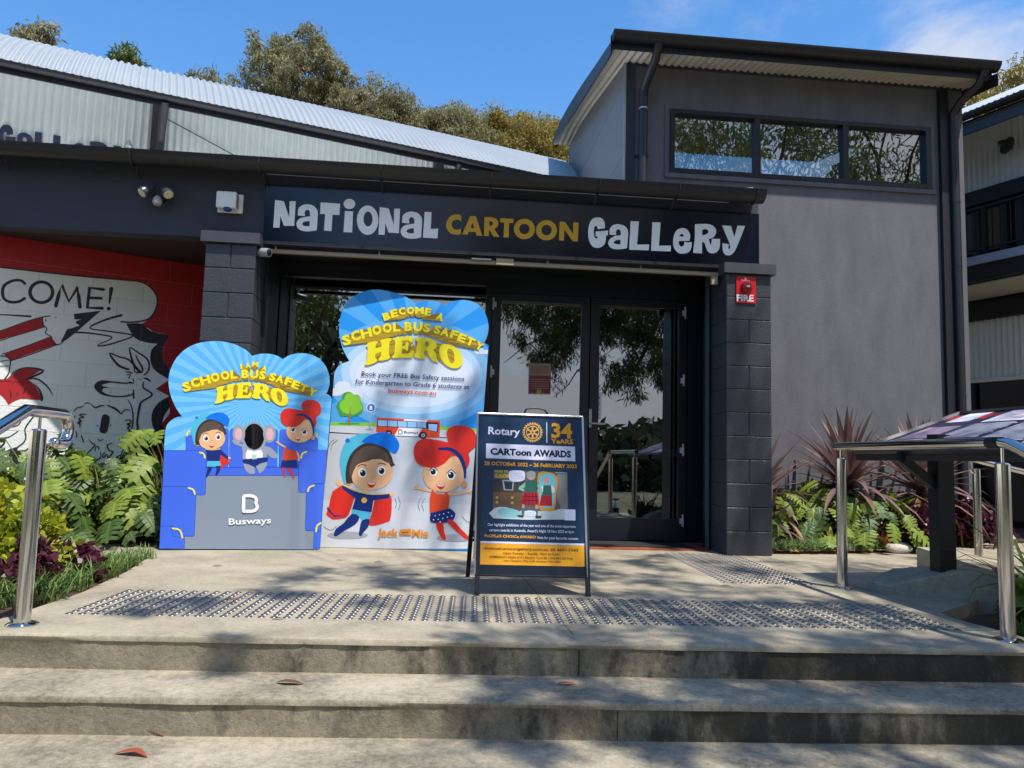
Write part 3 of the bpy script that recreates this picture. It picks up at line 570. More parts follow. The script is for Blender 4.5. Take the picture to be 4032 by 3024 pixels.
# koala line drawing
S_(INK, [(535, 1145), (555, 1120), (590, 1110), (605, 1105)], [3, 6, 5, 3]); S_(INK, [(612, 1090), (630, 1080), (655, 1088)], [3, 6, 4]); S_(INK, [(660, 1092), (690, 1115), (720, 1105), (755, 1098)], [4, 8, 9, 4]); S_(INK, [(775, 1098), (830, 1120), (860, 1142), (880, 1158), (905, 1130), (945, 1135)], [4, 12, 10, 6, 5, 3])
S_(INK, [(625, 1165), (590, 1162), (578, 1172), (610, 1185), (580, 1190), (575, 1205), (590, 1215), (565, 1225), (580, 1235), (578, 1260)], [5, 6, 6, 6, 7, 8, 8, 10, 9, 2]); S_(INK, [(905, 1210), (940, 1205), (950, 1225), (920, 1235), (945, 1245), (925, 1265), (940, 1280), (910, 1330)], [4, 6, 7, 8, 9, 9, 8, 3])
P_(INK, sm([(735, 1200), (745, 1170), (770, 1165), (795, 1185), (790, 1240), (775, 1290), (750, 1302), (722, 1285), (728, 1240)], k=3)); P_(INK, ell(707, 1247, 7, 5, 8)); P_(INK, ell(803, 1243, 5, 5, 8)); S_(INK, [(710, 1342), (725, 1355), (750, 1345)], [4, 6, 3])
S_(INK, [(645, 1345), (668, 1375), (690, 1385), (660, 1420), (640, 1440), (618, 1470)], [3, 6, 7, 6, 6, 4]); S_(INK, [(718, 1420), (712, 1400), (695, 1402), (690, 1430)], [5, 6, 5, 3]); S_(INK, [(650, 1455), (655, 1475), (690, 1498), (730, 1478), (730, 1440)], [4, 7, 9, 7, 4]); S_(INK, [(760, 1440), (745, 1460), (750, 1480), (775, 1455), (785, 1480), (800, 1465), (820, 1435), (790, 1425), (780, 1385), (815, 1375)], [5, 6, 7, 6, 7, 7, 8, 7, 6, 3])
S_(INK, [(530, 1190), (545, 1175)], 5, smooth=False); S_(INK, [(535, 1245), (532, 1275)], 5, smooth=False); S_(INK, [(552, 1290), (556, 1330)], 6, smooth=False); S_(INK, [(590, 1320), (606, 1365)], 6, smooth=False); S_(INK, [(855, 1395), (895, 1380)], 6, smooth=False); S_(INK, [(875, 1408), (905, 1400)], 5, smooth=False)
S_(INK, [(490, 1490), (495, 1470), (520, 1475), (522, 1495)], 5); S_(INK, [(545, 1495), (560, 1475), (600, 1480), (620, 1520), (600, 1540)], 5); S_(INK, [(550, 1560), (600, 1520), (650, 1500), (695, 1520), (698, 1560)], [4, 6, 8, 10, 14]); S_(INK, [(810, 1490), (770, 1520), (725, 1525), (730, 1560), (780, 1575)], [8, 9, 7, 7, 5])
S_(INK, [(415, 1530), (415, 1505), (440, 1500), (455, 1530)], 5)
ma.build(mw)
# ================================================================== garden beds
bed = lambda name, poly, z, m=SOIL: sheet(name, poly, z, .12, m)
bed('garden_bed', [(-3.6, 5.56), (-2.55, 6.21), (-2.0, 6.56), (-1.5, 6.9), (-1.5, 7.6), (-6.0, 5.4), (-5.2, 4.3), (-4.8, 4.51)], .025)
bed('garden_bed', [(-1.80, 3.58), (-1.76, 4.2), (-1.81, 4.9), (-1.91, 5.55), (-2.10, 5.74), (-2.6, 5.39), (-3.9, 4.64), (-5.0, 4.0), (-5.0, 3.6)], -.015)
bed('garden_bed', [(2.83, 6.32), (3.42, 6.37), (4.25, 6.63), (5.6, 7.52), (9.5, 8.12), (9.5, 9.6), (2.83, 9.6)], .02)
bed('garden_bed', [(2.75, 2.9), (7, 2.4), (7, 4.2), (3.62, 4.3), (3.02, 4.08), (2.68, 3.8)], -.06)
# ================================================================== big hall with the curved iron roof (left)
tu = math.radians(20.6); uu = Vector((math.cos(tu), math.sin(tu), 0)); uv_ = Vector((-math.sin(tu), math.cos(tu), 0)); h0 = Vector((-3.605, 6.575, 0))+uv_*2.0
hall = thing('gallery_hall', 'large corrugated hall with curved silver roof rising behind the entrance', 'building', (-3, 9, 0))
hp = lambda t, v, z: h0+uu*t+uv_*v+Vector((0, 0, z))
def corr(mb, fa, fb, length, pitch=.076, amp=.009, nrm=Vector((0, -1, 0)), rows=1, seg=4):
    """corrugated sheet; fa(t), fb(t) give the two ends of the corrugation at distance t"""
    n_ = int(length/pitch*seg); R = []
    for i in range(n_+1):
        t = length*i/n_; o_ = nrm*(amp*math.cos(2*math.pi*t/pitch)); a, b = fa(t)+o_, fb(t)+o_; R.append([a, b])
    mb.grid(R)
TA, TB = -4.0, 6.6
mb = MB(); corr(mb, lambda t: hp(TA+t, 0, 2.9), lambda t: hp(TA+t, 0, 4.72), TB-TA, nrm=-uv_, seg=6, amp=.017); mb.build('wall_sheeting', CORR, hall, smooth=True)
MB().obox(hp((TA+TB)/2, .06, 2.2), uu*(TB-TA)/2, uv_*.04, (0, 0, 2.45)).build('wall', SOFF, hall)
RG = -.70
def roofz(s): return 4.50+.86*s-.16*s*s
mb = MB(); rows = []; n_ = int((TB-TA+.2)/.076*6)
for i in range(n_+1):
    t = TA-.1+(TB-TA+.2)*i/n_; c_ = .013*math.cos(2*math.pi*t/.076); r = []
    for s_ in (0, .15, .35, .6, .9, 1.2, 1.5, 1.9, 2.4, 3.0): g = .86-.32*s_; nn = (Vector((0, 0, 1))-uv_*g).normalized(); r.append(hp(t, RG+s_, roofz(s_))+nn*c_)
    rows.append(r)
mb.grid(rows); mb.build('roof', ZINC, hall, smooth=True)
MB().add([hp(TA, RG+.03, 4.41), hp(TB, RG+.03, 4.41), hp(TB, 0, 4.73), hp(TA, 0, 4.73)], [(0, 1, 2, 3)]).build('soffit', SOFF, hall)
def rgutter(t0, t1, v, z, r, nm_, par, place):
    g = MB(); rows = []
    for i in range(13):
        t = t0+(t1-t0)*i/12
        rows.append([place(t, v-r*math.cos(a), z-r*math.sin(a)) for a in [math.pi*k/8 for k in range(9)]]+[place(t, v+r, z+.02)])
    g.grid(rows); g.add([place(t1, v-r*math.cos(a), z-r*math.sin(a)) for a in [math.pi*k/8 for k in range(9)]], [tuple(range(9))]); g.add([place(t0, v-r*math.cos(a), z-r*math.sin(a)) for a in [math.pi*k/8 for k in range(9)]], [tuple(range(9))])
    return g.build(nm_, GUT, par, smooth=True)
rgutter(TA, TB, RG-.02, 4.475, .05, 'gutter', hall, hp)
MB().obox(hp((TA+TB)/2, RG+.045, 4.425), uu*(TB-TA)/2, uv_*.012, (0, 0, .04)).build('fascia', DARK, hall)
for i in range(9):
    t = TA+.6+i*1.1; g = MB(); g.tube([hp(t, RG-.02-.054*math.cos(a), 4.475-.054*math.sin(a)) for a in [math.pi*k/6 for k in range(7)]], .006, 5); g.build('gutter_strap', GUT, hall)
def ongut(px): return onp(px, hp(0, -.72, 0), uv_)
for px, w in ((D(341, 240), .05), (D(948, 352), .06)):
    p = onp(px, hp(0, -.10, 0), uv_); tt = (p-h0).dot(uu)
    MB().obox(hp(tt, -.10, 3.7), uu*.055, uv_*.05, (0, 0, .93)).build('post', GUT, hall)
    q = hp(tt+.04, -.20, 0)
    MB().tube([hp(tt+.06, -.70, 4.42), hp(tt+.06, -.62, 4.33), hp(tt+.05, -.36, 4.22), hp(tt+.05, -.28, 4.12), hp(tt+.05, -.28, 2.9)], .042, 12).tube([hp(tt+.05, -.28, 4.00), hp(tt+.05, -.28, 4.012)], .045, 12).build('downpipe', GUT, hall, smooth=True)
MB().tube([onp(Z1(1030, 735), hp(0, -.05, 0), uv_), onp(Z1(1460, 968), hp(0, -.05, 0), uv_)], .006, 6).build('stay_wire', GUT, hall)
MB().lathe(onp(Z1(798, 925), hp(0, -.3, 0), uv_)-Vector((0, 0, .1)), (0, 0, 1), [(.035, 0), (.035, .1), (.045, .12), (.03, .16), (.012, .2)], 10).build('vent_pipe', GALV, hall, smooth=True)
# dark lettering on the hall wall, its lower half hidden by the entrance gutter
hl = Art(hp(0, -.016, 0), -uv_, uu)
def ZL(x, y): x1 = 105+(x-345)*.427; return Z1(x1, 775+(y-50)*.427+(x1-40)*.128)
for g in GAL:
    a2 = Art(hp(0, -.03, 0), -uv_, uu); a2.lay = 2; a2.poly('wall_letter', mat('wall_lettering', (34, 46, 74), .6), ZL, *g); a2.build(hall)
# low linking wall with its own dark capping
A_, B_ = Vector((1.17, 9.72, 0)), Vector((1.90, 10.94, 0)); dl = (B_-A_); ln = dl.length; dl.normalize(); nl = Vector((dl.y, -dl.x, 0))
mb = MB(); corr(mb, lambda t: A_+dl*t+Vector((0, 0, 3.4)), lambda t: A_+dl*t+Vector((0, 0, 4.36+t*.47)), ln, nrm=nl, seg=4); mb.build('link_wall', CORRB, hall, smooth=True)
MB().tube([A_+Vector((-.1, -.2, 4.27)), A_+Vector((0, 0, 4.38)), B_+Vector((0, 0, 5.03))], .04, 4).build('link_capping', GUT, hall)
# ================================================================== rendered two storey block
blk = thing('rendered_block', 'two storey grey rendered block with strip window and curved roof', 'building', (3.8, 8.8, 0))
w0, w1, wb, wt = 2.352, 5.265, 3.757, 4.452
WX0, WX1, WY, WTZ = 1.878, 5.655, 7.6, 4.945
mb = MB(); mb.box(WX0, w0, WY, WY+.15, 0, WTZ).box(w1, WX1, WY, WY+.15, 0, WTZ).box(w0, w1, WY, WY+.15, 0, wb).box(w0, w1, WY, WY+.15, wt, WTZ); mb.build('wall', WALLR, blk)
MB().box(WX1-.15, WX1, WY+.15, 11, 0, 4.95).build('side_wall', WALLR, blk)
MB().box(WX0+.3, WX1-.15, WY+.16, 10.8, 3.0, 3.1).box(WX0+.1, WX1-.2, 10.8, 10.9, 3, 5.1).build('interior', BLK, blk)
# strip window
wf = MB().box(w0, w1, 7.57, 7.66, wt-.045, wt-.001).box(w0, w1, 7.57, 7.66, wb+.001, wb+.05).box(w0+.001, w0+.05, 7.571, 7.659, wb+.05, wt-.045).box(w1-.06, w1-.001, 7.571, 7.659, wb+.05, wt-.045)
for x in (3.305, 4.29): wf.box(x-.03, x+.03, 7.572, 7.658, wb+.05, wt-.045)
wfo = wf.build('window', NAVYF, blk)
for a, b in ((w0+.05, 3.275), (3.335, 4.26), (4.32, w1-.06)): MB().box(a, b, 7.63, 7.636, wb+.05, wt-.045).build('pane', GLASS, wfo)
MB().box(w0-.05, w1+.05, 7.588, 7.60, wt+.001, wt+.05).box(w0-.05, w0-.001, 7.588, 7.60, wb, wt).box(w1+.001, w1+.05, 7.588, 7.60, wb, wt).box(w0-.05, w1+.05, 7.575, 7.60, wb-.05, wb-.001).build('window_trim', WALLR, blk)
# dark upper panel band beside the corner and the eave strip
MB().box(WX0, WX1, 7.592, 7.60, 4.90, 4.944).build('eave_strip', CHAR, blk)
MB().box(WX0-.006, WX0+.10, 7.592, 7.60, 3.0, 4.89).build('corner_trim', CHAR, blk)
# left side: flat cladding panels with dark joints, under the roof curve
RYS = [7.2, 7.5, 7.9, 8.4, 9.0, 9.6, 10.3, 11.0]
def rz(y):                                     # underside of the curved roof
    return np.interp(y, RYS, [4.85, 4.91, 4.985, 5.08, 5.195, 5.30, 5.40, 5.43])
side = [(7.6, 3.0), (10.95, 3.0), (10.95, rz(10.95)), (10.2, rz(10.2)), (9.4, rz(9.4)), (8.6, rz(8.6)), (7.6, rz(7.6))]
MB().prism([Vector((WX0, y, z)) for y, z in side], (.06, 0, 0)).build('side_sheathing', BLK, blk)
cuts = [[B_z for B_z in q] for q in ()]
Bz = T(2100, 100, .392); sa = Art((WX0-.004, 0, 0), (-1, 0, 0), (0, 1, 0))
lines = [((615, 780), (603, 1560)), ((950, 510), (455, 1545)), ((938, 1265), (765, 1560))]
polys = [[(y, z) for y, z in side]]
for a, b in lines:
    A2, B2 = atx(Bz(*a), WX0), atx(Bz(*b), WX0); dy, dz = B2.y-A2.y, B2.z-A2.z; L2 = math.hypot(dy, dz); ny, nz = -dz/L2, dy/L2; new = []
    for p in polys:
        for sg_ in (1, -1):
            far = 50; o_ = .003
            c1 = [(A2.y-dy*far+sg_*ny*o_, A2.z-dz*far+sg_*nz*o_), (B2.y+dy*far+sg_*ny*o_, B2.z+dz*far+sg_*nz*o_), (B2.y+dy*far+sg_*ny*far, B2.z+dz*far+sg_*nz*far), (A2.y-dy*far+sg_*ny*far, A2.z-dz*far+sg_*nz*far)]
            q = clipc(p, c1)
            if q: new.append(q)
    polys = new
for p in polys:
    if len(p) > 2: MB().prism([Vector((WX0-.012, y, z)) for y, z in p], (.010, 0, 0)).build('cladding_panel', PANELG, blk)
MB().box(WX0-.02, WX0+.0, 7.585, 7.605, 3.0, rz(7.6)).build('edge_angle', GALV, blk); MB().box(WX0-.02, WX0+.03, 10.95, 11.0, 3.0, rz(10.9)).build('edge_angle', GALV, blk)
# curved roof: corrugated cream underside, dark barge and gutter
RX0, RX1 = 1.615, 5.70; ys = [7.2, 7.5, 7.9, 8.4, 9.0, 9.6, 10.3, 11.0]
mb = MB(); rows = []; n_ = int((RX1-RX0)/.076*6)
for i in range(n_+1):
    x = RX0+(RX1-RX0)*i/n_; c_ = .009*math.cos(2*math.pi*(x-RX0)/.076); rows.append([Vector((x, y, rz(y)+c_+.005)) for y in ys])
mb.grid(rows); mb.build('roof_underside', CREAM, blk, smooth=True)
mb = MB(); mb.grid([[Vector((x, y, rz(y)+.032)) for y in ys] for x in (RX0, RX1)]); mb.build('roof', ZINC, blk)
for x in (RX0-.012, RX1):
    mb = MB(); btop = [4.87, 4.95, 5.03, 5.14, 5.26, 5.37, 5.47, 5.475]; bbot = [4.74, 4.80, 4.87, 4.95, 5.05, 5.16, 5.30, 5.42]; rows = [[Vector((x, y, b0)), Vector((x, y, t0)), Vector((x+.012, y, t0)), Vector((x+.012, y, b0)), Vector((x, y, b0))] for y, t0, b0 in zip([7.12]+ys[1:], btop, bbot)]; mb.grid(rows); mb.build('barge', GUT, blk)
gx = lambda t, v, z: Vector((t, v, z)); rgutter(RX0+.01, RX1+.03, 7.16, 4.985, .085, 'gutter', blk, gx); MB().box(RX0, RX1, 7.19, 7.199, 4.835, 4.98).build('fascia', DARK, blk)
for x0, xt in ((2.05, 2.10), (5.50, 5.60)):
    MB().tube([(xt, 7.16, 4.97), (xt, 7.17, 4.90), (xt-.005, 7.25, 4.80), (x0+.02, 7.42, 4.70), (x0, 7.535, 4.60), (x0, 7.535, 4.5), (x0, 7.535, 0.02)], .045, 14).build('downpipe', GUT, blk, smooth=True)
    for z in (3.9 if x0 < 3 else 3.6, 2.9, 1.5): MB().tube([(x0, 7.535, z), (x0, 7.535, z+.02)], .0475, 14).box(x0-.07, x0+.07, 7.575, 7.598, z, z+.02).build('pipe_bracket', GUT, blk)
MB().tube([(2.05, 7.535, 4.40), (2.05, 7.535, 4.412)], .047, 14).build('pipe_band', mat('white_band', (210, 210, 210), .5), blk)
MB().box(5.36, 5.46, 7.55, 7.598, .05, 4.88).build('pipe_shadow_strip', DARK, blk)  # dark strip stands in for the downpipe's shadow and the side band
# ================================================================== far right building with balcony
wd = Vector((-math.sin(math.radians(21)), math.cos(math.radians(21)), 0)); wn = Vector((math.cos(math.radians(21)), math.sin(math.radians(21)), 0))
q0 = onp(Z3_(1955, 500), (0, 0, 5.3), (0, 0, 1))
far = thing('balcony_building', 'corrugated building with white iron roof and balcony at the right edge', 'building', q0*1)
fp = lambda t, v, z: Vector((q0.x, q0.y, 0))-wd*t+wn*v+Vector((0, 0, z))   # t: towards the camera, v: away from it
z_g = q0.z
rgutter(-2, 4, -.05, z_g-.03, .07, 'gutter', far, fp); MB().obox(fp(1, .03, z_g-.17), wd*3, wn*.012, (0, 0, .09)).build('fascia', GUT, far)
mb = MB(); rows = []; n_ = int(6/.076*4)
for i in range(n_+1):
    t = -2+6*i/n_; c_ = .009*math.cos(2*math.pi*t/.076); rows.append([fp(t, s_, z_g+.03+.58*s_-.03*s_*s_)+Vector((0, 0, c_)) for s_ in (0, .5, 1, 1.6, 2.3, 3)])
mb.grid(rows); mb.build('roof', ZINC, far, smooth=True)
WV = .95
mb = MB(); corr(mb, lambda t: fp(-2+t, WV, 4.55), lambda t: fp(-2+t, WV, z_g+.25), 6, nrm=-wn); mb.build('wall_sheeting', CORR, far, smooth=True)
MB().obox(fp(1, 1.15, 2.8), wd*3, wn*.03, (0, 0, 2.8)).build('wall', BLK, far)
MB().add([fp(-2, 0, z_g-.12), fp(4, 0, z_g-.12), fp(4, WV, z_g+.2), fp(-2, WV, z_g+.2)], [(0, 1, 2, 3)]).build('eave_lining', SOFF, far)
MB().obox(fp(1, WV-.05, 4.48), wd*3, wn*.06, (0, 0, .10)).build('lintel', GUT, far)
zb = lambda x, y: (3740+x*.374, 480+y*.374)
for i, px in enumerate((270, 560, 740)):
    p = onp(zb(px, 700), fp(0, WV-.02, 0), wn); tt = -(p-fp(0, WV-.02, 0)).dot(wd)
    MB().obox(fp(tt, WV-.02, 3.85), wd*.05, wn*.03, (0, 0, .56)).build('door_stile', DARK, far)
MB().obox(fp(1, WV+.05, 3.85), wd*3, wn*.004, (0, 0, .58)).build('pane', GLASSF, far)
MB().obox(fp(1, .0, 3.355), wd*3, wn*.06, (0, 0, .052)).build('balcony_edge', mat('pale_blue_edge', (150, 164, 190), .5), far)
MB().obox(fp(1, .45, 3.36), wd*3, wn*.40, (0, 0, .04)).build('balcony_floor', GUT, far)
MB().obox(fp(1, .02, 3.20), wd*3, wn*.05, (0, 0, .10)).build('balcony_beam', DARK, far)
MB().obox(fp(1, .5, 3.08), wd*3, wn*.42, (0, 0, .01)).build('balcony_lining', CREAM, far)
MB().tube([fp(-2, 0, 4.02), fp(4, 0, 4.02)], .022, 8).tube([fp(-2, 0, 3.50), fp(4, 0, 3.50)], .014, 6).build('hand_rail', BLK, far)
bal = MB().obox((0, 0, 0), (.006, 0, 0), (0, .006, 0), (0, 0, .26)).mesh('baluster', BLK)
for i in range(44): link('baluster', bal, far, fp(-1.9+i*.11, 0, 3.76))
for t in (.2, 1.45): MB().obox(fp(t, 0, 3.74), wd*.03, wn*.03, (0, 0, .30)).build('baluster_post', BLK, far)
MB().obox(fp(1, WV-.03, 2.9), wd*3, wn*.05, (0, 0, .12)).build('lower_beam', DARK, far)
mb = MB(); corr(mb, lambda t: fp(-2+t, WV, 1.98), lambda t: fp(-2+t, WV, 2.78), 6, nrm=-wn, amp=.011); mb.build('wall_sheeting', CORR, far, smooth=True)
MB().obox(fp(1, WV-.02, 1.96), wd*3, wn*.03, (0, 0, .025)).build('flashing', SOFF, far)
MB().obox(fp(1, WV+.04, 1.0), wd*3, wn*.004, (0, 0, .95)).build('pane', GLASSF, far)
mb = MB()
for t in (-.6, .35, 1.3): mb.obox(fp(t, WV-.0, 1.0), wd*.03, wn*.02, (0, 0, .95))
mb.build('window_mullion', NAVYF, far)
p = onp(zb(580, 240), fp(0, WV-.1, 0), wn)
wl = thing('wall_lamp', 'small dark bulkhead lamp on the corrugated wall above the balcony', 'lamp', p); MB().lathe(p, (.3, -.6, -.5), [(.02, -.10), (.05, -.06), (.06, 0), (.12, .03), (.11, .05), (.03, .08)], 12).build('lamp_shade', GUT, wl, smooth=True); MB().obox(p+wn*.07, wd*.04, wn*.03, (0, 0, .05)).build('base', GUT, wl)
# things mounted on the front
fl = thing('security_floodlight', 'twin black security floodlight with motion sensor on the dark band', 'light', (-2.24, 6.25, 2.75))
MB().lathe((-2.24, 6.245, 2.745), (0, -1, 0), [(.05, 0), (.05, .03), (.02, .05)], 14).box(-2.27, -2.21, 6.17, 6.22, 2.72, 2.78).build('base', BLK, fl, smooth=True)
LG = mat('lamp_housing', (78, 82, 92), .35, metal=.4); LENS = mat('lamp_lens', (222, 214, 190), .2)
for sx_ in (-1, 1):
    o_ = Vector((-2.24+sx_*.055, 6.16, 2.79)); ax = Vector((sx_*.55, -.55, -.75))
    h = MB().lathe(o_, ax, [(.018, -.035), (.032, -.01), (.043, .05), (.046, .085), (.040, .09)], 14).build('lamp_head', LG, fl, smooth=True); MB().lathe(o_+ax.normalized()*.089, ax, [(.037, 0), (.037, .003)], 14).build('lens', LENS, h)
MB().lathe((-2.238, 6.17, 2.705), (0, -.15, -1), [(.02, -.02), (.034, .0), (.036, .035), (.026, .05)], 14).build('sensor', mat('sensor_white', (176, 178, 178), .4), fl, smooth=True)
sr = thing('siren_box', 'white louvred alarm siren box with blue strobe on the dark band', 'alarm', (-1.69, 6.25, 2.72)); SW = mat('siren_white', (240, 240, 236), .45)
MB().box(-1.795, -1.60, 6.235, 6.248, 2.645, 2.80).build('back_plate', SW, sr)
body = bevelled(.155, .085, .135, .008, 'cover', SW); link('cover', body, sr, (-1.71, 6.19, 2.727))
for i in range(9): MB().box(-1.6335, -1.630, 6.158, 6.225, 2.675+i*.0125, 2.680+i*.0125).build('louvre', GUT, sr)
MB().lathe((-1.70, 6.175, 2.665), (0, 0, -1), [(.034, 0), (.034, .014), (.026, .024)], 14).build('strobe', mat('blue_strobe', (22, 66, 150), .2), sr, smooth=True)
cc = thing('security_camera', 'grey bullet camera poking out beside the left pillar cap', 'camera', (-1.40, 6.25, 2.33))
MB().lathe((-1.42, 6.20, 2.325), (.85, -.5, -.12), [(.03, -.04), (.035, -.03), (.036, .06), (.033, .075)], 16).build('camera_body', mat('camera_grey', (150, 154, 160), .35), cc, smooth=True)
MB().lathe(Vector((-1.42, 6.20, 2.325))+Vector((.85, -.5, -.12)).normalized()*.076, (.85, -.5, -.12), [(.028, 0), (.018, .002), (.014, .006)], 16).build('lens', BLK, cc, smooth=True)
fa = thing('fire_alarm', 'red FIRE alarm strobe plate on the right block pillar', 'alarm', (2.57, 6.15, 2.2)); FR = mat('fire_red', (206, 26, 40), .35)
MB().box(2.487, 2.657, 6.138, 6.149, 2.092, 2.318).build('plate', FR, fa)
MB().lathe((2.572, 6.138, 2.225), (0, -1, 0), [(.050, 0), (.048, .022), (.040, .034), (.02, .040)], 20).build('strobe', mat('strobe_red', (138, 28, 34), .2), fa, smooth=True)
MB().box(2.560, 2.586, 6.094, 6.10, 2.218, 2.234).build('bulb', mat('bulb', (190, 200, 210), .1), fa)
fr = Art((2.572, 6.138, 2.2), (0, -1, 0), (1, 0, 0)); fr.lay = 3; zF = T(1850, 1000, .7836)
fr.text('lettering', mat('label_white', (232, 232, 234), .5), zF, 'FIRE', (1341, 236), (1426, 238), 33, off=.035); fr.text('lettering', MATS['label_white'], zF, 'FlameStop', (1364, 134), (1406, 136), 7, off=.02)
fr.poly('lettering', MATS['label_white'], zF, [(1385, 118), (1378, 126), (1383, 126), (1380, 131), (1391, 131), (1388, 126), (1393, 126)])
fr.build(fa)
# ================================================================== cut-out boards
pc = lambda n, r, g, b: mat('print_'+n, (r, g, b), .32, spec=.35)
SKY1, SKY2 = pc('sky', 92, 178, 238), pc('sky_ray', 118, 194, 244); SKY3, SKY4 = pc('deep_sky', 44, 150, 234), pc('deep_sky_ray', 88, 174, 240)
GREY, GREYL = pc('road_grey', 134, 146, 162), pc('pale_grey', 196, 202, 212); GREYL2 = pc('pale_road', 206, 211, 219)
SEAT, SEATL = pc('seat_blue', 68, 108, 226), pc('seat_line', 22, 44, 120); YEL, GOLD1, GOLD2 = pc('yellow', 242, 228, 40), pc('gold', 186, 152, 40), pc('dark_gold', 148, 118, 36)
WHT, NVY, ORG, REDP = pc('white', 240, 242, 246), pc('navy', 24, 46, 120), pc('orange', 226, 78, 44), pc('red', 218, 50, 40)
TEAL, BLUE, BRN, BRND, SKIN, SKIND = pc('teal', 82, 186, 216), pc('blue', 16, 116, 226), pc('brown', 92, 78, 70), pc('dark_brown', 60, 50, 46), pc('skin', 236, 186, 140), pc('skin_shade', 214, 156, 112)
INKP, PINK, KGR, KGRD, GRN, GRND, TRNK = pc('ink', 30, 32, 44), pc('pink', 222, 174, 180), pc('koala_grey', 152, 160, 174), pc('koala_dark', 124, 132, 148), pc('leaf_green', 140, 204, 60), pc('dark_green', 66, 160, 76), pc('trunk', 160, 112, 78)
EDGE = mat('board_edge', (214, 218, 224), .6); SHAD = pc('soft_shadow', 160, 166, 178)
zH, z5, z6, zU = T(1330, 1190, .27125), T(600, 1300, .5425), T(1250, 1100, .6629), T(1280, 1520, .217)
HERO = [([(585, 570), (540, 568), (440, 590), (412, 640), (440, 665), (432, 740), (425, 850), (400, 880), (395, 915), (440, 918), (530, 890), (568, 860), (570, 830), (545, 805), (550, 750), (635, 720), (632, 780), (600, 815), (598, 850), (640, 853), (740, 830), (765, 800), (745, 770), (745, 720), (750, 620), (755, 575), (780, 560), (780, 530), (740, 523), (640, 545), (612, 570), (635, 590), (640, 645), (555, 672), (550, 640), (560, 610), (583, 590)],),
 ([(805, 525), (900, 505), (1080, 495), (1098, 560), (1090, 580), (1060, 583), (1035, 560), (1020, 555), (940, 560), (938, 650), (985, 625), (990, 590), (1015, 578), (1030, 600), (1020, 700), (1000, 712), (975, 680), (935, 675), (932, 755), (1040, 745), (1070, 700), (1105, 705), (1108, 750), (1070, 810), (1000, 812), (800, 815), (788, 790), (820, 760), (835, 650), (838, 560), (805, 548)],),
 ([(1140, 510), (1330, 525), (1400, 550), (1435, 610), (1435, 660), (1385, 690), (1430, 750), (1440, 820), (1465, 860), (1450, 872), (1380, 860), (1330, 790), (1310, 720), (1262, 695), (1258, 765), (1280, 800), (1265, 828), (1160, 818), (1110, 790), (1112, 755), (1140, 740), (1148, 650), (1165, 580), (1135, 545)], [(1275, 570), (1268, 645), (1310, 650), (1328, 610), (1315, 575)]),
 (sm([(1550, 612), (1640, 620), (1740, 680), (1800, 780), (1810, 880), (1770, 945), (1700, 965), (1610, 940), (1530, 870), (1480, 760), (1478, 680), (1505, 630)], k=3), sm([(1620, 675), (1665, 700), (1693, 770), (1690, 860), (1665, 888), (1630, 870), (1600, 800), (1588, 730), (1595, 690)], k=2))]
def fan(art, Tf, loop, vp, fr):
    """gold sides running back from a letter outline to one point"""
    for i in range(0, len(loop)):
        a, b = loop[i], loop[(i+1) % len(loop)]; c_ = (b[0]+(vp[0]-b[0])*fr, b[1]+(vp[1]-b[1])*fr); e = (a[0]+(vp[0]-a[0])*fr, a[1]+(vp[1]-a[1])*fr)
        art._add('extruded_shade', GOLD1 if i % 3 else GOLD2, [[art.uv(Tf(*q)) for q in (a, b, c_, e)]], (art.lay+(i % 50)*.012)*art.step)
def hero(art, Tf):
    for g in HERO: fan(art, Tf, g[0], (1112, 560), .55)
    art.lay += 1.2
    for g in HERO: art.poly('lettering', YEL, Tf, *g)
LET = [('S', 88, 612, 118, 138), ('C', 215, 548, 128, 132), ('H', 352, 508, 155, 128), ('O', 515, 466, 130, 130), ('O', 662, 436, 132, 128), ('L', 806, 420, 104, 122), ('B', 968, 412, 114, 122), ('U', 1096, 415, 132, 122), ('S', 1236, 430, 100, 120), ('S', 1388, 452, 100, 110), ('A', 1486, 482, 118, 112), ('F', 1622, 520, 104, 112), ('E', 1728, 570, 112, 112), ('T', 1850, 622, 108, 112), ('Y', 1985, 685, 106, 106)]
SLOPE = [-.32, -.3, -.25, -.2, -.14, -.06, 0, .04, .1, .18, .25, .32, .36, .42, .46]
def arch(art, Tf, lst, slopes, vp, fr, off=.05):
    for (ch, x, y, w, h), s_ in zip(lst, slopes): art.text(None, YEL, Tf, ch, (x, y-s_*w*.5), (x+w, y+s_*w*.5), h, off=off, ext=(vp, fr, (GOLD1, GOLD2))); art.lay -= .97
    art.lay += 1.2
    for (ch, x, y, w, h), s_ in zip(lst, slopes): art.text('lettering', YEL, Tf, ch, (x, y-s_*w*.5), (x+w, y+s_*w*.5), h, off=off)
def rays(art, Tf, outl, c0, n, m_, R=2600, off=0., width=.5):
    tr = tri2([[art.uv(Tf(*p)) for p in outl]]); c_ = art.uv(Tf(*c0))
    for i in range(n):
        a0 = 2*math.pi*(i+off)/n; a1 = a0+2*math.pi*width/n
        w = [c_, art.uv(Tf(c0[0]+R*math.cos(a0), c0[1]+R*math.sin(a0))), art.uv(Tf(c0[0]+R*math.cos(a1), c0[1]+R*math.sin(a1)))]
        for t in tr:
            q = clipc(t, w)
            if q: art._add('print', m_, [q])
    art.lay += 1
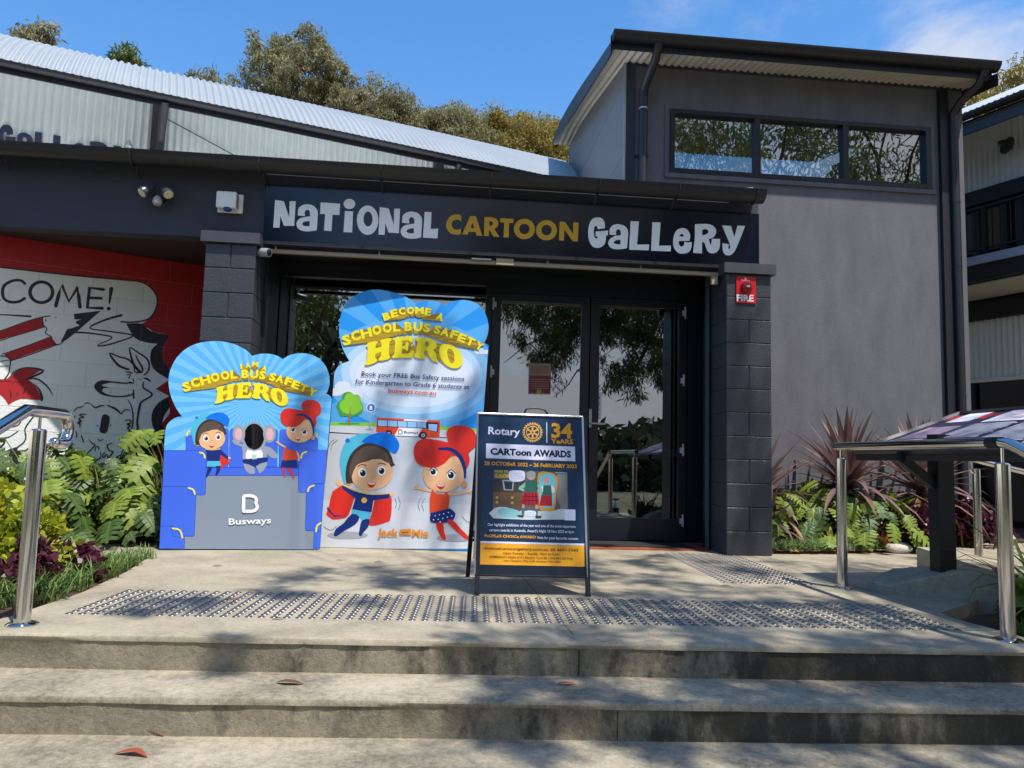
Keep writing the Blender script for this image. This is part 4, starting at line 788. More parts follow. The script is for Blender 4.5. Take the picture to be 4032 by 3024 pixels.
def boyhead(art, Tf):
    A = lambda m_, pts, k=3, c_=(): art.poly('print', m_, Tf, sm(pts, c_, k=k))
    A(TEAL, [(160, 1215), (135, 1110), (140, 1030), (170, 965), (230, 925), (300, 915), (330, 940), (240, 1010), (200, 1100), (180, 1180)])
    art.poly('print', BLUE, Tf, ell(180, 958, 14, 14, 10)); art.poly('print', SKIND, Tf, ell(188, 1200, 22, 24, 12))
    A(BRND, [(170, 1200), (172, 1110), (205, 1030), (270, 978), (345, 970), (412, 1005), (440, 1050), (452, 1090), (463, 1102), (440, 1112), (400, 1140), (205, 1210)], c_=(8,))
    A(SKIN, [(212, 1130), (260, 1088), (330, 1070), (400, 1070), (430, 1100), (446, 1150), (430, 1200), (380, 1240), (300, 1252), (235, 1232), (207, 1190)])
    A(BRN, [(190, 1130), (215, 1050), (270, 1000), (345, 990), (405, 1025), (432, 1075), (445, 1100), (400, 1082), (360, 1062), (300, 1080), (240, 1100), (215, 1140), (200, 1180)], c_=(6,))
    A(BLUE, [(262, 968), (310, 928), (380, 908), (440, 920), (480, 960), (485, 1000), (458, 1036), (400, 1000), (330, 975)])
    for cx_, cy_, r in ((268, 1150, 26), (380, 1137, 25)):
        art.poly('print', WHT, Tf, ell(cx_, cy_, r, r*1.12, 18)); art.poly('print', INKP, Tf, ell(cx_+2, cy_+1, r*.66, r*.74, 14)); art.poly('print', WHT, Tf, ell(cx_-5, cy_-8, r*.2, r*.2, 8))
    art.stroke('print', BRND, Tf, [(240, 1112), (262, 1100), (290, 1106)], 5); art.stroke('print', BRND, Tf, [(360, 1098), (385, 1092), (405, 1100)], 5)
    art.stroke('print', SKIND, Tf, [(322, 1172), (335, 1178), (345, 1170)], 4); A(REDP, [(296, 1205), (320, 1212), (347, 1207), (338, 1230), (318, 1238), (303, 1228)]); A(WHT, [(298, 1206), (320, 1213), (345, 1208), (335, 1218), (308, 1217)], k=2)
def girlhead(art, Tf):
    A = lambda m_, pts, k=3, c_=(): art.poly('print', m_, Tf, sm(pts, c_, k=k))
    A(REDP, [(775, 955), (768, 905), (800, 875), (860, 868), (920, 890), (945, 935), (942, 990), (900, 1030), (905, 1080), (880, 1130), (840, 1120), (790, 1010)])
    art.poly('print', SKIND, Tf, ell(872, 1218, 18, 22, 12))
    A(SKIN, [(640, 1115), (700, 1100), (760, 1080), (820, 1050), (862, 1100), (868, 1180), (835, 1235), (770, 1262), (700, 1255), (650, 1222), (628, 1170)])
    A(REDP, [(575, 1050), (573, 1000), (600, 960), (645, 945), (690, 952), (740, 960), (800, 980), (850, 1020), (872, 1070), (840, 1060), (800, 1045), (760, 1090), (700, 1120), (630, 1112), (592, 1088)])
    art.stroke('print', NVY, Tf, [(725, 1008), (790, 1010), (845, 1050), (872, 1115), (878, 1180)], [16, 22, 26, 22, 8])
    for cx_, cy_, r in ((690, 1142, 24), (795, 1162, 27)):
        art.poly('print', WHT, Tf, ell(cx_, cy_, r, r*1.1, 18)); art.poly('print', INKP, Tf, ell(cx_-2, cy_+1, r*.66, r*.74, 14)); art.poly('print', WHT, Tf, ell(cx_-8, cy_-8, r*.2, r*.2, 8))
        art.stroke('print', INKP, Tf, [(cx_-r, cy_-8), (cx_, cy_-r*1.15), (cx_+r, cy_-6)], 5)
    A(REDP, [(708, 1216), (735, 1224), (757, 1218), (750, 1240), (732, 1248), (715, 1236)]); A(WHT, [(710, 1217), (735, 1225), (755, 1219), (745, 1229), (720, 1228)], k=2)
def board(name, label, P, nrm, Uv, Tf, outl, holes=(), thick=.012):
    t = thing(name, label, 'cardboard cutout' if name == 'photo_cutout' else 'standee', P)
    a = Art(P, nrm, Uv); lo = [[a.uv(Tf(*p)) for p in l] for l in (outl, *holes)]; mb = MB(); allp = [p for l in lo for p in l]; n_ = len(allp)
    vs = [a.pt(p, 0) for p in allp]+[a.pt(p, -thick) for p in allp]; tri = tessellate_polygon([[Vector((p[0], p[1], 0)) for p in l] for l in lo])
    fs = [tuple(q) for q in tri]+[tuple(i+n_ for i in q)[::-1] for q in tri]; k = 0
    for l in lo: fs += [(k+i, k+(i+1) % len(l), k+(i+1) % len(l)+n_, k+i+n_) for i in range(len(l))]; k += len(l)
    mb.add(vs, fs); mb.build('panel', EDGE, t); return t, a
# ---- left board: bus seats with a face hole
n1 = Vector((.13, -.99, .06)).normalized()
o1 = sm([(50, 1587), (85, 870), (95, 725), (120, 670), (170, 635), (215, 627), (175, 570), (135, 480), (117, 380), (130, 290), (180, 195), (260, 125), (360, 88), (480, 80), (590, 100), (680, 145), (725, 187), (770, 174), (830, 170), (900, 183), (947, 210), (1000, 180), (1080, 167), (1160, 180), (1230, 225), (1272, 290), (1287, 370), (1275, 430), (1262, 460), (1290, 478), (1302, 500), (1270, 870), (1216, 1590)], (0, 1, 5, 16, 20, 28, 30, 31, 32), k=3)
hole = ell(738, 773, 74, 95, 32)
s1, a1 = board('photo_cutout', 'blue cut-out photo board of bus seats with an oval face hole', (-1.45, 6.02, 0), n1, (.99, .13, 0), z5, o1, (hole,))
A1 = lambda m_, pts, *h: a1.poly('print', m_, z5, pts, *h)
a1.cur = 'painted_sky'
A1(SKY1, o1, hole)
tr = tri2([[a1.uv(z5(*p)) for p in o1], [a1.uv(z5(*p)) for p in hole]]); c0 = a1.uv(z5(722, 520))
for i in range(40):
    a0 = 2*math.pi*i/40; a_1 = a0+math.pi/40; w = [c0]+[a1.uv(z5(722+2600*math.cos(q), 520+2600*math.sin(q))) for q in (a0, a_1)]
    for t in tr:
        q = clipc(t, w)
        if q: a1._add('print', SKY2, [q])
a1.lay += 1
a1.cur = 'painted_bus_floor'
A1(GREY, [(385, 1054), (1062, 1054), (1120, 1178), (1170, 1465), (1216, 1588), (235, 1586), (235, 1500), (300, 1490), (316, 1196)])
seats = [[(243, 872), (243, 778), (255, 765), (340, 765), (340, 715), (542, 715), (552, 727), (550, 995), (390, 995), (390, 900), (342, 872)],
 [(563, 730), (575, 715), (663, 717), (668, 800), (700, 860), (738, 870), (780, 860), (812, 800), (812, 718), (898, 720), (908, 735), (905, 993), (558, 995)], [(925, 735), (935, 722), (1130, 725), (1190, 778), (1200, 795), (1200, 870), (1110, 870), (1065, 920), (1062, 993), (918, 993)],
 [(390, 997), (1062, 995), (1062, 1055), (388, 1055)], [(85, 872), (340, 872), (362, 885), (364, 918), (392, 925), (385, 1190), (375, 1197), (300, 1195), (260, 1135), (73, 1134)],
 [(72, 1136), (250, 1136), (262, 1188), (318, 1197), (305, 1490), (295, 1497), (225, 1495), (145, 1421), (58, 1421)], [(58, 1423), (140, 1423), (150, 1495), (235, 1510), (235, 1581), (51, 1586)],
 [(1268, 870), (1120, 870), (1075, 918), (1062, 950), (1060, 1165), (1070, 1177), (1140, 1177), (1175, 1114), (1248, 1112)], [(1247, 1114), (1175, 1116), (1160, 1175), (1118, 1178), (1110, 1445), (1120, 1455), (1180, 1455), (1222, 1396), (1228, 1396)], [(1227, 1399), (1215, 1462), (1175, 1466), (1168, 1586), (1216, 1586)]]
a1.cur = 'painted_seat_backing'
for s_ in ([(335, 873), (392, 873), (392, 930), (335, 930)], [(245, 1137), (318, 1137), (318, 1197), (245, 1197)], [(135, 1422), (235, 1422), (235, 1510), (135, 1500)], [(1062, 871), (1125, 871), (1125, 930), (1062, 940)], [(1115, 1116), (1182, 1114), (1182, 1178), (1115, 1178)], [(1168, 1400), (1228, 1396), (1222, 1470), (1168, 1470)]): A1(SEAT, s_)
for i_, s_ in enumerate(seats): a1.cur = 'painted_seat#%d' % i_; A1(SEAT, s_); a1.stroke('print', SEATL, z5, s_, 2.6, closed=True, smooth=False)
for p in ([(345, 887), (372, 897), (381, 926)], [(262, 1145), (297, 1158), (308, 1190)], [(148, 1438), (200, 1452), (218, 1505)], [(1118, 882), (1088, 897), (1079, 926)], [(1172, 1127), (1138, 1142), (1129, 1170)], [(1222, 1400), (1196, 1420), (1188, 1460)], [(253, 765), (256, 745), (268, 733)], [(1190, 772), (1192, 758), (1188, 745)]): a1.cur = 'painted_handle#%d' % int(p[0][0]+p[0][1]); a1.stroke('print', YEL, z5, p, 12)
a1.cur = 'painted_koala'
# koala round the hole
for cx_, sgn in ((628, -1), (850, 1)): A1(KGR, ell(cx_, 752, 46, 66, 20)); A1(PINK, ell(cx_+sgn*2, 755, 27, 44, 18))
def ringp(Tf, m_, rx, ry): A1(m_, ell(738, 778, rx, ry, 28), hole)
ringp(z5, KGR, 90, 112)
A1(KGR, sm([(650, 850), (600, 830), (578, 800), (590, 795), (620, 815), (660, 830), (740, 870), (820, 840), (880, 870), (908, 905), (900, 930), (860, 925), (830, 900), (835, 960), (820, 1000), (780, 1040), (760, 1000), (740, 990), (745, 1040), (700, 1040), (668, 1000), (655, 920)], k=2)); A1(WHT, sm([(690, 868), (738, 880), (790, 868), (800, 925), (740, 935), (678, 930)], k=2)); A1(NVY, sm([(655, 938), (740, 930), (836, 922), (835, 955), (790, 965), (750, 990), (735, 992), (700, 975), (660, 965)], (0, 2), k=2)); A1(pc('badge', 178, 214, 190), [(722, 905), (755, 902), (758, 935), (725, 938)])
b5 = lambda x, y: z5(430+(x-320)*.78, 770+(y-1130)*.78)
a1.cur = 'painted_child#1'
A1(REDP, [(490, 890), (545, 935), (566, 970), (525, 978), (500, 1010), (486, 950)]); A1(NVY, [(385, 862), (488, 860), (520, 890), (562, 930), (550, 942), (495, 905), (490, 948), (398, 950), (394, 890)]); a1.stroke('print', pc('gold_line', 232, 196, 84), z5, [(386, 862), (432, 868), (490, 862)], 8)
A1(TEAL, [(400, 950), (490, 950), (500, 988), (440, 992), (395, 988)]); A1(NVY, [(405, 990), (438, 990), (425, 1020), (398, 1066), (388, 1066), (400, 1010)]); A1(NVY, [(462, 985), (498, 985), (490, 1020), (468, 1054), (455, 1052), (468, 1010)]); A1(SKIN, ell(560, 928, 10, 9, 10)); boyhead(a1, b5)
a1.cur = 'painted_child#2'
g5 = lambda x, y: z5(932+(x-575)*.787, 620+(y-960)*.787-42)
a1.stroke('print', SKIN, z5, [(965, 850), (930, 830), (905, 812)], 13); a1.stroke('print', SKIN, z5, [(1045, 880), (1062, 915), (1062, 945)], 12)
A1(ORG, [(958, 845), (975, 862), (1025, 875), (1047, 878), (1050, 940), (945, 945), (950, 890)]); A1(NVY, [(940, 950), (1046, 944), (1056, 998), (930, 996)]); A1(REDP, [(940, 998), (965, 998), (960, 1035), (968, 1060), (955, 1060), (945, 1030)]); A1(REDP, [(978, 1000), (1005, 1000), (1018, 1040), (1032, 1070), (1018, 1070), (1000, 1040)]); girlhead(a1, g5)
h5 = lambda x, y: z5(455+(x-395)*.3746, 378+(y-495)*.369); t5 = lambda x, y: z5(225+(x-78)*.473, 345+(y-412)*.47)
arch(a1, z5, [('I', 640, 280, 14, 34), ('A', 680, 272, 34, 34), ('M', 722, 264, 46, 34), ('A', 792, 292, 34, 34)], [-.1, -.1, .05, .25], (725, 310), .6)
arch(a1, t5, LET, SLOPE, (1085, 505), .45); hero(a1, h5)
a1.cur = 'company_logo'
lg = [(660, 1325), (655, 1210), (662, 1198), (725, 1196), (755, 1215), (762, 1240), (750, 1262), (768, 1275), (762, 1302), (730, 1318), (680, 1318)]
def blogo(art, m1_, m2_, Tf, w): art.stroke('print', m1_, Tf, [(662, 1312), (664, 1210), (675, 1202), (715, 1202), (745, 1212), (756, 1235), (752, 1252)], w, corners=(1,)); art.stroke('print', m2_, Tf, [(664, 1314), (715, 1314), (748, 1306), (762, 1282), (752, 1256)], w)
blogo(a1, WHT, WHT, z5, 24); a1.stroke('print', GREY, z5, ell(752, 1254, 15, 15, 12), 2.5, closed=True); a1.stroke('print', GREY, z5, ell(666, 1315, 13, 12, 10), 2.5, closed=True)
a1.cur = 'lettering'
a1.text('print', WHT, z5, 'Busways', (554, 1411), (862, 1400), 46, off=.018)
a1.build(s1)
MB().tube([a1.pt((-.4, .9), -.03), Vector((-1.90, 6.50, .01))], .012, 6).build('rear_strut', GUT, s1)
# ---- right board: become a hero
n2 = Vector((-.104*math.cos(.07), -.995*math.cos(.07), math.sin(.07))).normalized()
o2 = sm([(13, 1590), (75, 880), (97, 600), (102, 555), (130, 510), (190, 485), (150, 410), (128, 310), (140, 210), (190, 120), (270, 75), (350, 60), (440, 75), (520, 100), (582, 142), (620, 130), (680, 126), (720, 136), (750, 156), (800, 132), (870, 122), (940, 140), (990, 190), (1015, 260), (1010, 330), (990, 375), (1016, 392), (985, 790), (911, 1612)], (0, 1, 5, 14, 18, 25, 26, 27, 28), k=3)
s2, a2 = board('advert_cutout', 'taller cut-out board with a red bus and two cartoon children running', (-.28, 6.215, 0), n2, (.995, -.104, 0), z6, o2); s2['category'] = 'standee'
A2 = lambda m_, pts, *h: a2.poly('print', m_, z6, pts, *h)
a2.cur = 'painted_sky'
A2(SKY3, o2); rays(a2, z6, o2, (560, 430), 14, SKY4, off=.2)
clip2 = tri2([[a2.uv(z6(*p)) for p in o2]])
def inside(m_, pts):
    for t in clip2:
        for q in tri2([[a2.uv(z6(*p)) for p in pts]]):
            r = clipc(q, t)
            if r: a2._add('print', m_, [r])
    a2.lay += .6
for k, (rx, ry, cm) in enumerate(((520, 330, pc('halo1', 104, 178, 238)), (475, 285, pc('halo2', 140, 196, 240)), (420, 240, pc('halo3', 184, 216, 244)), (370, 200, pc('halo4', 212, 228, 246)))): inside(cm, ell(560, 560, rx, ry, 36, .04))
for cx_, cy_, rx, ry in ((560, 560, 330, 120), (300, 580, 70, 60), (840, 580, 60, 55)): inside(pc('cloud', 224, 232, 244), ell(cx_, cy_, rx, ry, 24))
for cx_, cy_, rx, ry in ((150, 640, 48, 36), (205, 670, 60, 28), (110, 670, 40, 24), (245, 690, 28, 18), (960, 425, 30, 20), (985, 432, 40, 14)): inside(pc('cloud', 224, 232, 244), ell(cx_, cy_, rx, ry, 18))
a2.cur = 'painted_grass'
inside(GRN, [(60, 848), (400, 852), (720, 872), (1000, 890), (1000, 912), (700, 895), (400, 875), (60, 868)])
a2.cur = 'painted_footpath'
inside(GREYL2, [(60, 868), (400, 875), (700, 892), (1000, 908), (1000, 950), (600, 940), (60, 905)]); inside(INKP, [(55, 907), (550, 932), (1000, 945), (1000, 950), (550, 937), (55, 912)])
a2.cur = 'painted_road'
inside(GREYL, [(50, 912), (550, 937), (1000, 950), (1000, 1340), (20, 1310)]); inside(GREYL2, [(20, 1310), (1000, 1340), (1000, 1600), (0, 1600)])
# tree, stop sign and bus
a2.cur = 'painted_tree'
A2(GRND, ell(188, 857, 66, 6, 16)); A3 = lambda m_, pts, k=3, c_=(): a2.poly('print', m_, zU, sm(pts, c_, k=k))
A3(GRND, [(310, 250), (308, 190), (340, 130), (420, 105), (490, 125), (520, 160), (590, 158), (640, 210), (650, 290), (690, 350), (690, 430), (640, 510), (560, 535), (520, 545), (480, 580), (430, 545), (300, 555), (250, 490), (240, 430), (205, 370), (240, 290), (300, 250)], k=2)
A3(GRN, [(355, 240), (365, 180), (420, 130), (490, 130), (540, 165), (600, 175), (645, 230), (640, 300), (680, 360), (670, 430), (600, 480), (520, 520), (450, 510), (330, 480), (270, 400), (270, 310), (320, 260)], k=2)
a2.stroke('print', TRNK, zU, [(435, 690), (440, 600), (455, 480), (462, 360)], [50, 34, 22, 6]); a2.stroke('print', TRNK, zU, [(438, 560), (405, 535), (378, 502)], [18, 10, 5]); a2.stroke('print', TRNK, zU, [(455, 525), (480, 500), (508, 480)], [16, 9, 5])
a2.cur = 'painted_bus_stop'; a2.poly('print', SHAD, zU, ell(805, 788, 80, 12, 16)); a2.stroke('print', SHAD, zU, [(808, 788), (815, 650), (822, 470)], 22); a2.poly('print', WHT, zU, ell(834, 394, 82, 82, 26)); a2.poly('print', pc('stop_blue', 56, 108, 190), zU, ell(834, 394, 70, 70, 24)); a2.text('print', WHT, zU, 'B', (806, 428), (862, 432), 72, off=.04)
a2.cur = 'painted_bus'
def BP(m_, pts): a2.poly('print', m_, zU, pts)
BP(ORG, [(948, 575), (1845, 612), (2085, 628), (2088, 700), (2075, 938), (1850, 930), (1700, 918), (1260, 900), (925, 830)]); BP(WHT, [(1440, 600), (1860, 618), (1840, 655), (1425, 630)]); BP(WHT, [(1345, 752), (1765, 772), (1675, 918), (1258, 900)])
BP(INKP, [(952, 610), (1840, 655), (1838, 772), (948, 735)])
for x0, x1 in ((960, 1128), (1140, 1306), (1318, 1484), (1496, 1662), (1674, 1832)): f_ = lambda x: (x-960)*.05; BP(pc('bus_glass', 150, 200, 244), [(x0, 618+f_(x0)), (x1, 618+f_(x1)), (x1, 724+f_(x1)*.85), (x0, 724+f_(x0)*.85)])
BP(INKP, [(1840, 655), (2050, 668), (2060, 700), (2040, 842), (1870, 795), (1842, 760)]); BP(MATS['print_bus_glass'], [(1878, 688), (2040, 695), (2025, 830), (1880, 795)])
for cx_, cy_, rx, ry in ((1155, 868, 62, 66), (1780, 895, 68, 66)): BP(INKP, ell(cx_, cy_, rx, ry, 24)); BP(pc('wheel_grey', 180, 186, 196), ell(cx_, cy_, rx*.55, ry*.55, 18)); BP(INKP, ell(cx_, cy_, rx*.2, ry*.2, 10))
lT = lambda x, y: zU(1330+(x-655)*.68, 790+(y-1196)*.70); blogo(a2, ORG, TEAL, lT, 24); a2.text('print', NVY, zU, 'Busways', (1436, 858), (1688, 868), 46, off=.012)
a2.cur = 'motion_line'
# children
for p in ([(120, 955), (90, 980), (80, 1015)], [(100, 950), (75, 975), (62, 1010)], [(478, 1290), (492, 1330), (480, 1372)], [(460, 1300), (470, 1332), (462, 1362)], [(640, 1300), (620, 1335), (632, 1375)], [(615, 1300), (598, 1335), (608, 1372)], [(860, 1410), (890, 1440), (930, 1448)], [(40, 1470), (80, 1490), (115, 1465)]): a2.stroke('print', INKP, z6, p, 2.2)
a2.cur = 'painted_child#1'; A2(SHAD, ell(180, 1520, 120, 22, 20))
A2(REDP, sm([(150, 1225), (90, 1260), (70, 1340), (52, 1395), (90, 1425), (150, 1420), (185, 1400), (215, 1310), (220, 1260)], (0, 3), k=2)); A2(REDP, sm([(340, 1305), (430, 1285), (442, 1330), (438, 1400), (430, 1435), (390, 1450), (340, 1462), (303, 1455), (325, 1380)], (0, 4), k=2)); A2(NVY, [(60, 1350), (100, 1400), (175, 1405), (100, 1412), (58, 1365)])
A2(SKIN, sm([(112, 1190), (128, 1195), (148, 1218), (135, 1228), (112, 1215)], k=2)); A2(SKIN, ell(442, 1275, 14, 13, 12)); A2(SKIN, [(275, 1245), (300, 1245), (298, 1285), (272, 1285)])
A2(NVY, [(145, 1222), (220, 1258), (330, 1275), (430, 1270), (427, 1300), (332, 1312), (322, 1382), (205, 1370), (226, 1302), (150, 1245)]); a2.stroke('print', MATS['print_gold_line'], z6, [(150, 1220), (220, 1252), (290, 1272), (360, 1276), (430, 1270)], 7); a2.poly('print', MATS['print_gold_line'], z6, ell(278, 1312, 17, 17, 14))
A2(TEAL, [(205, 1365), (320, 1385), (312, 1425), (264, 1435), (252, 1412), (203, 1395)]); A2(NVY, sm([(205, 1392), (250, 1412), (225, 1455), (165, 1490), (115, 1526), (97, 1518), (112, 1480), (155, 1450)], k=2)); A2(NVY, sm([(264, 1433), (310, 1424), (302, 1470), (275, 1500), (262, 1525), (246, 1517), (252, 1480)], k=2)); boyhead(a2, z6)
a2.cur = 'painted_child#2'; A2(SHAD, ell(820, 1535, 110, 20, 20))
a2.stroke('print', SKIN, z6, [(695, 1258), (650, 1250), (590, 1238)], [18, 17, 13]); a2.stroke('print', SKIN, z6, [(772, 1275), (830, 1275), (900, 1258)], [18, 17, 13])
for p in ([(592, 1238), (578, 1226)], [(592, 1236), (596, 1218)], [(590, 1240), (575, 1242)], [(898, 1258), (912, 1272)], [(900, 1256), (902, 1238)], [(900, 1258), (916, 1258)]): a2.stroke('print', SKIN, z6, p, 7, smooth=False)
A2(ORG, [(680, 1245), (700, 1268), (750, 1278), (768, 1262), (787, 1290), (776, 1378), (668, 1388), (667, 1300)]); A2(NVY, sm([(672, 1388), (785, 1360), (820, 1390), (800, 1435), (740, 1447), (672, 1440)], (0, 1), k=2))
for x, y in ((700, 1405), (725, 1398), (750, 1392), (778, 1385), (690, 1428), (718, 1425), (745, 1420), (772, 1412), (798, 1405), (730, 1440)): A2(WHT, ell(x, y, 4, 4, 8))
A2(REDP, sm([(705, 1447), (745, 1447), (752, 1500), (766, 1540), (745, 1547), (720, 1500)], k=2)); A2(REDP, sm([(768, 1440), (802, 1428), (850, 1480), (899, 1530), (882, 1545), (830, 1500)], k=2)); girlhead(a2, z6)
a2.cur = 'lettering'
# words
arch(a2, zH, [('B', 672, 255, 100, 105), ('E', 782, 212, 100, 105), ('C', 892, 178, 95, 98), ('O', 1004, 168, 108, 98), ('M', 1122, 166, 125, 92), ('E', 1258, 190, 92, 100), ('A', 1420, 258, 100, 100)], [-.3, -.25, -.12, 0, .05, .15, .35], (1080, 240), .6)
arch(a2, zH, LET, SLOPE, (1112, 505), .5); hero(a2, zH)
TXT = pc('text_navy', 40, 62, 128)
a2.text('print', TXT, z6, 'Book your FREE Bus Safety sessions', (262, 572), (872, 604), 26, off=.014); a2.text('print', TXT, z6, 'for Kindergarten to Grade 6 students at', (226, 618), (902, 652), 26, off=.014); a2.text('print', ORG, z6, 'busways.com.au', (421, 672), (705, 688), 25, off=.014)
a2.text('print', pc('title_orange', 226, 142, 44), z6, 'Jack', (358, 1524), (482, 1526), 46, off=.03); a2.text('print', MATS['print_title_orange'], z6, 'Mia', (562, 1526), (660, 1528), 42, off=.03); A2(MATS['print_title_orange'], [(488, 1488), (555, 1480), (558, 1518), (490, 1516)]); a2.text('print', INKP, z6, 'and', (503, 1508), (540, 1508), 14, off=.02)
a2.build(s2)
# ================================================================== A-frame sign
af = thing('sandwich_board', 'navy and gold A-frame poster stand advertising Rotary CARTOON AWARDS', 'sign', (.56, 4.4, 0)); lean = .19
nA = Vector((0, -math.cos(lean), math.sin(lean))); pA = Vector((.56, 4.235, .10)); aA = Art(pA, nA, (1, 0, 0), step=.00016); zP = T(1840, 1550, .5123); zQ, zR = T(1900, 1620, .18083), T(1900, 1900, .24111)
PN, PG, PLV, PD = pc('poster_navy', 30, 56, 84), pc('poster_gold', 238, 166, 40), pc('poster_lavender', 222, 224, 244), pc('poster_strip', 30, 38, 52)
q = [aA.uv(zP(x, y)) for x, y in ((85, 152), (880, 180), (918, 1410), (60, 1395))]
mb = MB(); v4 = [aA.pt(p, 0) for p in q]; mb.prism([v4[0], v4[1], v4[2], v4[3]], -nA*.02); mb.build('front_panel', BLK, af)
aA.cur = 'poster_sheet'; aA.poly('poster', PN, zP, [(92, 160), (876, 186), (912, 1160), (70, 1132)]); aA.poly('poster', PLV, zP, [(70, 1132), (912, 1153), (912, 1168), (69, 1146)]); aA.poly('poster', PG, zP, [(69, 1147), (912, 1169), (916, 1330), (64, 1312)]); aA.poly('poster', PD, zP, [(64, 1314), (916, 1332), (918, 1406), (61, 1392)])
aA.cur = 'lettering'; aA.text('poster', PLV, zQ, 'Rotary', (122, 490), (812, 525), 165, off=.02)
aA.cur = 'wheel_emblem'
gear = []
for i in range(24):
    for da, r in ((-.085, 188), (-.05, 220), (.05, 220), (.085, 188)): a_ = 2*math.pi*i/24+da*1.2; gear.append((1090+r*math.cos(a_), 455+r*math.sin(a_)))
GW = pc('wheel_gold', 222, 170, 84); aA.poly('poster', GW, zQ, gear, ell(1090, 455, 172, 172, 40)); aA.poly('poster', GW, zQ, ell(1090, 455, 143, 143, 40), ell(1090, 455, 124, 124, 36))
for a_ in (-1.57, -.1, 3.24): pass
for i in range(6): a_ = math.pi/6+i*math.pi/3; aA.poly('poster', GW, zQ, [(1090+r*math.cos(a_+d_), 455+r*math.sin(a_+d_)) for r, d_ in ((40, -.5), (126, -.16), (126, .16), (40, .5))])
for i in range(4): a_ = math.pi/4+i*math.pi/2+(0.12 if i in (0, 3) else -.12); aA.poly('poster', GW, zQ, [(1090+r*math.cos(a_+d_), 455+r*math.sin(a_+d_)) for r, d_ in ((142, -.05), (174, -.05), (174, .05), (142, .05))])
aA.poly('poster', GW, zQ, ell(1090, 455, 46, 46, 20), ell(1090, 455, 20, 20, 14))
for txt, r, c_, sg_ in (('ROTARY', 150, -math.pi/2, 1), ('INTERNATIONAL', 166, math.pi/2, -1)):
    n_ = len(txt); st = .155 if sg_ > 0 else .135
    for i, ch in enumerate(txt):
        a_ = c_+sg_*(i-(n_-1)/2)*st; p = (1090+r*math.cos(a_), 455+r*math.sin(a_)); t_ = (-math.sin(a_)*sg_, math.cos(a_)*sg_); w = 9 if ch != 'I' else 2
        aA.text('poster', GW, zQ, ch, (p[0]-t_[0]*w, p[1]-t_[1]*w), (p[0]+t_[0]*w, p[1]+t_[1]*w), 20, off=.02)
aA.cur = 'title_bar'
aA.poly('poster', PLV, zQ, [(1388, 238), (1404, 238), (1408, 692), (1392, 692)])
aA.cur = 'lettering'; aA.text('poster', PG, zQ, '34', (1500, 562), (1950, 578), 315, off=.035); aA.text('poster', PG, zQ, 'YeARS', (1490, 695), (1968, 710), 104, off=.035)
aA.poly('poster', PLV, zQ, [(78, 698), (2012, 768), (2018, 1088), (72, 1018)]); aA.text('poster', pc('poster_ink', 16, 30, 60), zQ, 'CARToon', (165, 935), (1060, 968), 140, off=.05); aA.text('poster', MATS['print_poster_ink'], zQ, 'AWARDS', (1112, 970), (1925, 1000), 140, off=.05)
aA.text('poster', PG, zQ, '28 OCTOBeR 2022 – 26 FeBRUARY 2023', (38, 1165), (2052, 1238), 82, off=.03)
aA.cur = 'cartoon_picture'
# plain generic stand-in for the printed cartoon: a desk, a kilted figure seen from behind and a gilt mirror
AP = lambda n_, r, g, b, pts, k=0: aA.poly('poster', pc('art_'+n_, r, g, b), zP, sm(pts, k=k) if k else pts)
AP('grey', 92, 92, 94, [(200, 585), (770, 605), (776, 930), (740, 968), (195, 958)]); AP('dim', 62, 58, 60, [(200, 655), (440, 660), (420, 760), (200, 752)]); AP('pale', 196, 206, 208, [(660, 900), (735, 880), (770, 930), (740, 968), (200, 958), (210, 880), (300, 870), (380, 900)], 2); AP('mist', 130, 128, 126, [(690, 620), (765, 620), (770, 880), (720, 890), (690, 800)]); AP('aqua', 140, 196, 204, [(225, 895), (330, 880), (420, 920), (380, 955), (280, 950)], 2)
AP('desk', 106, 82, 56, [(197, 748), (420, 755), (418, 870), (400, 910), (385, 880), (300, 872), (205, 868)])
for x, y in ((228, 798), (345, 800), (228, 835), (345, 840)): AP('knob', 180, 160, 104, ell(x, y, 11, 10, 10))
AP('desk2', 84, 60, 42, [(197, 745), (422, 752), (422, 764), (197, 757)]); AP('frame', 150, 170, 172, [(268, 662), (358, 668), (352, 745), (280, 742)]); AP('dim2', 40, 44, 62, [(280, 672), (348, 677), (344, 738), (290, 735)])
AP('gilt', 200, 150, 52, [(545, 612), (620, 602), (690, 640), (685, 760), (668, 895), (600, 900), (548, 880), (540, 740)], 2); AP('mirror', 96, 190, 214, [(558, 640), (620, 615), (672, 650), (668, 760), (652, 870), (560, 862), (556, 740)], 2)
for dx, dy, s_ in ((0, 0, 1.), (-1, -1, 0)):
    if s_: AP('skin', 190, 150, 140, ell(608, 668, 26, 32, 14)); AP('vest', 46, 96, 84, [(580, 705), (645, 705), (650, 785), (575, 782)]); AP('sleeve', 204, 216, 222, [(570, 712), (584, 706), (580, 760), (562, 740)]); AP('sleeve', 204, 216, 222, [(643, 706), (665, 715), (672, 755), (650, 765)]); AP('kilt', 168, 30, 44, [(568, 780), (650, 783), (652, 865), (552, 862)])
AP('skin', 190, 150, 140, ell(490, 632, 34, 34, 14)); AP('hair', 150, 154, 150, [(455, 625), (465, 600), (500, 594), (522, 608), (524, 635), (500, 640), (470, 642)], 2); AP('vest', 46, 96, 84, [(442, 680), (475, 668), (515, 668), (545, 690), (540, 760), (440, 756)]); AP('sleeve2', 130, 176, 160, [(445, 682), (400, 715), (392, 735), (430, 752), (440, 740), (425, 728), (445, 715)]); AP('sleeve2', 130, 176, 160, [(540, 690), (572, 730), (570, 748), (540, 756), (536, 742), (552, 732), (536, 712)])
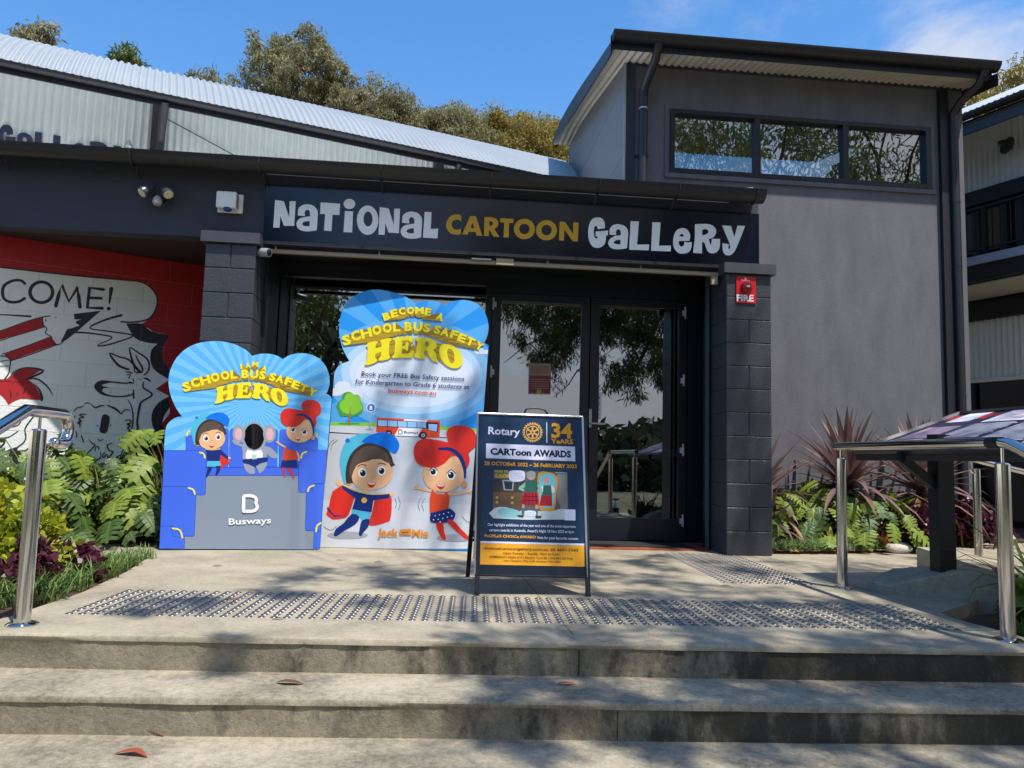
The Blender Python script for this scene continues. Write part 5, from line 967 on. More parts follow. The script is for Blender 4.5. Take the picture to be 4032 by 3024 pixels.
AP('kilt', 168, 30, 44, [(436, 758), (540, 760), (550, 830), (548, 860), (412, 852), (416, 820)])
for x in (450, 475, 500, 525): aA.stroke('poster', pc('art_plaid', 70, 14, 34), zP, [(x, 762), (x-8+(x-450)*.2, 852)], 5, smooth=False)
for y in (790, 820): aA.stroke('poster', MATS['print_art_plaid'], zP, [(428, y), (545, y+3)], 5, smooth=False)
AP('sock', 60, 110, 112, [(415, 860), (440, 862), (436, 930), (420, 930)]); AP('sock', 60, 110, 112, [(520, 864), (545, 864), (540, 935), (524, 935)]); AP('dim', 62, 58, 60, [(380, 935), (435, 932), (430, 952), (395, 950)]); AP('dim', 62, 58, 60, [(522, 938), (572, 940), (565, 958), (525, 960)]); AP('skin', 190, 150, 140, [(420, 852), (440, 853), (440, 880), (418, 878)]); AP('skin', 190, 150, 140, [(522, 855), (544, 856), (544, 885), (522, 884)])
aA.poly('poster', PLV, zP, sm([(322, 600), (380, 590), (438, 600), (442, 650), (430, 668), (380, 678), (325, 665)], k=3)); aA.poly('poster', PLV, zP, sm([(445, 905), (485, 898), (525, 908), (525, 938), (485, 942), (445, 935)], k=2))
aA.text('poster', pc('title_yellow', 206, 190, 60), zP, 'ROAD TO', (212, 605), (312, 608), 18, off=.05); aA.text('poster', MATS['print_title_yellow'], zP, 'GLASGOW', (210, 645), (318, 648), 30, off=.06)
for i, (t_, x1) in enumerate((('OF COURSE I WANT', 432), ('TO COME BORIS ...', 428), ("I'M JUST WORRIED", 434), ('ABOUT EXPOSING MY', 436), ('BUTT...', 385))): aA.text('poster', SHAD, zP, t_, (330, 616+i*14), (x1, 617+i*14), 8, off=.01)
aA.text('poster', SHAD, zP, 'HE MEANS HIS', (455, 918), (518, 919), 8, off=.01); aA.text('poster', SHAD, zP, 'CARBON CREDITS', (452, 932), (522, 933), 8, off=.01)
aA.text('poster', PLV, zP, 'Art by David Rowe', (678, 611), (764, 613), 7, off=.01)
aA.poly('poster', PLV, zP, [(745, 888), (830, 892), (830, 976), (745, 974)])
aA.cur = 'lettering'
aA.text('poster', PLV, zR, 'Our highlight exhibition of the year and one of the most important', (82, 708), (1518, 742), 48, off=.012); aA.text('poster', PLV, zR, "cartoon awards in Australia. Award's Night 18 Nov 2022 at 6pm", (108, 796), (1490, 828), 48, off=.012)
aA.text('poster', PG, zR, "PeOPLe'S CHOICe AWARD", (32, 890), (870, 915), 46, off=.03); aA.text('poster', PLV, zR, 'Vote for your favourite cartoon.', (890, 920), (1568, 938), 46, off=.012)
PB = pc('poster_brown', 66, 40, 12)
aA.text('poster', PB, zR, 'nationalcartoongallery.com.au', (20, 1085), (1070, 1112), 38, off=.015); aA.text('poster', PB, zR, '02 6651 7343', (1110, 1114), (1558, 1122), 42, off=.012)
aA.text('poster', PB, zR, 'Open Tuesday – Sunday, 10am to 4 pm', (336, 1166), (1248, 1184), 34, off=.012); aA.text('poster', PB, zR, 'ADMISSION Adults $10 | Pension Card $8 | U16 $6 | U5 Free', (110, 1222), (1472, 1255), 32, off=.012); aA.text('poster', PB, zR, '1 John Champion Way Coffs Harbour NSW 2450', (320, 1283), (1270, 1306), 28, off=.012)
aA.build(af)
e = [aA.uv(zP(x, y)) for x, y in ((82, 152), (884, 180), (922, 1412), (57, 1397))]
for i in range(4):
    a_, b_ = aA.pt(e[i], .004), aA.pt(e[(i+1) % 4], .004); MB().tube([a_, b_], .006, 5).build('frame_edge', GALV if i != 2 else BLK, af)
TUB = mat('black_tube', (30, 31, 35), .4)
for x in (.262, .868):
    top = Vector((x, 4.42, .985)); ft = Vector((x, 4.215, .0))
    MB().obox((top+ft)/2, (.013, 0, 0), (0, .010, 0), (top-ft)/2).build('front_leg', GALV if False else TUB, af)
    MB().obox((ft*.94+top*.06)+Vector((0, -.001, 0)), (.011, 0, 0), (0, .011, 0), Vector((0, .01, .045))).build('foot', GUT, af)
    r1 = Vector((x+(-.02 if x < .5 else .0), 4.86, 0)); MB().obox((top+r1)/2+Vector((0, .01, 0)), (.013, 0, 0), (0, .010, 0), (top-r1)/2).build('rear_leg', TUB, af)
mb = MB(); b0, b1 = Vector((.27, 4.80, .12)), Vector((.86, 4.80, .12)); tp = Vector((.27, 4.45, .97)); mb.prism([b0, b1, Vector((.86, 4.45, .97)), tp], (0, .012, 0)); mb.build('rear_panel', BLK, af)
MB().tube([(.51, 4.43, .985), (.53, 4.43, 1.025), (.56, 4.43, 1.032), (.60, 4.43, 1.032), (.64, 4.43, 1.022), (.665, 4.43, .985)], .006, 6).build('carry_handle', BLK, af)
# ================================================================== things on and behind the doors
zO = T(1850, 1000, .7836)
dp = thing('door_poster', 'small red flyer taped inside the left glass door', 'poster', (.95, 7.066, 1.4)); ad = Art((0, 7.0500, 0), (0, -1, 0), (1, 0, 0))
ad.poly('paper', pc('flyer', 150, 128, 120), zO, [(297, 548), (407, 551), (405, 706), (294, 703)]); ad.poly('paper', pc('flyer_red', 118, 50, 44), zO, [(298, 610), (406, 612), (405, 700), (296, 697)]); ad.poly('paper', pc('flyer_gold', 140, 112, 84), zO, [(305, 560), (398, 563), (396, 606), (303, 603)])
for i in range(5): ad.stroke('paper', MATS['print_flyer'], zO, [(308, 630+i*11), (395, 632+i*11)], 3, smooth=False)
ad.text('paper', MATS['print_title_yellow'], zO, '$5', (335, 697), (360, 698), 16, off=.03); ad.build(dp)
pt_ = thing('pull_sticker', 'narrow white door sticker reading PULL downwards', 'sticker', (1.5, 7.05, 1.3)); ap = Art((0, 7.0520, 0), (0, -1, 0), (1, 0, 0)); ap.poly('sticker', pc('sticker', 232, 232, 236), zO, [(632, 696), (664, 697), (661, 829), (630, 828)])
for i, ch in enumerate('PULL'): ap.text('sticker', INKP, zO, ch, (642-i, 736+i*24), (655-i, 736+i*24), 18, off=.02)
ap.build(pt_)
fx = thing('fire_extinguisher', 'red fire extinguisher on the wall inside the right door', 'extinguisher', (2.45, 7.55, .4)); FXR = mat('extinguisher_red', (176, 22, 30), .3)
MB().lathe((2.42, 7.5, .38), (0, 0, 1), [(.06, 0), (.075, .02), (.075, .48), (.05, .56), (.02, .58)], 18).build('cylinder', FXR, fx, smooth=True); MB().lathe((2.42, 7.5, .80), (0, 0, 1), [(.0765, 0), (.0765, .07)], 18).build('label', WHT, fx); MB().tube([(2.42, 7.5, .95), (2.42, 7.5, 1.03), (2.36, 7.45, 1.05)], .016, 6).build('valve', BLK, fx)
hr = thing('hose_reel', 'dark red fire hose reel mounted inside the doorway', 'hose reel', (2.55, 7.6, 1.45)); MB().lathe((2.52, 7.6, 1.5), (-1, -.2, 0), [(.26, 0), (.27, .02), (.27, .04), (.2, .05), (.2, .13), (.27, .14), (.27, .16)], 24).build('reel', FXR, hr, smooth=True)
ms = thing('fire_notice', 'tall red fire notice inside the right door', 'sign', (2.6, 7.6, 1.9)); MB().box(2.56, 2.62, 7.56, 7.57, 1.78, 2.05).build('plate', FXR, ms)
MATM = mat('rubber_mat', (40, 40, 42), .85, bump=.8, bscale=220)
dm = MB().box(1.22, 2.30, 6.58, 7.02, .0, .012).build('door_mat', MATM, None, loc=(1.76, 6.8, 0)); tag(dm, 'black ribbed rubber mat on terracotta tiles at the doors', 'mat')
# ================================================================== tactile studs
def stud_mesh(name):
    mb = MB(); mb.lathe((0, 0, 0), (0, 0, 1), [(.0175, 0), (.0172, .0008), (.0150, .0032), (.0095, .0036), (.0088, .0034), (.0020, .0080), (.0005, .0084)], 14); return mb.mesh(name, STUD, Vector((0, 0, 0)), True)
STUD = mat('stud_steel', (112, 112, 114), .38, metal=.8)
SM = stud_mesh('stud')
def studs(name, label, P00, P10, P01, nu, nv, loc):
    t = thing(name, label, 'tactile paving', loc); P00, P10, P01 = Vector(P00), Vector(P10), Vector(P01); cells = []
    for j in range(nv):
        for i in range(nu): cells.append(P00+(P10-P00)*(i/(nu-1))+(P01-P00)*(j/(nv-1)))
    cells.sort(key=lambda p: (p-EYE).length)
    for p in cells[:300]: link('stud', SM, t, p)
    if len(cells) > 300:
        base = [(v.co.x, v.co.y, v.co.z) for v in SM.vertices]; fs = [list(p.vertices) for p in SM.polygons]; mb = MB()
        for p in cells[300:]: mb.add([Vector(q)+p for q in base], fs)
        o = mb.build('stud_field', STUD, t, smooth=True); o['kind'] = 'stuff'
studs('tactile_strip', 'long strip of steel studs along the top of the steps', (-1.577, 3.671, 0), (2.451, 3.432, 0), (-1.545, 4.262, 0), 73, 12, (.4, 3.9, 0))
studs('tactile_pad', 'short pad of steel studs leading to the right block pillar', (1.849, 4.751, 0), (2.397, 4.70, 0), (1.925, 6.213, 0), 11, 26, (2.1, 5.4, 0))
# ================================================================== hand rails
def post(par, x, y, ztop, sp=.10, r=.0315):
    MB().tube([(x, y, 0), (x, y, ztop)], r, 24).build('post', STEEL, par, smooth=True)
    MB().lathe((x, y, 0), (0, 0, 1), [(.062, .0), (.062, .004), (.052, .010), (.034, .013)], 24).build('base_flange', STEEL, par, smooth=True)
    MB().lathe((x, y, ztop), (0, 0, 1), [(r, 0), (r*.85, .006), (.008, .009)], 20).build('post_cap', STEEL, par, smooth=True)
    MB().tube([(x, y, ztop), (x, y, ztop+sp)], .0075, 10).build('spigot', STEEL, par, smooth=True)
hl1 = thing('handrail', 'polished steel handrail with curled end at the left of the steps', 'handrail', (-1.66, 3.44, 0))
post(hl1, -1.66, 3.44, .80)
curve = [(3.33, .880)]+[(3.33+.31*i/4, .880) for i in range(1, 5)]+[(3.64+.068*math.sin(a), .812+.068*math.cos(a)) for a in [math.pi*k/10 for k in range(1, 10)]]+[(3.62, .747), (3.585, .750)]
MB().tube([(-1.66, 2.2, .880-(3.33-2.2)*.41), (-1.66, 2.9, .880-(3.33-2.9)*.41)]+[(-1.66, y, z) for y, z in curve], .0255, 22).build('rail', STEEL, hl1, smooth=True)
MB().lathe((-1.66, 3.585, .750), (0, -1, .1), [(.0255, -.004), (.0255, 0), (.022, .014), (.013, .022), (.001, .0255)], 20).build('rail_end', STEEL, hl1, smooth=True)
hl2 = thing('handrail', 'straight polished steel handrail with two posts at the right of the steps', 'handrail', (2.53, 4.0, 0))
post(hl2, 2.53, 4.585, .79, .075); post(hl2, 2.54, 3.224, .77, .09)
MB().tube([(2.535, 4.65, .868)]+[(2.535, y, .868) for y in (4.2, 3.6, 3.22)]+[(2.535, 3.17, .860), (2.535, 3.12, .842), (2.535, 2.6, .62), (2.535, 2.0, .37)], .025, 22).build('rail', STEEL, hl2, smooth=True)
MB().lathe((2.535, 4.65, .868), (0, 1, 0), [(.025, 0), (.020, .010), (.001, .015)], 18).build('rail_end', BLK, hl2, smooth=True)
MB().tube([(2.535, 3.30, .868), (2.535, 3.22, .868)], .0262, 18).build('rail_joint', BLK, hl2, smooth=True)
hl3 = thing('handrail', 'steel ramp handrail sloping down behind the black information board post', 'handrail', (4.11, 5.49, 0))
for x, zt in ((4.11, .75), (4.72, .60)): post(hl3, x, 5.49, zt, .001, .029)
MB().tube([(3.98, 5.46, .845), (4.05, 5.46, .828), (5.6, 5.46, .52)], .022, 16).build('rail', STEEL, hl3, smooth=True)
for x, z in ((4.04, .82), (4.66, .70)): MB().tube([(x, 5.46, z), (x, 5.46, z-.07), (x+.02, 5.47, z-.095), (x+.06, 5.485, z-.10)], .007, 8).build('rail_bracket', STEEL, hl3, smooth=True)
# ================================================================== kerb, apron, information board
kb = MB(); kp = [(2.70, 4.60), (2.685, 4.37), (2.78, 4.32), (3.06, 4.24), (3.25, 4.19), (3.27, 4.40), (3.06, 4.47), (2.86, 4.60)]
def ktop(p): return .055+.103*min(1, max(0, (p[0]-2.69)/.26))
nk = len(kp); vs = [Vector((x, y, -.14)) for x, y in kp]+[Vector((x, y, ktop((x, y))-.014)) for x, y in kp]; cxy = (sum(p[0] for p in kp)/nk, sum(p[1] for p in kp)/nk)
vs += [Vector((x+(cxy[0]-x)*.045, y+(cxy[1]-y)*.045, ktop((x, y)))) for x, y in kp]
fs = [(i, (i+1) % nk, (i+1) % nk+nk, i+nk) for i in range(nk)]+[(i+nk, (i+1) % nk+nk, (i+1) % nk+2*nk, i+2*nk) for i in range(nk)]+[tuple(2*nk+i for i in range(nk))]
kb.add(vs, fs); o = kb.build('kerb_block', KERBM, None, smooth=False, loc=(3.0, 4.5, 0)); tag(o, 'sloping concrete kerb block under the black information board', 'kerb')
kb = MB().prism([Vector(p) for p in ((3.256, 4.19, -.14), (3.52, 4.13, -.14), (3.58, 4.36, -.14), (3.90, 5.5, -.14), (3.66, 5.56, -.14), (3.34, 4.44, -.14), (3.276, 4.41, -.14))], (0, 0, .296)); o = kb.build('kerb_wall', KERBM, None, loc=(3.5, 4.9, 0)); tag(o, 'square ended concrete kerb wall right of the sloping block', 'kerb')
ib = thing('information_board', 'tilted black information panel on a square post beside the ramp', 'sign', (3.03, 4.36, .15))
MB().box(2.985, 3.085, 4.31, 4.41, 0.10, .95).build('post', BLK, ib)
FLc, FRc, BRc, BLc = Vector((2.79, 4.88, .845)), Vector((2.79, 3.25, .845)), Vector((3.55, 3.25, 1.12)), Vector((3.55, 4.88, 1.12))
nb = (FRc-FLc).cross(BLc-FLc).normalized(); nb = nb if nb.z > 0 else -nb
MB().prism([FLc, FRc, BRc, BLc], -nb*.024).build('panel', BLK, ib)
for a_, b_ in ((FLc, FRc), (FRc, BRc), (BRc, BLc), (BLc, FLc)): MB().tube([a_+nb*.0, b_+nb*.0], .018, 4).build('frame', GUT, ib)
MB().obox((2.81, 4.065, .815), (.015, 0, 0), (0, .81, 0), (0, 0, .028)).build('beam', mat('brown_black', (40, 36, 34), .6), ib)
MB().obox((2.90, 4.36, .715), (.135, 0, -.10), (0, .022, 0), (.010, 0, .026)).build('brace', BLK, ib)
pn = Art(FLc, nb, (FRc-FLc)); LW, LH = (FRc-FLc).length, (BLc-FLc).length
vsg = 1 if pn.uv((0, 0)) else 1; q_ = (BLc-FLc).dot(pn.V); vs_ = 1 if q_ > 0 else -1
def IP(m_, u0, v0, u1, v1): pn.polyuv('print', m_, [(u0, v0*vs_), (u1, v0*vs_), (u1, v1*vs_), (u0, v1*vs_)])
pn.cur = 'panel_graphic'
IP(pc('panel_navy', 36, 40, 66), .03, .03, LW-.03, LH-.03); IP(REDP, .04, LH-.16, .42, LH-.05); IP(pc('panel_brown', 120, 62, 40), .43, LH-.13, LW-.04, LH-.05)
IP(WHT, .50, .56, 1.05, .84); IP(PLV, .12, .60, .34, .80); IP(pc('panel_rose', 170, 146, 164), .10, .26, .42, .50); IP(PLV, .48, .07, .74, .22); IP(PLV, 1.3, .5, 1.8, .85)
for i in range(6): IP(pc('panel_pink', 222, 150, 156), .56, .60+i*.038, 1.0, .612+i*.038)
pn.cur = 'text_block'
mbt = [(u, v) for u in (.06, .50, .92, 1.34) for v in [.05+.022*i for i in range(26)] if not (u < .46 and .24 < v < .84) and not (.44 < u < 1.1 and (v > .52 or (v < .24 and u < .9)))]
for u, v in mbt: IP(PLV, u+.0, v, u+.34+.04*rnd.random(), v+.008)
IP(PG, .10, .235, .26, .25); IP(PG, .95, .50, 1.25, .515); pn.build(ib)
# ================================================================== plant builders
def rotz(a): return np.array([[math.cos(a), -math.sin(a), 0], [math.sin(a), math.cos(a), 0], [0, 0, 1]])
XAN = [leafmat('philodendron_leaf', (44, 72, 30), (92, 118, 52), .28, .5, 3.), leafmat('philodendron_leaf_light', (100, 128, 42), (150, 168, 70), .34, .5, 3.)]
def lobed_leaf(name, m_, L_=.24, Wd=.10, nl=7, droop=.35, seed=0):
    r = random.Random(seed); mb = MB(); mid = []; n_ = nl*2
    f = lambda t: Vector((0, L_*t, -droop*L_*t*t))
    side = {}
    for sgn in (-1, 1):
        pts = []
        for i in range(nl):
            t0 = .04+.9*i/nl; t1 = t0+.5/nl; w = Wd*math.sin(math.pi*min(.97, .30+.62*t0))**.7*(1+.1*r.random())
            a, tip, b = f(t0), f(t0+.12+.04*r.random()), f(t1+.02)
            tip = tip+Vector((sgn*w, 0, -.18*w+.01*r.random())); c_ = f(t0+.35/nl)+Vector((sgn*w*.45, 0, .004)); tw = f(t0+.20+.03*r.random())+Vector((sgn*w*.82, 0, -.12*w))
            e_ = f(t0+1.02/nl)+Vector((sgn*w*.42, 0, .003))
            k0 = len(mb.v); mb.add([a, c_, tip, tw, e_, f(t0+.9/nl)], [(0, 1, 2, 3, 4, 5)])
    sp = [(f(t/8), Wd*.40*math.sin(math.pi*min(.97, .30+.62*t/8))) for t in range(9)]; mb.grid([[p-Vector((w_, 0, .004)), p+Vector((0, 0, .003)), p+Vector((w_, 0, -.004))] for p, w_ in sp])
    t = f(.92); mb.add([t+Vector((-.02, 0, 0)), f(1.05), t+Vector((.02, 0, 0)), f(.86)], [(0, 1, 2, 3)])
    me = mb.mesh(name, m_); return me
LEAFX = [lobed_leaf('leaf', XAN[i % 2], L_=.19+.025*(i % 3), Wd=.102+.014*(i % 2), nl=5, droop=.25+.2*(i % 3), seed=i) for i in range(6)]
STEMM = mat('leaf_stalk', (96, 104, 50), .6)
def frame_rot(dirv, rollv):
    y = Vector(dirv).normalized(); z = Vector(rollv); x = y.cross(z).normalized(); z = x.cross(y); return Matrix((x, y, z)).transposed()
def philodendron(label, x, y, z, h, R, n_, seed, group, light=.4, dirs=None, sc=1.):
    r = random.Random(seed); t = thing('philodendron', label, 'plant', (x, y, z), group); st = MB()
    for i in range(n_):
        a = 2*math.pi*(i*.381966+r.random()*.15); q = (i+.6)/n_; el = math.radians(86-80*q+r.uniform(-8, 8)); ln = R*(.35+.65*q)*r.uniform(.85, 1.1)
        tip = Vector((x+math.cos(a)*ln, y+math.sin(a)*ln, z+h*(1.02-.80*q**1.6)*r.uniform(.85, 1.08)))
        mid_ = Vector((x+math.cos(a)*ln*.45, y+math.sin(a)*ln*.45, z+(tip.z-z)*.75)); st.tube([(x, y, z), mid_, tip], [.006, .005, .004], 4, False)
        d = Vector((math.cos(a), math.sin(a), r.uniform(-.75, -.05)-.2*q)); up_ = Vector((0, 0, 1))+Vector((r.uniform(-.55, .55), -.25+r.uniform(-.5, .5), 0))
        me = LEAFX[(r.randrange(3)*2+(1 if r.random() < light else 0))]; o = link('leaf', me, t, tip); s_ = sc*r.uniform(.55, 1.22)
        o.rotation_euler = frame_rot(d, up_).to_euler(); o.scale = (s_, s_, s_)
    o = st.build('stalks', STEMM, t); return t
def strap(mb, base, a, L_, w, el, curv, n_=6, twist=0., fold=.25):
    """one strap leaf, arching away from base"""
    d = Vector((math.cos(a), math.sin(a), 0)); s_ = Vector((-math.sin(a), math.cos(a), 0)); p = Vector(base); e = el; rows = []
    for i in range(n_+1):
        t = i/n_; ww = w*(.35+.65*math.sin(math.pi*min(1, .18+t*.55)))*(1-t**3)+.0006; up_ = Vector((0, 0, 1))*math.cos(e)-d*math.sin(e)
        rows.append([p-s_*ww+up_*ww*fold, p, p+s_*ww+up_*ww*fold]); p = p+(d*math.cos(e)+Vector((0, 0, 1))*math.sin(e))*(L_/n_); e -= curv/n_*(1+t)
    mb.grid(rows)
CORD = [leafmat('cordyline_leaf', (82, 60, 62), (148, 120, 114), .22, .38, 2.), leafmat('cordyline_old', (112, 76, 50), (150, 112, 84), .2, .5, 2.)]
CL = []
for i, (L_, el, cv) in enumerate(((.62, 0, .35), (.62, 0, .8), (.58, 0, 1.3), (.55, 0, .15))):
    mb = MB(); strap(mb, (0, 0, 0), math.pi/2, L_, .029, 0, cv, 6); CL.append([mb.mesh('leaf', CORD[0]), mb.mesh('leaf', CORD[1])])
def cordyline(label, x, y, z, h, n_, seed, sc=1., lean=(0, 0)):
    r = random.Random(seed); t = thing('cordyline', label, 'plant', (x, y, z), 'purple cordylines against the grey wall'); top = Vector((x+lean[0], y+lean[1], z+h))
    MB().tube([(x, y, z), ((x+top.x)/2, (y+top.y)/2, z+h*.5), top], [.035, .028, .03], 8).build('stem', mat('cordyline_stem', (58, 44, 36), .9, bump=.6), t)
    for i in range(n_):
        q = i/n_; a = 2*math.pi*i*.381966+r.uniform(-.2, .2); el = math.radians(84-125*q**1.15+r.uniform(-7, 7)); o_ = top+Vector((0, 0, -.22*q*h*1.2)); d = Vector((math.cos(a)*math.cos(el), math.sin(a)*math.cos(el), math.sin(el)))
        k = 3 if el > .9 else (0 if el > .4 else (1 if el > -.2 else 2)); me = CL[k][1 if (q > .72 and r.random() < .6) else 0]; o = link('leaf', me, t, o_); s_ = sc*r.uniform(.8, 1.12)
        o.rotation_euler = frame_rot(d, Vector((0, 0, 1)) if abs(d.z) < .97 else Vector((-math.cos(a), -math.sin(a), .2))).to_euler(); o.scale = (s_, s_, s_)
    return t
def leaf_quads(rs, centers, radii, n_per, L_, w_, droop=.0, flat=1.):
    """many small pointed leaves scattered in clumps; returns V, F (two triangles folded per leaf as one quad)"""
    k = len(centers); C_ = np.repeat(np.array(centers, float), n_per, 0); Rr = np.repeat(np.array(radii, float), n_per)[:, None]; n_ = len(C_)
    u = rs.normal(size=(n_, 3)); u /= np.linalg.norm(u, axis=1)[:, None]; rad = rs.random((n_, 1))**.45; P = C_+u*rad*Rr*np.array([1, 1, flat])
    d = rs.normal(size=(n_, 3)); d[:, 2] -= droop*2.2; d /= np.linalg.norm(d, axis=1)[:, None]
    s_ = np.cross(d, rs.normal(size=(n_, 3))); s_ /= np.linalg.norm(s_, axis=1)[:, None]; Ls = L_*(.6+.8*rs.random((n_, 1))); ws = w_*(.7+.6*rs.random((n_, 1)))
    V = np.stack([P, P+d*Ls*.45+s_*ws/2, P+d*Ls, P+d*Ls*.45-s_*ws/2], 1).reshape(-1, 3); F = np.arange(n_*4).reshape(-1, 4); return V, F
def bush(name, label, m_, x, y, z, rx, ry, h, ncl, per, L_, w_, seed, group=None, rcl=.08, cat='plant'):
    rs = np.random.RandomState(seed); c_ = []
    while len(c_) < ncl:
        p = rs.uniform(-1, 1, 3); p[2] = abs(p[2])
        if (p**2).sum() <= 1 and (p**2).sum() > .12: c_.append((x+p[0]*rx, y+p[1]*ry, z+.03+p[2]*h))
    V, F = leaf_quads(rs, c_, [rcl]*ncl, per, L_, w_, -.15); t = thing(name, label, cat, (x, y, z), group); raw('foliage', V, F, m_, t, (x, y, z)); st = MB()
    for q in c_[::max(1, ncl//14)]: st.tube([(x, y, z-.02), ((x+q[0])/2, (y+q[1])/2, q[2]*.6+z*.4), q], [.006, .004, .002], 4, False)
    st.build('stems', STEMM, t); return t
def tuft(name, label, m_, x, y, z, n_, L_, w, seed, group=None, el=(60, 88), curv=(.6, 1.6), rad=.04, cat='grass tuft'):
    r = random.Random(seed); mb = MB()
    for i in range(n_):
        a = r.uniform(0, 6.283); rr = rad*math.sqrt(r.random()); a2 = r.uniform(0, 6.283); strap(mb, (x+rr*math.cos(a2), y+rr*math.sin(a2), z), a, L_*r.uniform(.55, 1.1), w, math.radians(r.uniform(*el)), r.uniform(*curv), 4)
    o = mb.build(name, m_, None, loc=(x, y, z)); return tag(o, label, cat, group)
# ================================================================== left garden
G1 = 'lobed leaf philodendrons under the mural'
for i, (x, y, h, R, n_, lab) in enumerate([(-2.18, 6.72, .86, .52, 46, 'tallest split leaf philodendron crowding the left edge of the blue cut-out'), (-2.62, 6.50, .66, .46, 42, 'split leaf philodendron below the painted koala'), (-3.02, 6.28, .74, .50, 44, 'split leaf philodendron behind the steel handrail post'), (-3.45, 6.10, .66, .46, 36, 'leftmost split leaf philodendron in front of the mural'), (-2.38, 6.36, .40, .36, 26, 'low philodendron spilling over the path by the blue cut-out'), (-2.84, 6.04, .42, .36, 26, 'small philodendron with yellowing leaves beside the path')]):
    philodendron(lab, x, y, .03, h, R, n_, 20+i, G1, .45)
CHT = leafmat('chartreuse_leaf', (128, 142, 28), (184, 186, 52), .4, .5, 4.); PUR = leafmat('burgundy_leaf', (58, 22, 34), (96, 40, 58), .25, .4, 5.); GRS = leafmat('grass_blade', (66, 100, 42), (132, 160, 84), .35, .45, 5.); GRS2 = leafmat('groundcover_blade', (86, 118, 66), (140, 164, 104), .35, .5, 4.)
for i, (x, y, z, rx, h, nc, lab) in enumerate([(-2.42, 4.60, 0, .30, .50, 64, 'yellow green leafy shrub right behind the left handrail post'), (-2.15, 4.42, 0, .20, .34, 40, 'small yellow green shrub between handrail and grass tufts'), (-2.80, 4.72, 0, .34, .52, 76, 'large yellow green shrub at the left frame edge')]):
    bush('chartreuse_shrub', lab, CHT, x, y, z, rx, rx*.9, h, nc, 44, .044, .042, 40+i, 'bright yellow green shrubs by the handrail', .085)
for i, (x, y, rx, h, lab) in enumerate([(-2.02, 4.22, .16, .22, 'dark burgundy leafed plant beneath the yellow shrub'), (-2.25, 4.05, .18, .24, 'burgundy plant at the foot of the left handrail'), (-1.95, 4.55, .12, .20, 'little burgundy plant among the grass tufts')]):
    bush('burgundy_plant', lab, PUR, x, y, -.01, rx, rx, h, 28, 16, .06, .035, 50+i, 'burgundy bedding plants by the landing', .05)
GT = 'grass tufts along the landing edge'; r_ = random.Random(5)
gl = [(-1.93, 5.50), (-2.02, 5.32), (-1.90, 5.18), (-2.05, 5.05), (-1.90, 4.95), (-2.0, 4.80), (-1.86, 4.70), (-1.93, 4.52), (-1.84, 4.34), (-1.92, 4.16), (-1.84, 3.98), (-1.95, 3.86), (-2.04, 4.95), (-2.06, 5.2), (-2.08, 3.78), (-2.2, 3.9)]
gn = ['farthest small grass tuft where path and landing meet', 'grass tuft second from the far tip of the strip', 'slim grass tuft leaning over the landing edge', 'wide grass tuft near the far path edge', 'bright grass tuft halfway along the strip', 'dense grass tuft at mid strip', 'grass tuft bending onto the concrete at mid strip', 'tall grass tuft beside the little burgundy plant', 'grass tuft next to the burgundy plants', 'grass tuft before the handrail post on the landing side', 'dark grass tuft near the handrail post', 'shaded grass tuft behind the handrail base', 'thin grass tuft on the path side of the strip', 'outer grass tuft against the curved path', 'grass tuft in shade left of the handrail base', 'leftmost grass tuft at the top step']
for (x, y), lab in zip(gl, gn): tuft('grass_tuft', lab, GRS, x, y, -.01, 62, .13 if y > 4.9 else .20, .0034, int(x*-1000+y*77), GT, rad=.10)
fv = tuft('spider_grass', 'fine dark spiky grass clump beside the blue cut-out base', leafmat('dark_grass', (40, 62, 34), (72, 96, 56), .3, .4, 4.), -2.10, 6.45, .02, 110, .42, .004, 9, None, el=(35, 88), curv=(.4, 1.3), rad=.05)
# ================================================================== right garden
cordyline('purple cordyline leaning out from behind the right pillar', 3.02, 6.95, .02, .46, 84, 3, 1.12); cordyline('tall purple cordyline in the middle of the right bed', 3.95, 7.05, .02, .60, 120, 4, 1.24); cordyline('bare stemmed purple cordyline behind the black information post', 4.72, 7.1, .02, .60, 96, 6, 1.2)
cordyline('drooping low purple cordyline at the foot of the right pillar', 2.98, 6.62, .02, .22, 26, 8, .72)
G2 = 'lobed leaf philodendrons beside the right pillar'
for i, (x, y, h, R, n_, lab) in enumerate([(3.12, 6.82, .46, .36, 36, 'sunlit philodendron against the right pillar'), (3.50, 6.78, .42, .36, 36, 'low philodendron left of the near steel post'), (3.98, 6.72, .46, .40, 40, 'philodendron spreading under the tall cordyline'), (3.74, 6.95, .55, .36, 30, 'philodendron tucked behind the steel post')]): philodendron(lab, x, y, .03, h, R, n_, 60+i, G2, .75, sc=.85)
bush('lime_shrub', 'upright lime green shrub between two cordylines', leafmat('lime_leaf', (120, 160, 20), (176, 200, 50), .4, .4, 4.), 4.32, 6.88, .02, .13, .12, .44, 44, 14, .10, .045, 71, None, .055)
bush('burgundy_shrub', 'rounded burgundy shrub left of the black information post', PUR, 4.38, 6.72, .02, .34, .20, .34, 110, 26, .05, .034, 72, 'dense burgundy shrubs in the right bed', .06); bush('burgundy_shrub', 'burgundy shrub behind the ramp handrail at right', PUR, 5.25, 7.20, .02, .46, .24, .40, 130, 26, .05, .034, 73, 'dense burgundy shrubs in the right bed', .06)
gc = MB(); r_ = random.Random(12)
for i in range(5200):
    t = r_.random(); x = 2.86+t*1.75; yb = 6.34+.30*max(0, (x-3.2)/1.2)**1.0; y = yb+abs(r_.gauss(0, .13)); strap(gc, (x, y, .02), r_.uniform(0, 6.28), r_.uniform(.06, .15), .003, math.radians(r_.uniform(30, 85)), r_.uniform(.4, 1.8), 3)
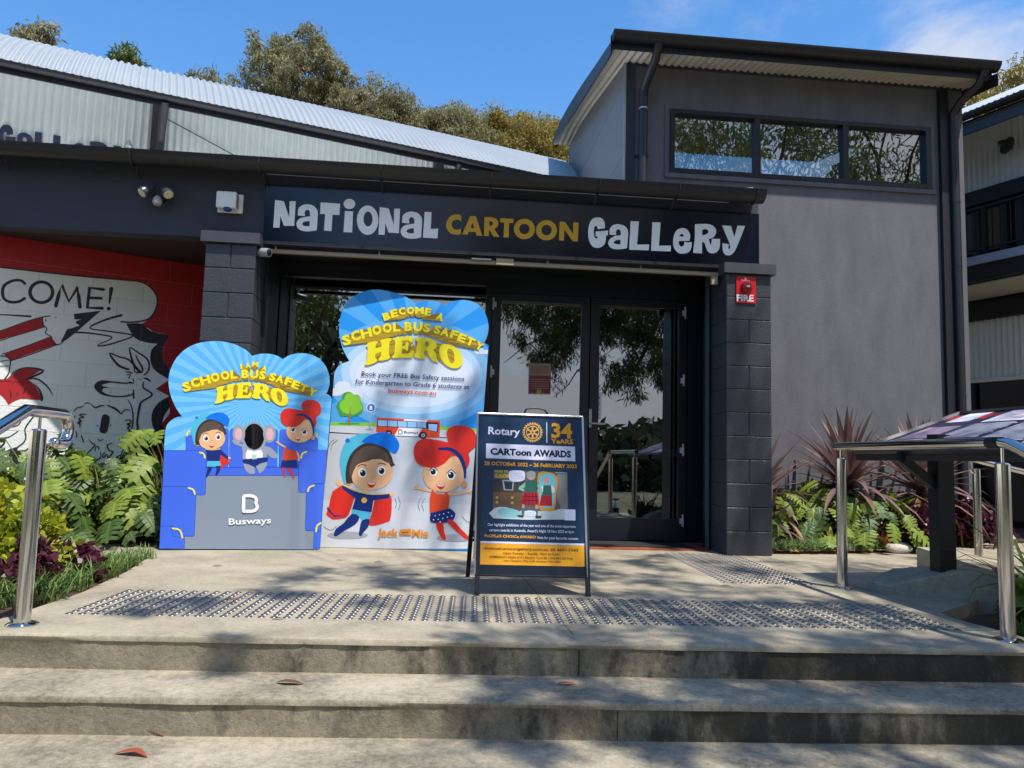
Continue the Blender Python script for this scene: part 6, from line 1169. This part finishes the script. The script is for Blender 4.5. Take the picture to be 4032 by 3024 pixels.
for i in range(1600):
    x = 4.5+r_.random()*1.8; y = 6.85+.62*(x-4.5)+abs(r_.gauss(0, .14)); strap(gc, (x, y, .02), r_.uniform(0, 6.28), r_.uniform(.05, .12), .003, math.radians(r_.uniform(30, 85)), r_.uniform(.4, 1.8), 3)
o = gc.build('groundcover_grass', GRS2); tag(o, kind='stuff')
for (x, y, m_, lab, n_) in ((3.50, 6.50, leafmat('pale_bromeliad', (206, 196, 116), (226, 214, 150), .4, .4, 4.), 'pale yellow bromeliad left of the near right post', 16), (4.02, 6.56, leafmat('orange_bromeliad', (168, 92, 52), (206, 134, 80), .3, .4, 4.), 'small orange bromeliad right of the near steel post', 14)):
    tuft('bromeliad', lab, m_, x, y, .04, n_, .26 if n_ == 16 else .17, .022, n_, None, el=(50, 85), curv=(-.1, .9), rad=.02, cat='plant')
for i, (x, y, s_, lab) in enumerate(((4.12, 6.52, .085, 'rounded pale grey garden rock in the grass'), (3.38, 6.55, .10, 'low flat rock half buried in grass near the pillar'), (3.62, 6.52, .07, 'small rock next to the pale bromeliad'))):
    bm = bmesh.new(); bmesh.ops.create_icosphere(bm, subdivisions=3, radius=1); rs = np.random.RandomState(i)
    for v in bm.verts: v.co *= 1+.10*math.sin(v.co.x*4+i)*math.cos(v.co.y*5)+rs.uniform(-.03, .03); v.co.z *= .6
    me = bpy.data.meshes.new('rock'); bm.to_mesh(me); bm.free(); me.materials.append(mat('rock', (176, 168, 158), .9, rgb2=(206, 200, 190), vscale=8, bump=.5, bscale=20)); me.polygons.foreach_set('use_smooth', [True]*len(me.polygons))
    o = link('garden_rock', me, None, (x, y, .04)); o.scale = (s_*1.5, s_, s_); tag(o, lab, 'rock')
# near right planting
AG = leafmat('lily_leaf', (46, 76, 28), (110, 138, 54), .3, .35, 3.)
tuft('strap_lily', 'dark green strap leaf lily at the right edge beside the handrail', AG, 3.02, 3.42, -.06, 46, .62, .011, 31, None, el=(40, 86), curv=(.8, 2.4), rad=.07, cat='plant'); tuft('strap_lily', 'second strap leaf lily behind the kerb at the right edge', AG, 3.42, 4.02, -.06, 40, .80, .013, 32, None, el=(50, 86), curv=(.8, 2.2), rad=.07, cat='plant')
bush('geranium', 'geranium with round leaves and a red flower by the right post', leafmat('geranium_leaf', (60, 96, 36), (110, 140, 50), .35, .5, 3.), 2.90, 3.56, -.06, .12, .12, .22, 14, 9, .07, .075, 81, None, .06)
mb = MB(); 
for i in range(9): a = i*2.4; mb.lathe((2.83+.022*math.cos(a), 3.62+.022*math.sin(a), .235+.03*(i % 3)/2), (math.cos(a)*.5, -1, math.sin(a)), [(.001, 0), (.013, .004), (.001, .007)], 8)
mb.tube([(2.90, 3.58, .0), (2.86, 3.60, .14), (2.83, 3.62, .24)], .003, 5); o = mb.build('geranium_flower', mat('geranium_red', (176, 36, 60), .6), None, loc=(2.83, 3.62, .2)); tag(o, 'red geranium flower head on a thin stalk by the right post', 'flower')
bush('low_leafy_plant', 'dark leafy ground plant in shade beside the landing edge', leafmat('shade_leaf', (36, 62, 28), (66, 92, 40), .3, .4, 3.), 3.10, 3.60, -.06, .20, .18, .12, 26, 10, .09, .05, 82, None, .07)
# ================================================================== fallen leaves
LM = [leafmat('dry_leaf_red', (134, 58, 40), (168, 84, 60), .2, .7, 8.), leafmat('dry_leaf_brown', (74, 50, 36), (112, 76, 54), .2, .7, 8.)]
fl_ = [((300, 2870), 2, 0, .14, 'curled red brown gum leaf left on the third tread'), ((590, 2882), 2, 0, .12, 'pair of bright orange dry leaves against the lower riser'), ((640, 2874), 2, 0, .13, 'thin crossed orange leaf beside its twin on the third tread'), ((885, 2628), 1, 1, .08, 'small tan leaf against the upper riser at left'), ((1145, 2682), 1, 1, .10, 'thin dark leaf lying in the middle of the second tread'), ((1540, 2640), 1, 1, .10, 'arched brown leaf against the upper riser'), ((1990, 2646), 1, 1, .10, 'brown leaf at the upper riser near the joint'), ((1350, 2870), 2, 1, .12, 'arched brown leaf against the lower riser'), ((1860, 2885), 2, 0, .08, 'small red brown leaf under the lower riser joint'), ((2225, 2686), 1, 0, .07, 'small pink leaf on the second tread'), ((2840, 2655), 1, 0, .14, 'long rusty leaf below the upper riser'), ((3010, 2660), 1, 1, .08, 'dark curled leaf right of the long rusty leaf'), ((3500, 2898), 2, 0, .14, 'long rusty leaf on the third tread at right'), ((2520, 2902), 2, 1, .10, 'dark thin leaf on the third tread near centre'), ((530, 2962), 2, 0, .11, 'straight red stalk like leaf near the bottom left'), ((855, 2230), 0, 1, .06, 'tan dry leaf on the landing near the blue cut-out'), ((1335, 2208), 0, 0, .05, 'small red leaf on the landing before the cut-outs'), ((1490, 2215), 0, 1, .06, 'grey brown leaf on the landing before the tall cut-out'), ((1640, 2264), 0, 0, .05, 'tiny red leaf on the landing left of the sandwich board'), ((915, 2362), 0, 0, .06, 'red leaf among the steel studs'), ((1095, 2440), 0, 1, .05, 'small crumpled leaf just before the stud strip'), ((2860, 2311), 0, 1, .07, 'dark straight leaf near the stud pad')]
for i, (px, k, mi, L_, lab) in enumerate(fl_):
    p = atz(px, -.135*k+.001)+Vector((0, -.03 if k else 0, 0)); L_ *= 1.12; mb = MB(); r = random.Random(i); a = r.uniform(-.5, .5)+(math.pi if r.random() < .5 else 0); d = Vector((math.cos(a), math.sin(a)*.7, 0)); s_ = Vector((-d.y, d.x, 0)); rows = []
    for j in range(7):
        t = j/6; w = L_*.15*math.sin(math.pi*min(1, .06+t*.92)); hgt = L_*.16*math.sin(math.pi*t)*(.4+r.random()*.1)+.001; c_ = p+d*(L_*(t-.5))+s_*(L_*.10*math.sin(math.pi*t))+Vector((0, 0, hgt)); rows.append([c_-s_*w+Vector((0, 0, w*.35)), c_, c_+s_*w+Vector((0, 0, w*.35))])
    mb.grid(rows); o = mb.build('fallen_leaf', LM[mi], None, loc=p); tag(o, lab, 'leaf', 'dry gum leaves on the concrete')
lt = MB(); r_ = random.Random(77)
for i in range(320):
    if i < 240: x = 2.9+1.9*r_.random(); y = 6.30+.28*max(0, (x-3.2)/1.2)+abs(r_.gauss(0, .05))
    else: x = -3.2+1.2*r_.random(); y = 5.9+.55*(x+2.9)+abs(r_.gauss(0, .12))+.05
    a = r_.uniform(0, 6.28); d = Vector((math.cos(a), math.sin(a), r_.uniform(-.1, .2)))*r_.uniform(.02, .045); s_ = Vector((-d.y, d.x, r_.uniform(0, .02)))*.35; p = Vector((x, y, .03)); lt.add([p-d, p+s_, p+d, p-s_], [(0, 1, 2, 3)])
o = lt.build('leaf_litter', leafmat('litter', (150, 104, 74), (196, 156, 120), .2, .8, 9.)); tag(o, kind='stuff')
# ================================================================== gum trees
GUM = leafmat('gum_leaf', (104, 106, 72), (164, 158, 116), .42, .62, .35); GUM2 = leafmat('gum_leaf_golden', (104, 112, 52), (176, 150, 74), .38, .6, .5); GUM3 = leafmat('gum_leaf_green', (58, 80, 40), (112, 124, 62), .34, .55, .5)
BARK = mat('gum_bark', (132, 116, 104), .9, rgb2=(88, 72, 62), vscale=3, bump=.5, bscale=12); BARKD = mat('dark_bark', (62, 50, 42), .9, rgb2=(92, 76, 62), vscale=3, bump=.5, bscale=12)
def limb(mb, a, b, r0, r1, rs, sag=.12, n_=6):
    a, b = Vector(a), Vector(b); L_ = (b-a).length; o_ = Vector(rs.normal(size=3))*L_*sag*.35; pts = [a+(b-a)*(i/n_)+o_*math.sin(math.pi*i/n_)+Vector(rs.normal(size=3))*L_*.012 for i in range(n_+1)]
    mb.tube(pts, [r0+(r1-r0)*i/n_ for i in range(n_+1)], 7, False); return pts
def gum(label, x, y, z0, zc, ztop, R, nl, ncl, per, L_, w_, seed, m_, group, bark=BARK, name='gum_tree', rcl=.55, ry=None, tr=.35, open_=.0):
    rs = np.random.RandomState(seed); t = thing(name, label, 'tree', (x, y, z0), group); wood = MB(); ry = ry or R
    top = Vector((x+rs.uniform(-.1, .1)*R, y, zc+(ztop-zc)*.25)); limb(wood, (x, y, z0), top, tr, tr*.55, rs, .05, 8); cs, rr = [], []; H_ = (ztop-zc)
    for i in range(nl):
        a = 2.39996*i+rs.uniform(-.4, .4); q = (i+.5)/nl; rad = math.sqrt(q)*.72; lz = zc+H_*(.18+.62*(1-q**1.4))+rs.uniform(-.06, .06)*H_; lc = Vector((x+math.cos(a)*R*rad, y+math.sin(a)*ry*rad, lz)); lr = R*rs.uniform(.26, .38)
        pts = limb(wood, Vector((x, y, z0))*(0)+top-Vector((0, 0, H_*.25*rs.random())), lc, tr*.34, tr*.10, rs, .25, 6)
        for j in range(ncl):
            u = rs.normal(size=3); u /= np.linalg.norm(u); u *= rs.random()**.4; c_ = Vector((lc.x+u[0]*lr, lc.y+u[1]*lr*ry/R, lc.z+u[2]*lr*.85)); cs.append(tuple(c_)); rr.append(rcl*rs.uniform(.6, 1.25))
            if j % 3 == 0: limb(wood, lc, c_, tr*.08, tr*.02, rs, .2, 3)
    V, F = leaf_quads(rs, cs, rr, per, L_, w_, .55, .8); raw('crown', V, F, m_, t, (x, y, z0)); wood.build('trunk', bark, t, smooth=True); return t
GB = 'gum trees on the slope behind the hall'
gum('tallest round headed gum tree above the silver roof', -8.5, 45, 0, 17.6, 26.0, 5.1, 22, 12, 120, .27, .075, 1, GUM, GB, rcl=.46, tr=.30)
gum('gum crown just left of the tallest tree', -14.6, 47, 0, 18, 24.6, 3.2, 9, 10, 60, .34, .09, 2, GUM, GB, rcl=.6)
gum('small gum top poking over the roof at far left', -24.2, 46, 0, 21, 26.5, 2.0, 6, 9, 46, .40, .10, 3, GUM, GB, rcl=.5)
gum('low rounded gum top left of centre above the roof', -19.0, 46, 0, 20.5, 25.0, 2.4, 6, 9, 46, .40, .10, 4, GUM3, GB, rcl=.5)
hill = [(700, 178, 50, GUM, 'grey green gum right behind the tallest tree'), (782, 184, 48, GUM, 'dense gum tree just right of the tallest tree'), (850, 208, 49, GUM, 'grey green gum tree left of the ridge middle'), (925, 226, 50, GUM, 'gum tree in the middle of the ridge'), (995, 232, 51, GUM, 'broad gum tree right of the ridge middle'), (1055, 240, 53, GUM2, 'olive gum tree before the golden ones'), (1120, 246, 54, GUM2, 'golden green tree left of the curved eave'), (1172, 262, 56, GUM2, 'golden brown tree touching the curved eave'), (1228, 284, 57, GUM2, 'lowest golden tree beside the rendered block'), (620, 205, 52, GUM, 'gum foliage low behind the tallest trunk')]
for i, (px, py, Y_, m_, lab) in enumerate(hill):
    p = aty(D(px, py), Y_); gum(lab, p.x, Y_, 0, p.z-7.0, p.z+.9, 3.6, 12, 13, 100, .26, .085, 10+i, m_, GB, rcl=.75)
GR_ = 'gum trees beyond the balcony building'
gum('wispy gum crown above the right gutter', 19.6, 27, 0, 12.6, 16.6, 1.5, 7, 8, 40, .28, .07, 31, GUM2, GR_, rcl=.4, tr=.2); gum('taller gum tree at the right frame edge', 22.3, 27, 0, 10.5, 17.6, 2.2, 11, 10, 40, .28, .07, 32, GUM2, GR_, rcl=.5, tr=.22)
gum('gum foliage low between gutter and white roof', 18.8, 30, 0, 11.0, 15.6, 1.9, 8, 10, 40, .28, .08, 33, GUM3, GR_, rcl=.5, tr=.2)
# ---- the big gum that stands behind the photographer and hangs over the steps
rs = np.random.RandomState(99); bg_ = thing('overhanging_gum', 'big gum tree behind the photographer whose branches dapple the steps and show in the glass', 'tree', (7.4, -5.4, -.8)); wood = MB(); cs, rr = [], []
trunk = [Vector(p) for p in ((7.4, -5.4, -.9), (7.0, -5.2, 1.5), (6.5, -4.9, 3.6), (5.8, -4.5, 5.4), (4.9, -3.8, 7.2), (4.2, -3.2, 9.2))]; wood.tube(trunk, [.36, .30, .26, .22, .17, .10], 12)
def shade(X, Y, h, r, k=1):
    """a leafy twig that shades the point X, Y on the landing from height h"""
    c_ = Vector((X, Y, 0))-SUN/(-SUN.z)*(-h)*-1 if False else Vector((X, Y, 0))+(-SUN)*(h/(-SUN.z)); cs.append(tuple(c_)); rr.append(r); return c_
Dp = lambda x, y, z=0.: atz(D(x, y), z)
def branch(pts_px, h, r, start, thick=.05, dens=1):
    tips = []
    for (x, y, z) in pts_px: p = Dp(x, y, z); p2 = Vector((p.x, p.y, 0))+(-SUN)*((h-0)/(-SUN.z)) + (-SUN)*0; p2 = p+(-SUN)*((h-p.z)/(-SUN.z)); tips.append(p2)
    prev = Vector(start); n_ = len(tips)
    for i, t_ in enumerate(tips):
        tk = thick*.38; limb(wood, prev, t_, tk*(1-i/(n_+1)), tk*(1-(i+1)/(n_+1)), rs, .22, 5); prev = t_; cs.append(tuple(t_)); rr.append(r*rs.uniform(.9, 1.4))
        for _ in range(dens+1): q = t_+Vector(rs.normal(size=3))*r*1.5; cs.append(tuple(q)); rr.append(r*rs.uniform(.5, 1.)); limb(wood, t_, q, .007, .003, rs, .2, 3)
S1, S2, S3 = trunk[3], trunk[4], trunk[5]
branch([(1500, 1500, -.27), (1250, 1235, 0), (1100, 1225, 0), (960, 1215, 0), (800, 1225, 0), (690, 1240, 0)], 7.6, .26, S2, .07, 2)
branch([(1400, 1300, 0), (1150, 1250, 0), (900, 1265, 0), (620, 1285, 0), (430, 1305, 0), (330, 1300, 0)], 7.0, .17, S2, .05, 1)
branch([(1900, 1500, -.27), (1760, 1300, 0), (1600, 1320, 0), (1420, 1300, 0), (1330, 1330, 0)], 7.4, .28, S3, .07, 2)
branch([(2050, 1560, -.27), (1800, 1460, -.135), (1500, 1440, -.135), (1250, 1460, -.135), (1080, 1470, -.135)], 6.6, .24, S1, .06, 2)
branch([(2100, 1590, -.27), (1700, 1600, -.27), (1480, 1590, -.27), (1260, 1580, -.27), (1050, 1610, -.27)], 7.0, .22, S1, .05, 2)
branch([(1700, 1215, 0), (1550, 1215, 0), (1400, 1205, 0), (1280, 1215, 0), (1150, 1200, 0)], 8.0, .24, S3, .05, 2)
branch([(2150, 1300, 0), (2000, 1260, 0), (1850, 1230, 0), (1750, 1245, 0)], 8.4, .30, S3, .06, 3)
branch([(2180, 1420, 0), (2060, 1340, 0), (1960, 1300, 0)], 7.8, .30, S2, .06, 3)
branch([(1750, 1570, -.27), (2150, 1590, -.27)], 7.5, .26, S1, .05, 1)
branch([(1300, 1400, -.05), (1560, 1395, -.05), (1900, 1400, -.05)], 7.1, .22, S2, .05, 1)
branch([(1000, 1230, 0), (1150, 1260, 0), (1400, 1260, 0), (1650, 1275, 0)], 7.7, .22, S3, .05, 2)
branch([(1950, 1480, -.135), (1700, 1500, -.135), (2100, 1520, -.135)], 7.2, .22, S2, .05, 1)
# shade on the cut-outs, the sandwich board, pillar and name board side
def onto(P_, h, r, start, thick=.03):
    t_ = Vector(P_)+(-SUN)*((h-P_[2])/(-SUN.z)); limb(wood, start, t_, thick*.45, thick*.2, rs, .2, 5); cs.append(tuple(t_)); rr.append(r)
for P_, h in (((-.95, 6.1, 1.35), 8.6), ((-1.0, 6.1, 1.0), 8.4), ((-.3, 6.2, 1.6), 8.8), ((-.05, 6.2, .9), 8.5), ((.15, 6.2, .35), 8.3), ((-.45, 6.2, .8), 8.7), ((.0, 6.2, 1.9), 8.9), ((.35, 4.35, .6), 7.8), ((.7, 4.3, .35), 7.6), ((.8, 4.4, .8), 7.9), ((2.5, 6.15, 1.9), 9.0), ((2.6, 6.15, 1.1), 8.8), ((2.45, 6.15, 1.4), 8.9), ((2.7, 6.15, .5), 8.6), ((2.55, 6.15, .2), 8.4), ((.3, 6.2, 1.3), 8.6)):
    onto(P_, h, .15, S3, .03)
V, F = leaf_quads(rs, cs, [q*.82 for q in rr], 66, .15, .027, .5, .7); raw('crown', V, F, GUM3, bg_, (7.4, -5.4, -.8))
# drooping crown that hangs behind and beside the photographer and is mirrored in the panes
cs2, rr2 = [], []
def spray(c_, R_, n_, start, th=.06):
    c_ = Vector(c_); limb(wood, start, c_, th, th*.4, rs, .15, 5)
    for _ in range(n_):
        q = c_+Vector(rs.normal(size=3)*np.array([1, .8, .7]))*R_*.55; cs2.append(tuple(q)); rr2.append(rs.uniform(.16, .34))
        if rs.random() < .45: limb(wood, c_, q, .016, .006, rs, .2, 3)
for c_, R_, n_ in (((2.3, -4.6, 4.5), .7, 30), ((1.6, -4.8, 4.9), .7, 26), ((2.6, -4.7, 3.3), .5, 14), ((4.4, -4.5, 4.2), .8, 40), ((5.2, -4.6, 4.0), .8, 40), ((5.8, -4.6, 3.2), .7, 36), ((4.8, -4.7, 2.9), .7, 30), ((3.3, -4.5, 4.3), .8, 34), ((2.9, -4.6, 3.6), .6, 22), ((5.4, -5.0, 4.9), .9, 40), ((4.2, -5.0, 4.9), .9, 40), ((2.6, -4.4, 5.4), 1.5, 46), ((4.8, -5.4, 5.2), 1.5, 44), ((3.4, -5.2, 4.2), 1.2, 30), ((1.2, -5.2, 6.0), 1.4, 34), ((6.2, -5.2, 6.2), 1.7, 44), ((4.6, -6.0, 7.6), 1.9, 56), ((7.6, -4.6, 8.0), 1.8, 44), ((2.2, -4.0, 7.8), 1.6, 42), ((9.0, -5.0, 7.0), 1.6, 34), ((5.6, -3.8, 9.6), 1.6, 36), ((7.4, -6.4, 10.2), 2.0, 40)): spray(c_, R_, n_, trunk[3] if c_[2] < 7 else trunk[4], .09)
limb(wood, trunk[2], (3.0, -5.0, 4.1), .13, .03, rs, .12, 8); limb(wood, (3.6, -4.95, 4.0), (1.7, -4.9, 3.1), .03, .008, rs, .25, 6); limb(wood, (3.2, -4.95, 4.1), (1.5, -4.9, 4.4), .03, .008, rs, .25, 6); limb(wood, (4.2, -4.9, 3.9), (2.9, -4.8, 2.2), .03, .006, rs, .25, 6); limb(wood, trunk[2], (9.6, -5.6, 5.4), .16, .05, rs, .1); limb(wood, trunk[3], (.6, -5.4, 5.6), .12, .03, rs, .1); limb(wood, trunk[3], (8.6, -6.0, 9.0), .14, .05, rs, .1)
V, F = leaf_quads(rs, cs2, rr2, 60, .17, .028, .7, 1.); raw('crown', V, F, GUM3, bg_, (7.4, -5.4, -.8)); wood.build('trunk', BARKD, bg_, smooth=True)
for c_, R_, n_ in (((7.6, -6.5, 9.2), 2.2, 60), ((10.2, -6.0, 9.6), 2.4, 64), ((12.8, -7.0, 9.4), 2.2, 50), ((9.0, -9.0, 11.4), 2.4, 60), ((12.0, -9.0, 12.2), 2.4, 60), ((6.4, -8.0, 10.6), 2.0, 40)): pass
# more trees across the forecourt, seen only mirrored in the glass
GM = 'gum trees across the forecourt'
for i, (x, y, zt, R, lab) in enumerate([(-6, -13, 9.5, 3.6, 'leafy gum across the forecourt at left'), (0, -17, 5.2, 2.6, 'low rounded gum across the forecourt'), (9.5, -8, 14.0, 5.6, 'spreading gum across the forecourt at right'), (14.5, -9, 15.0, 6.4, 'tall gum at the far right of the forecourt'), (-12, -12, 12, 4.2, 'tall gum at the far left of the forecourt')]):
    gum(lab, x, y, -.8, zt*.32, zt, R, 13, 12, 46, .30, .07, 60+i, GUM3, GM, bark=BARKD, rcl=.6, tr=.28)
wv = np.random.RandomState(5); cw = [(wv.uniform(-45, 45), wv.uniform(-40, -26), 0) for _ in range(700)]; cw = [(x, y, -.8+wv.uniform(0, 1)**.8*((2.6+1.0*math.sin(x*.6)) if 0 < x < 26 else (9.5+2.5*math.sin(x*.5)))) for x, y, _ in cw]
V, F = leaf_quads(wv, cw, [1.3]*len(cw), 48, .8, .4, .2, .8); o = raw('far_wood', V, F, leafmat('wood_leaf', (34, 48, 26), (78, 88, 44), .2, .6, .15)); tag(o, kind='stuff')
# neighbouring pale shed and lamp bollards, mirrored low in the right door
bl = []
for i, (x, y) in enumerate(((1.2, 1.2), (3.3, .4))):
    t = thing('lamp_bollard', ('dark lamp bollard at the left of the forecourt steps', 'dark lamp bollard at the right of the forecourt steps')[i], 'lamp', (x*2.4-4, y-2.6, -.8)); c_ = Vector((x*2.4-4, y-2.6, -.8))
    MB().lathe(c_, (0, 0, 1), [(.08, 0), (.08, .55)], 14).build('post', BLK, t, smooth=True); MB().lathe(c_+Vector((0, 0, .55)), (0, 0, 1), [(.02, 0), (.075, .01), (.02, .10), (.02, .17)], 14).build('reflector', GALV, t, smooth=True); MB().lathe(c_+Vector((0, 0, .72)), (0, 0, 1), [(.085, 0), (.085, .03)], 14).build('cap', BLK, t)
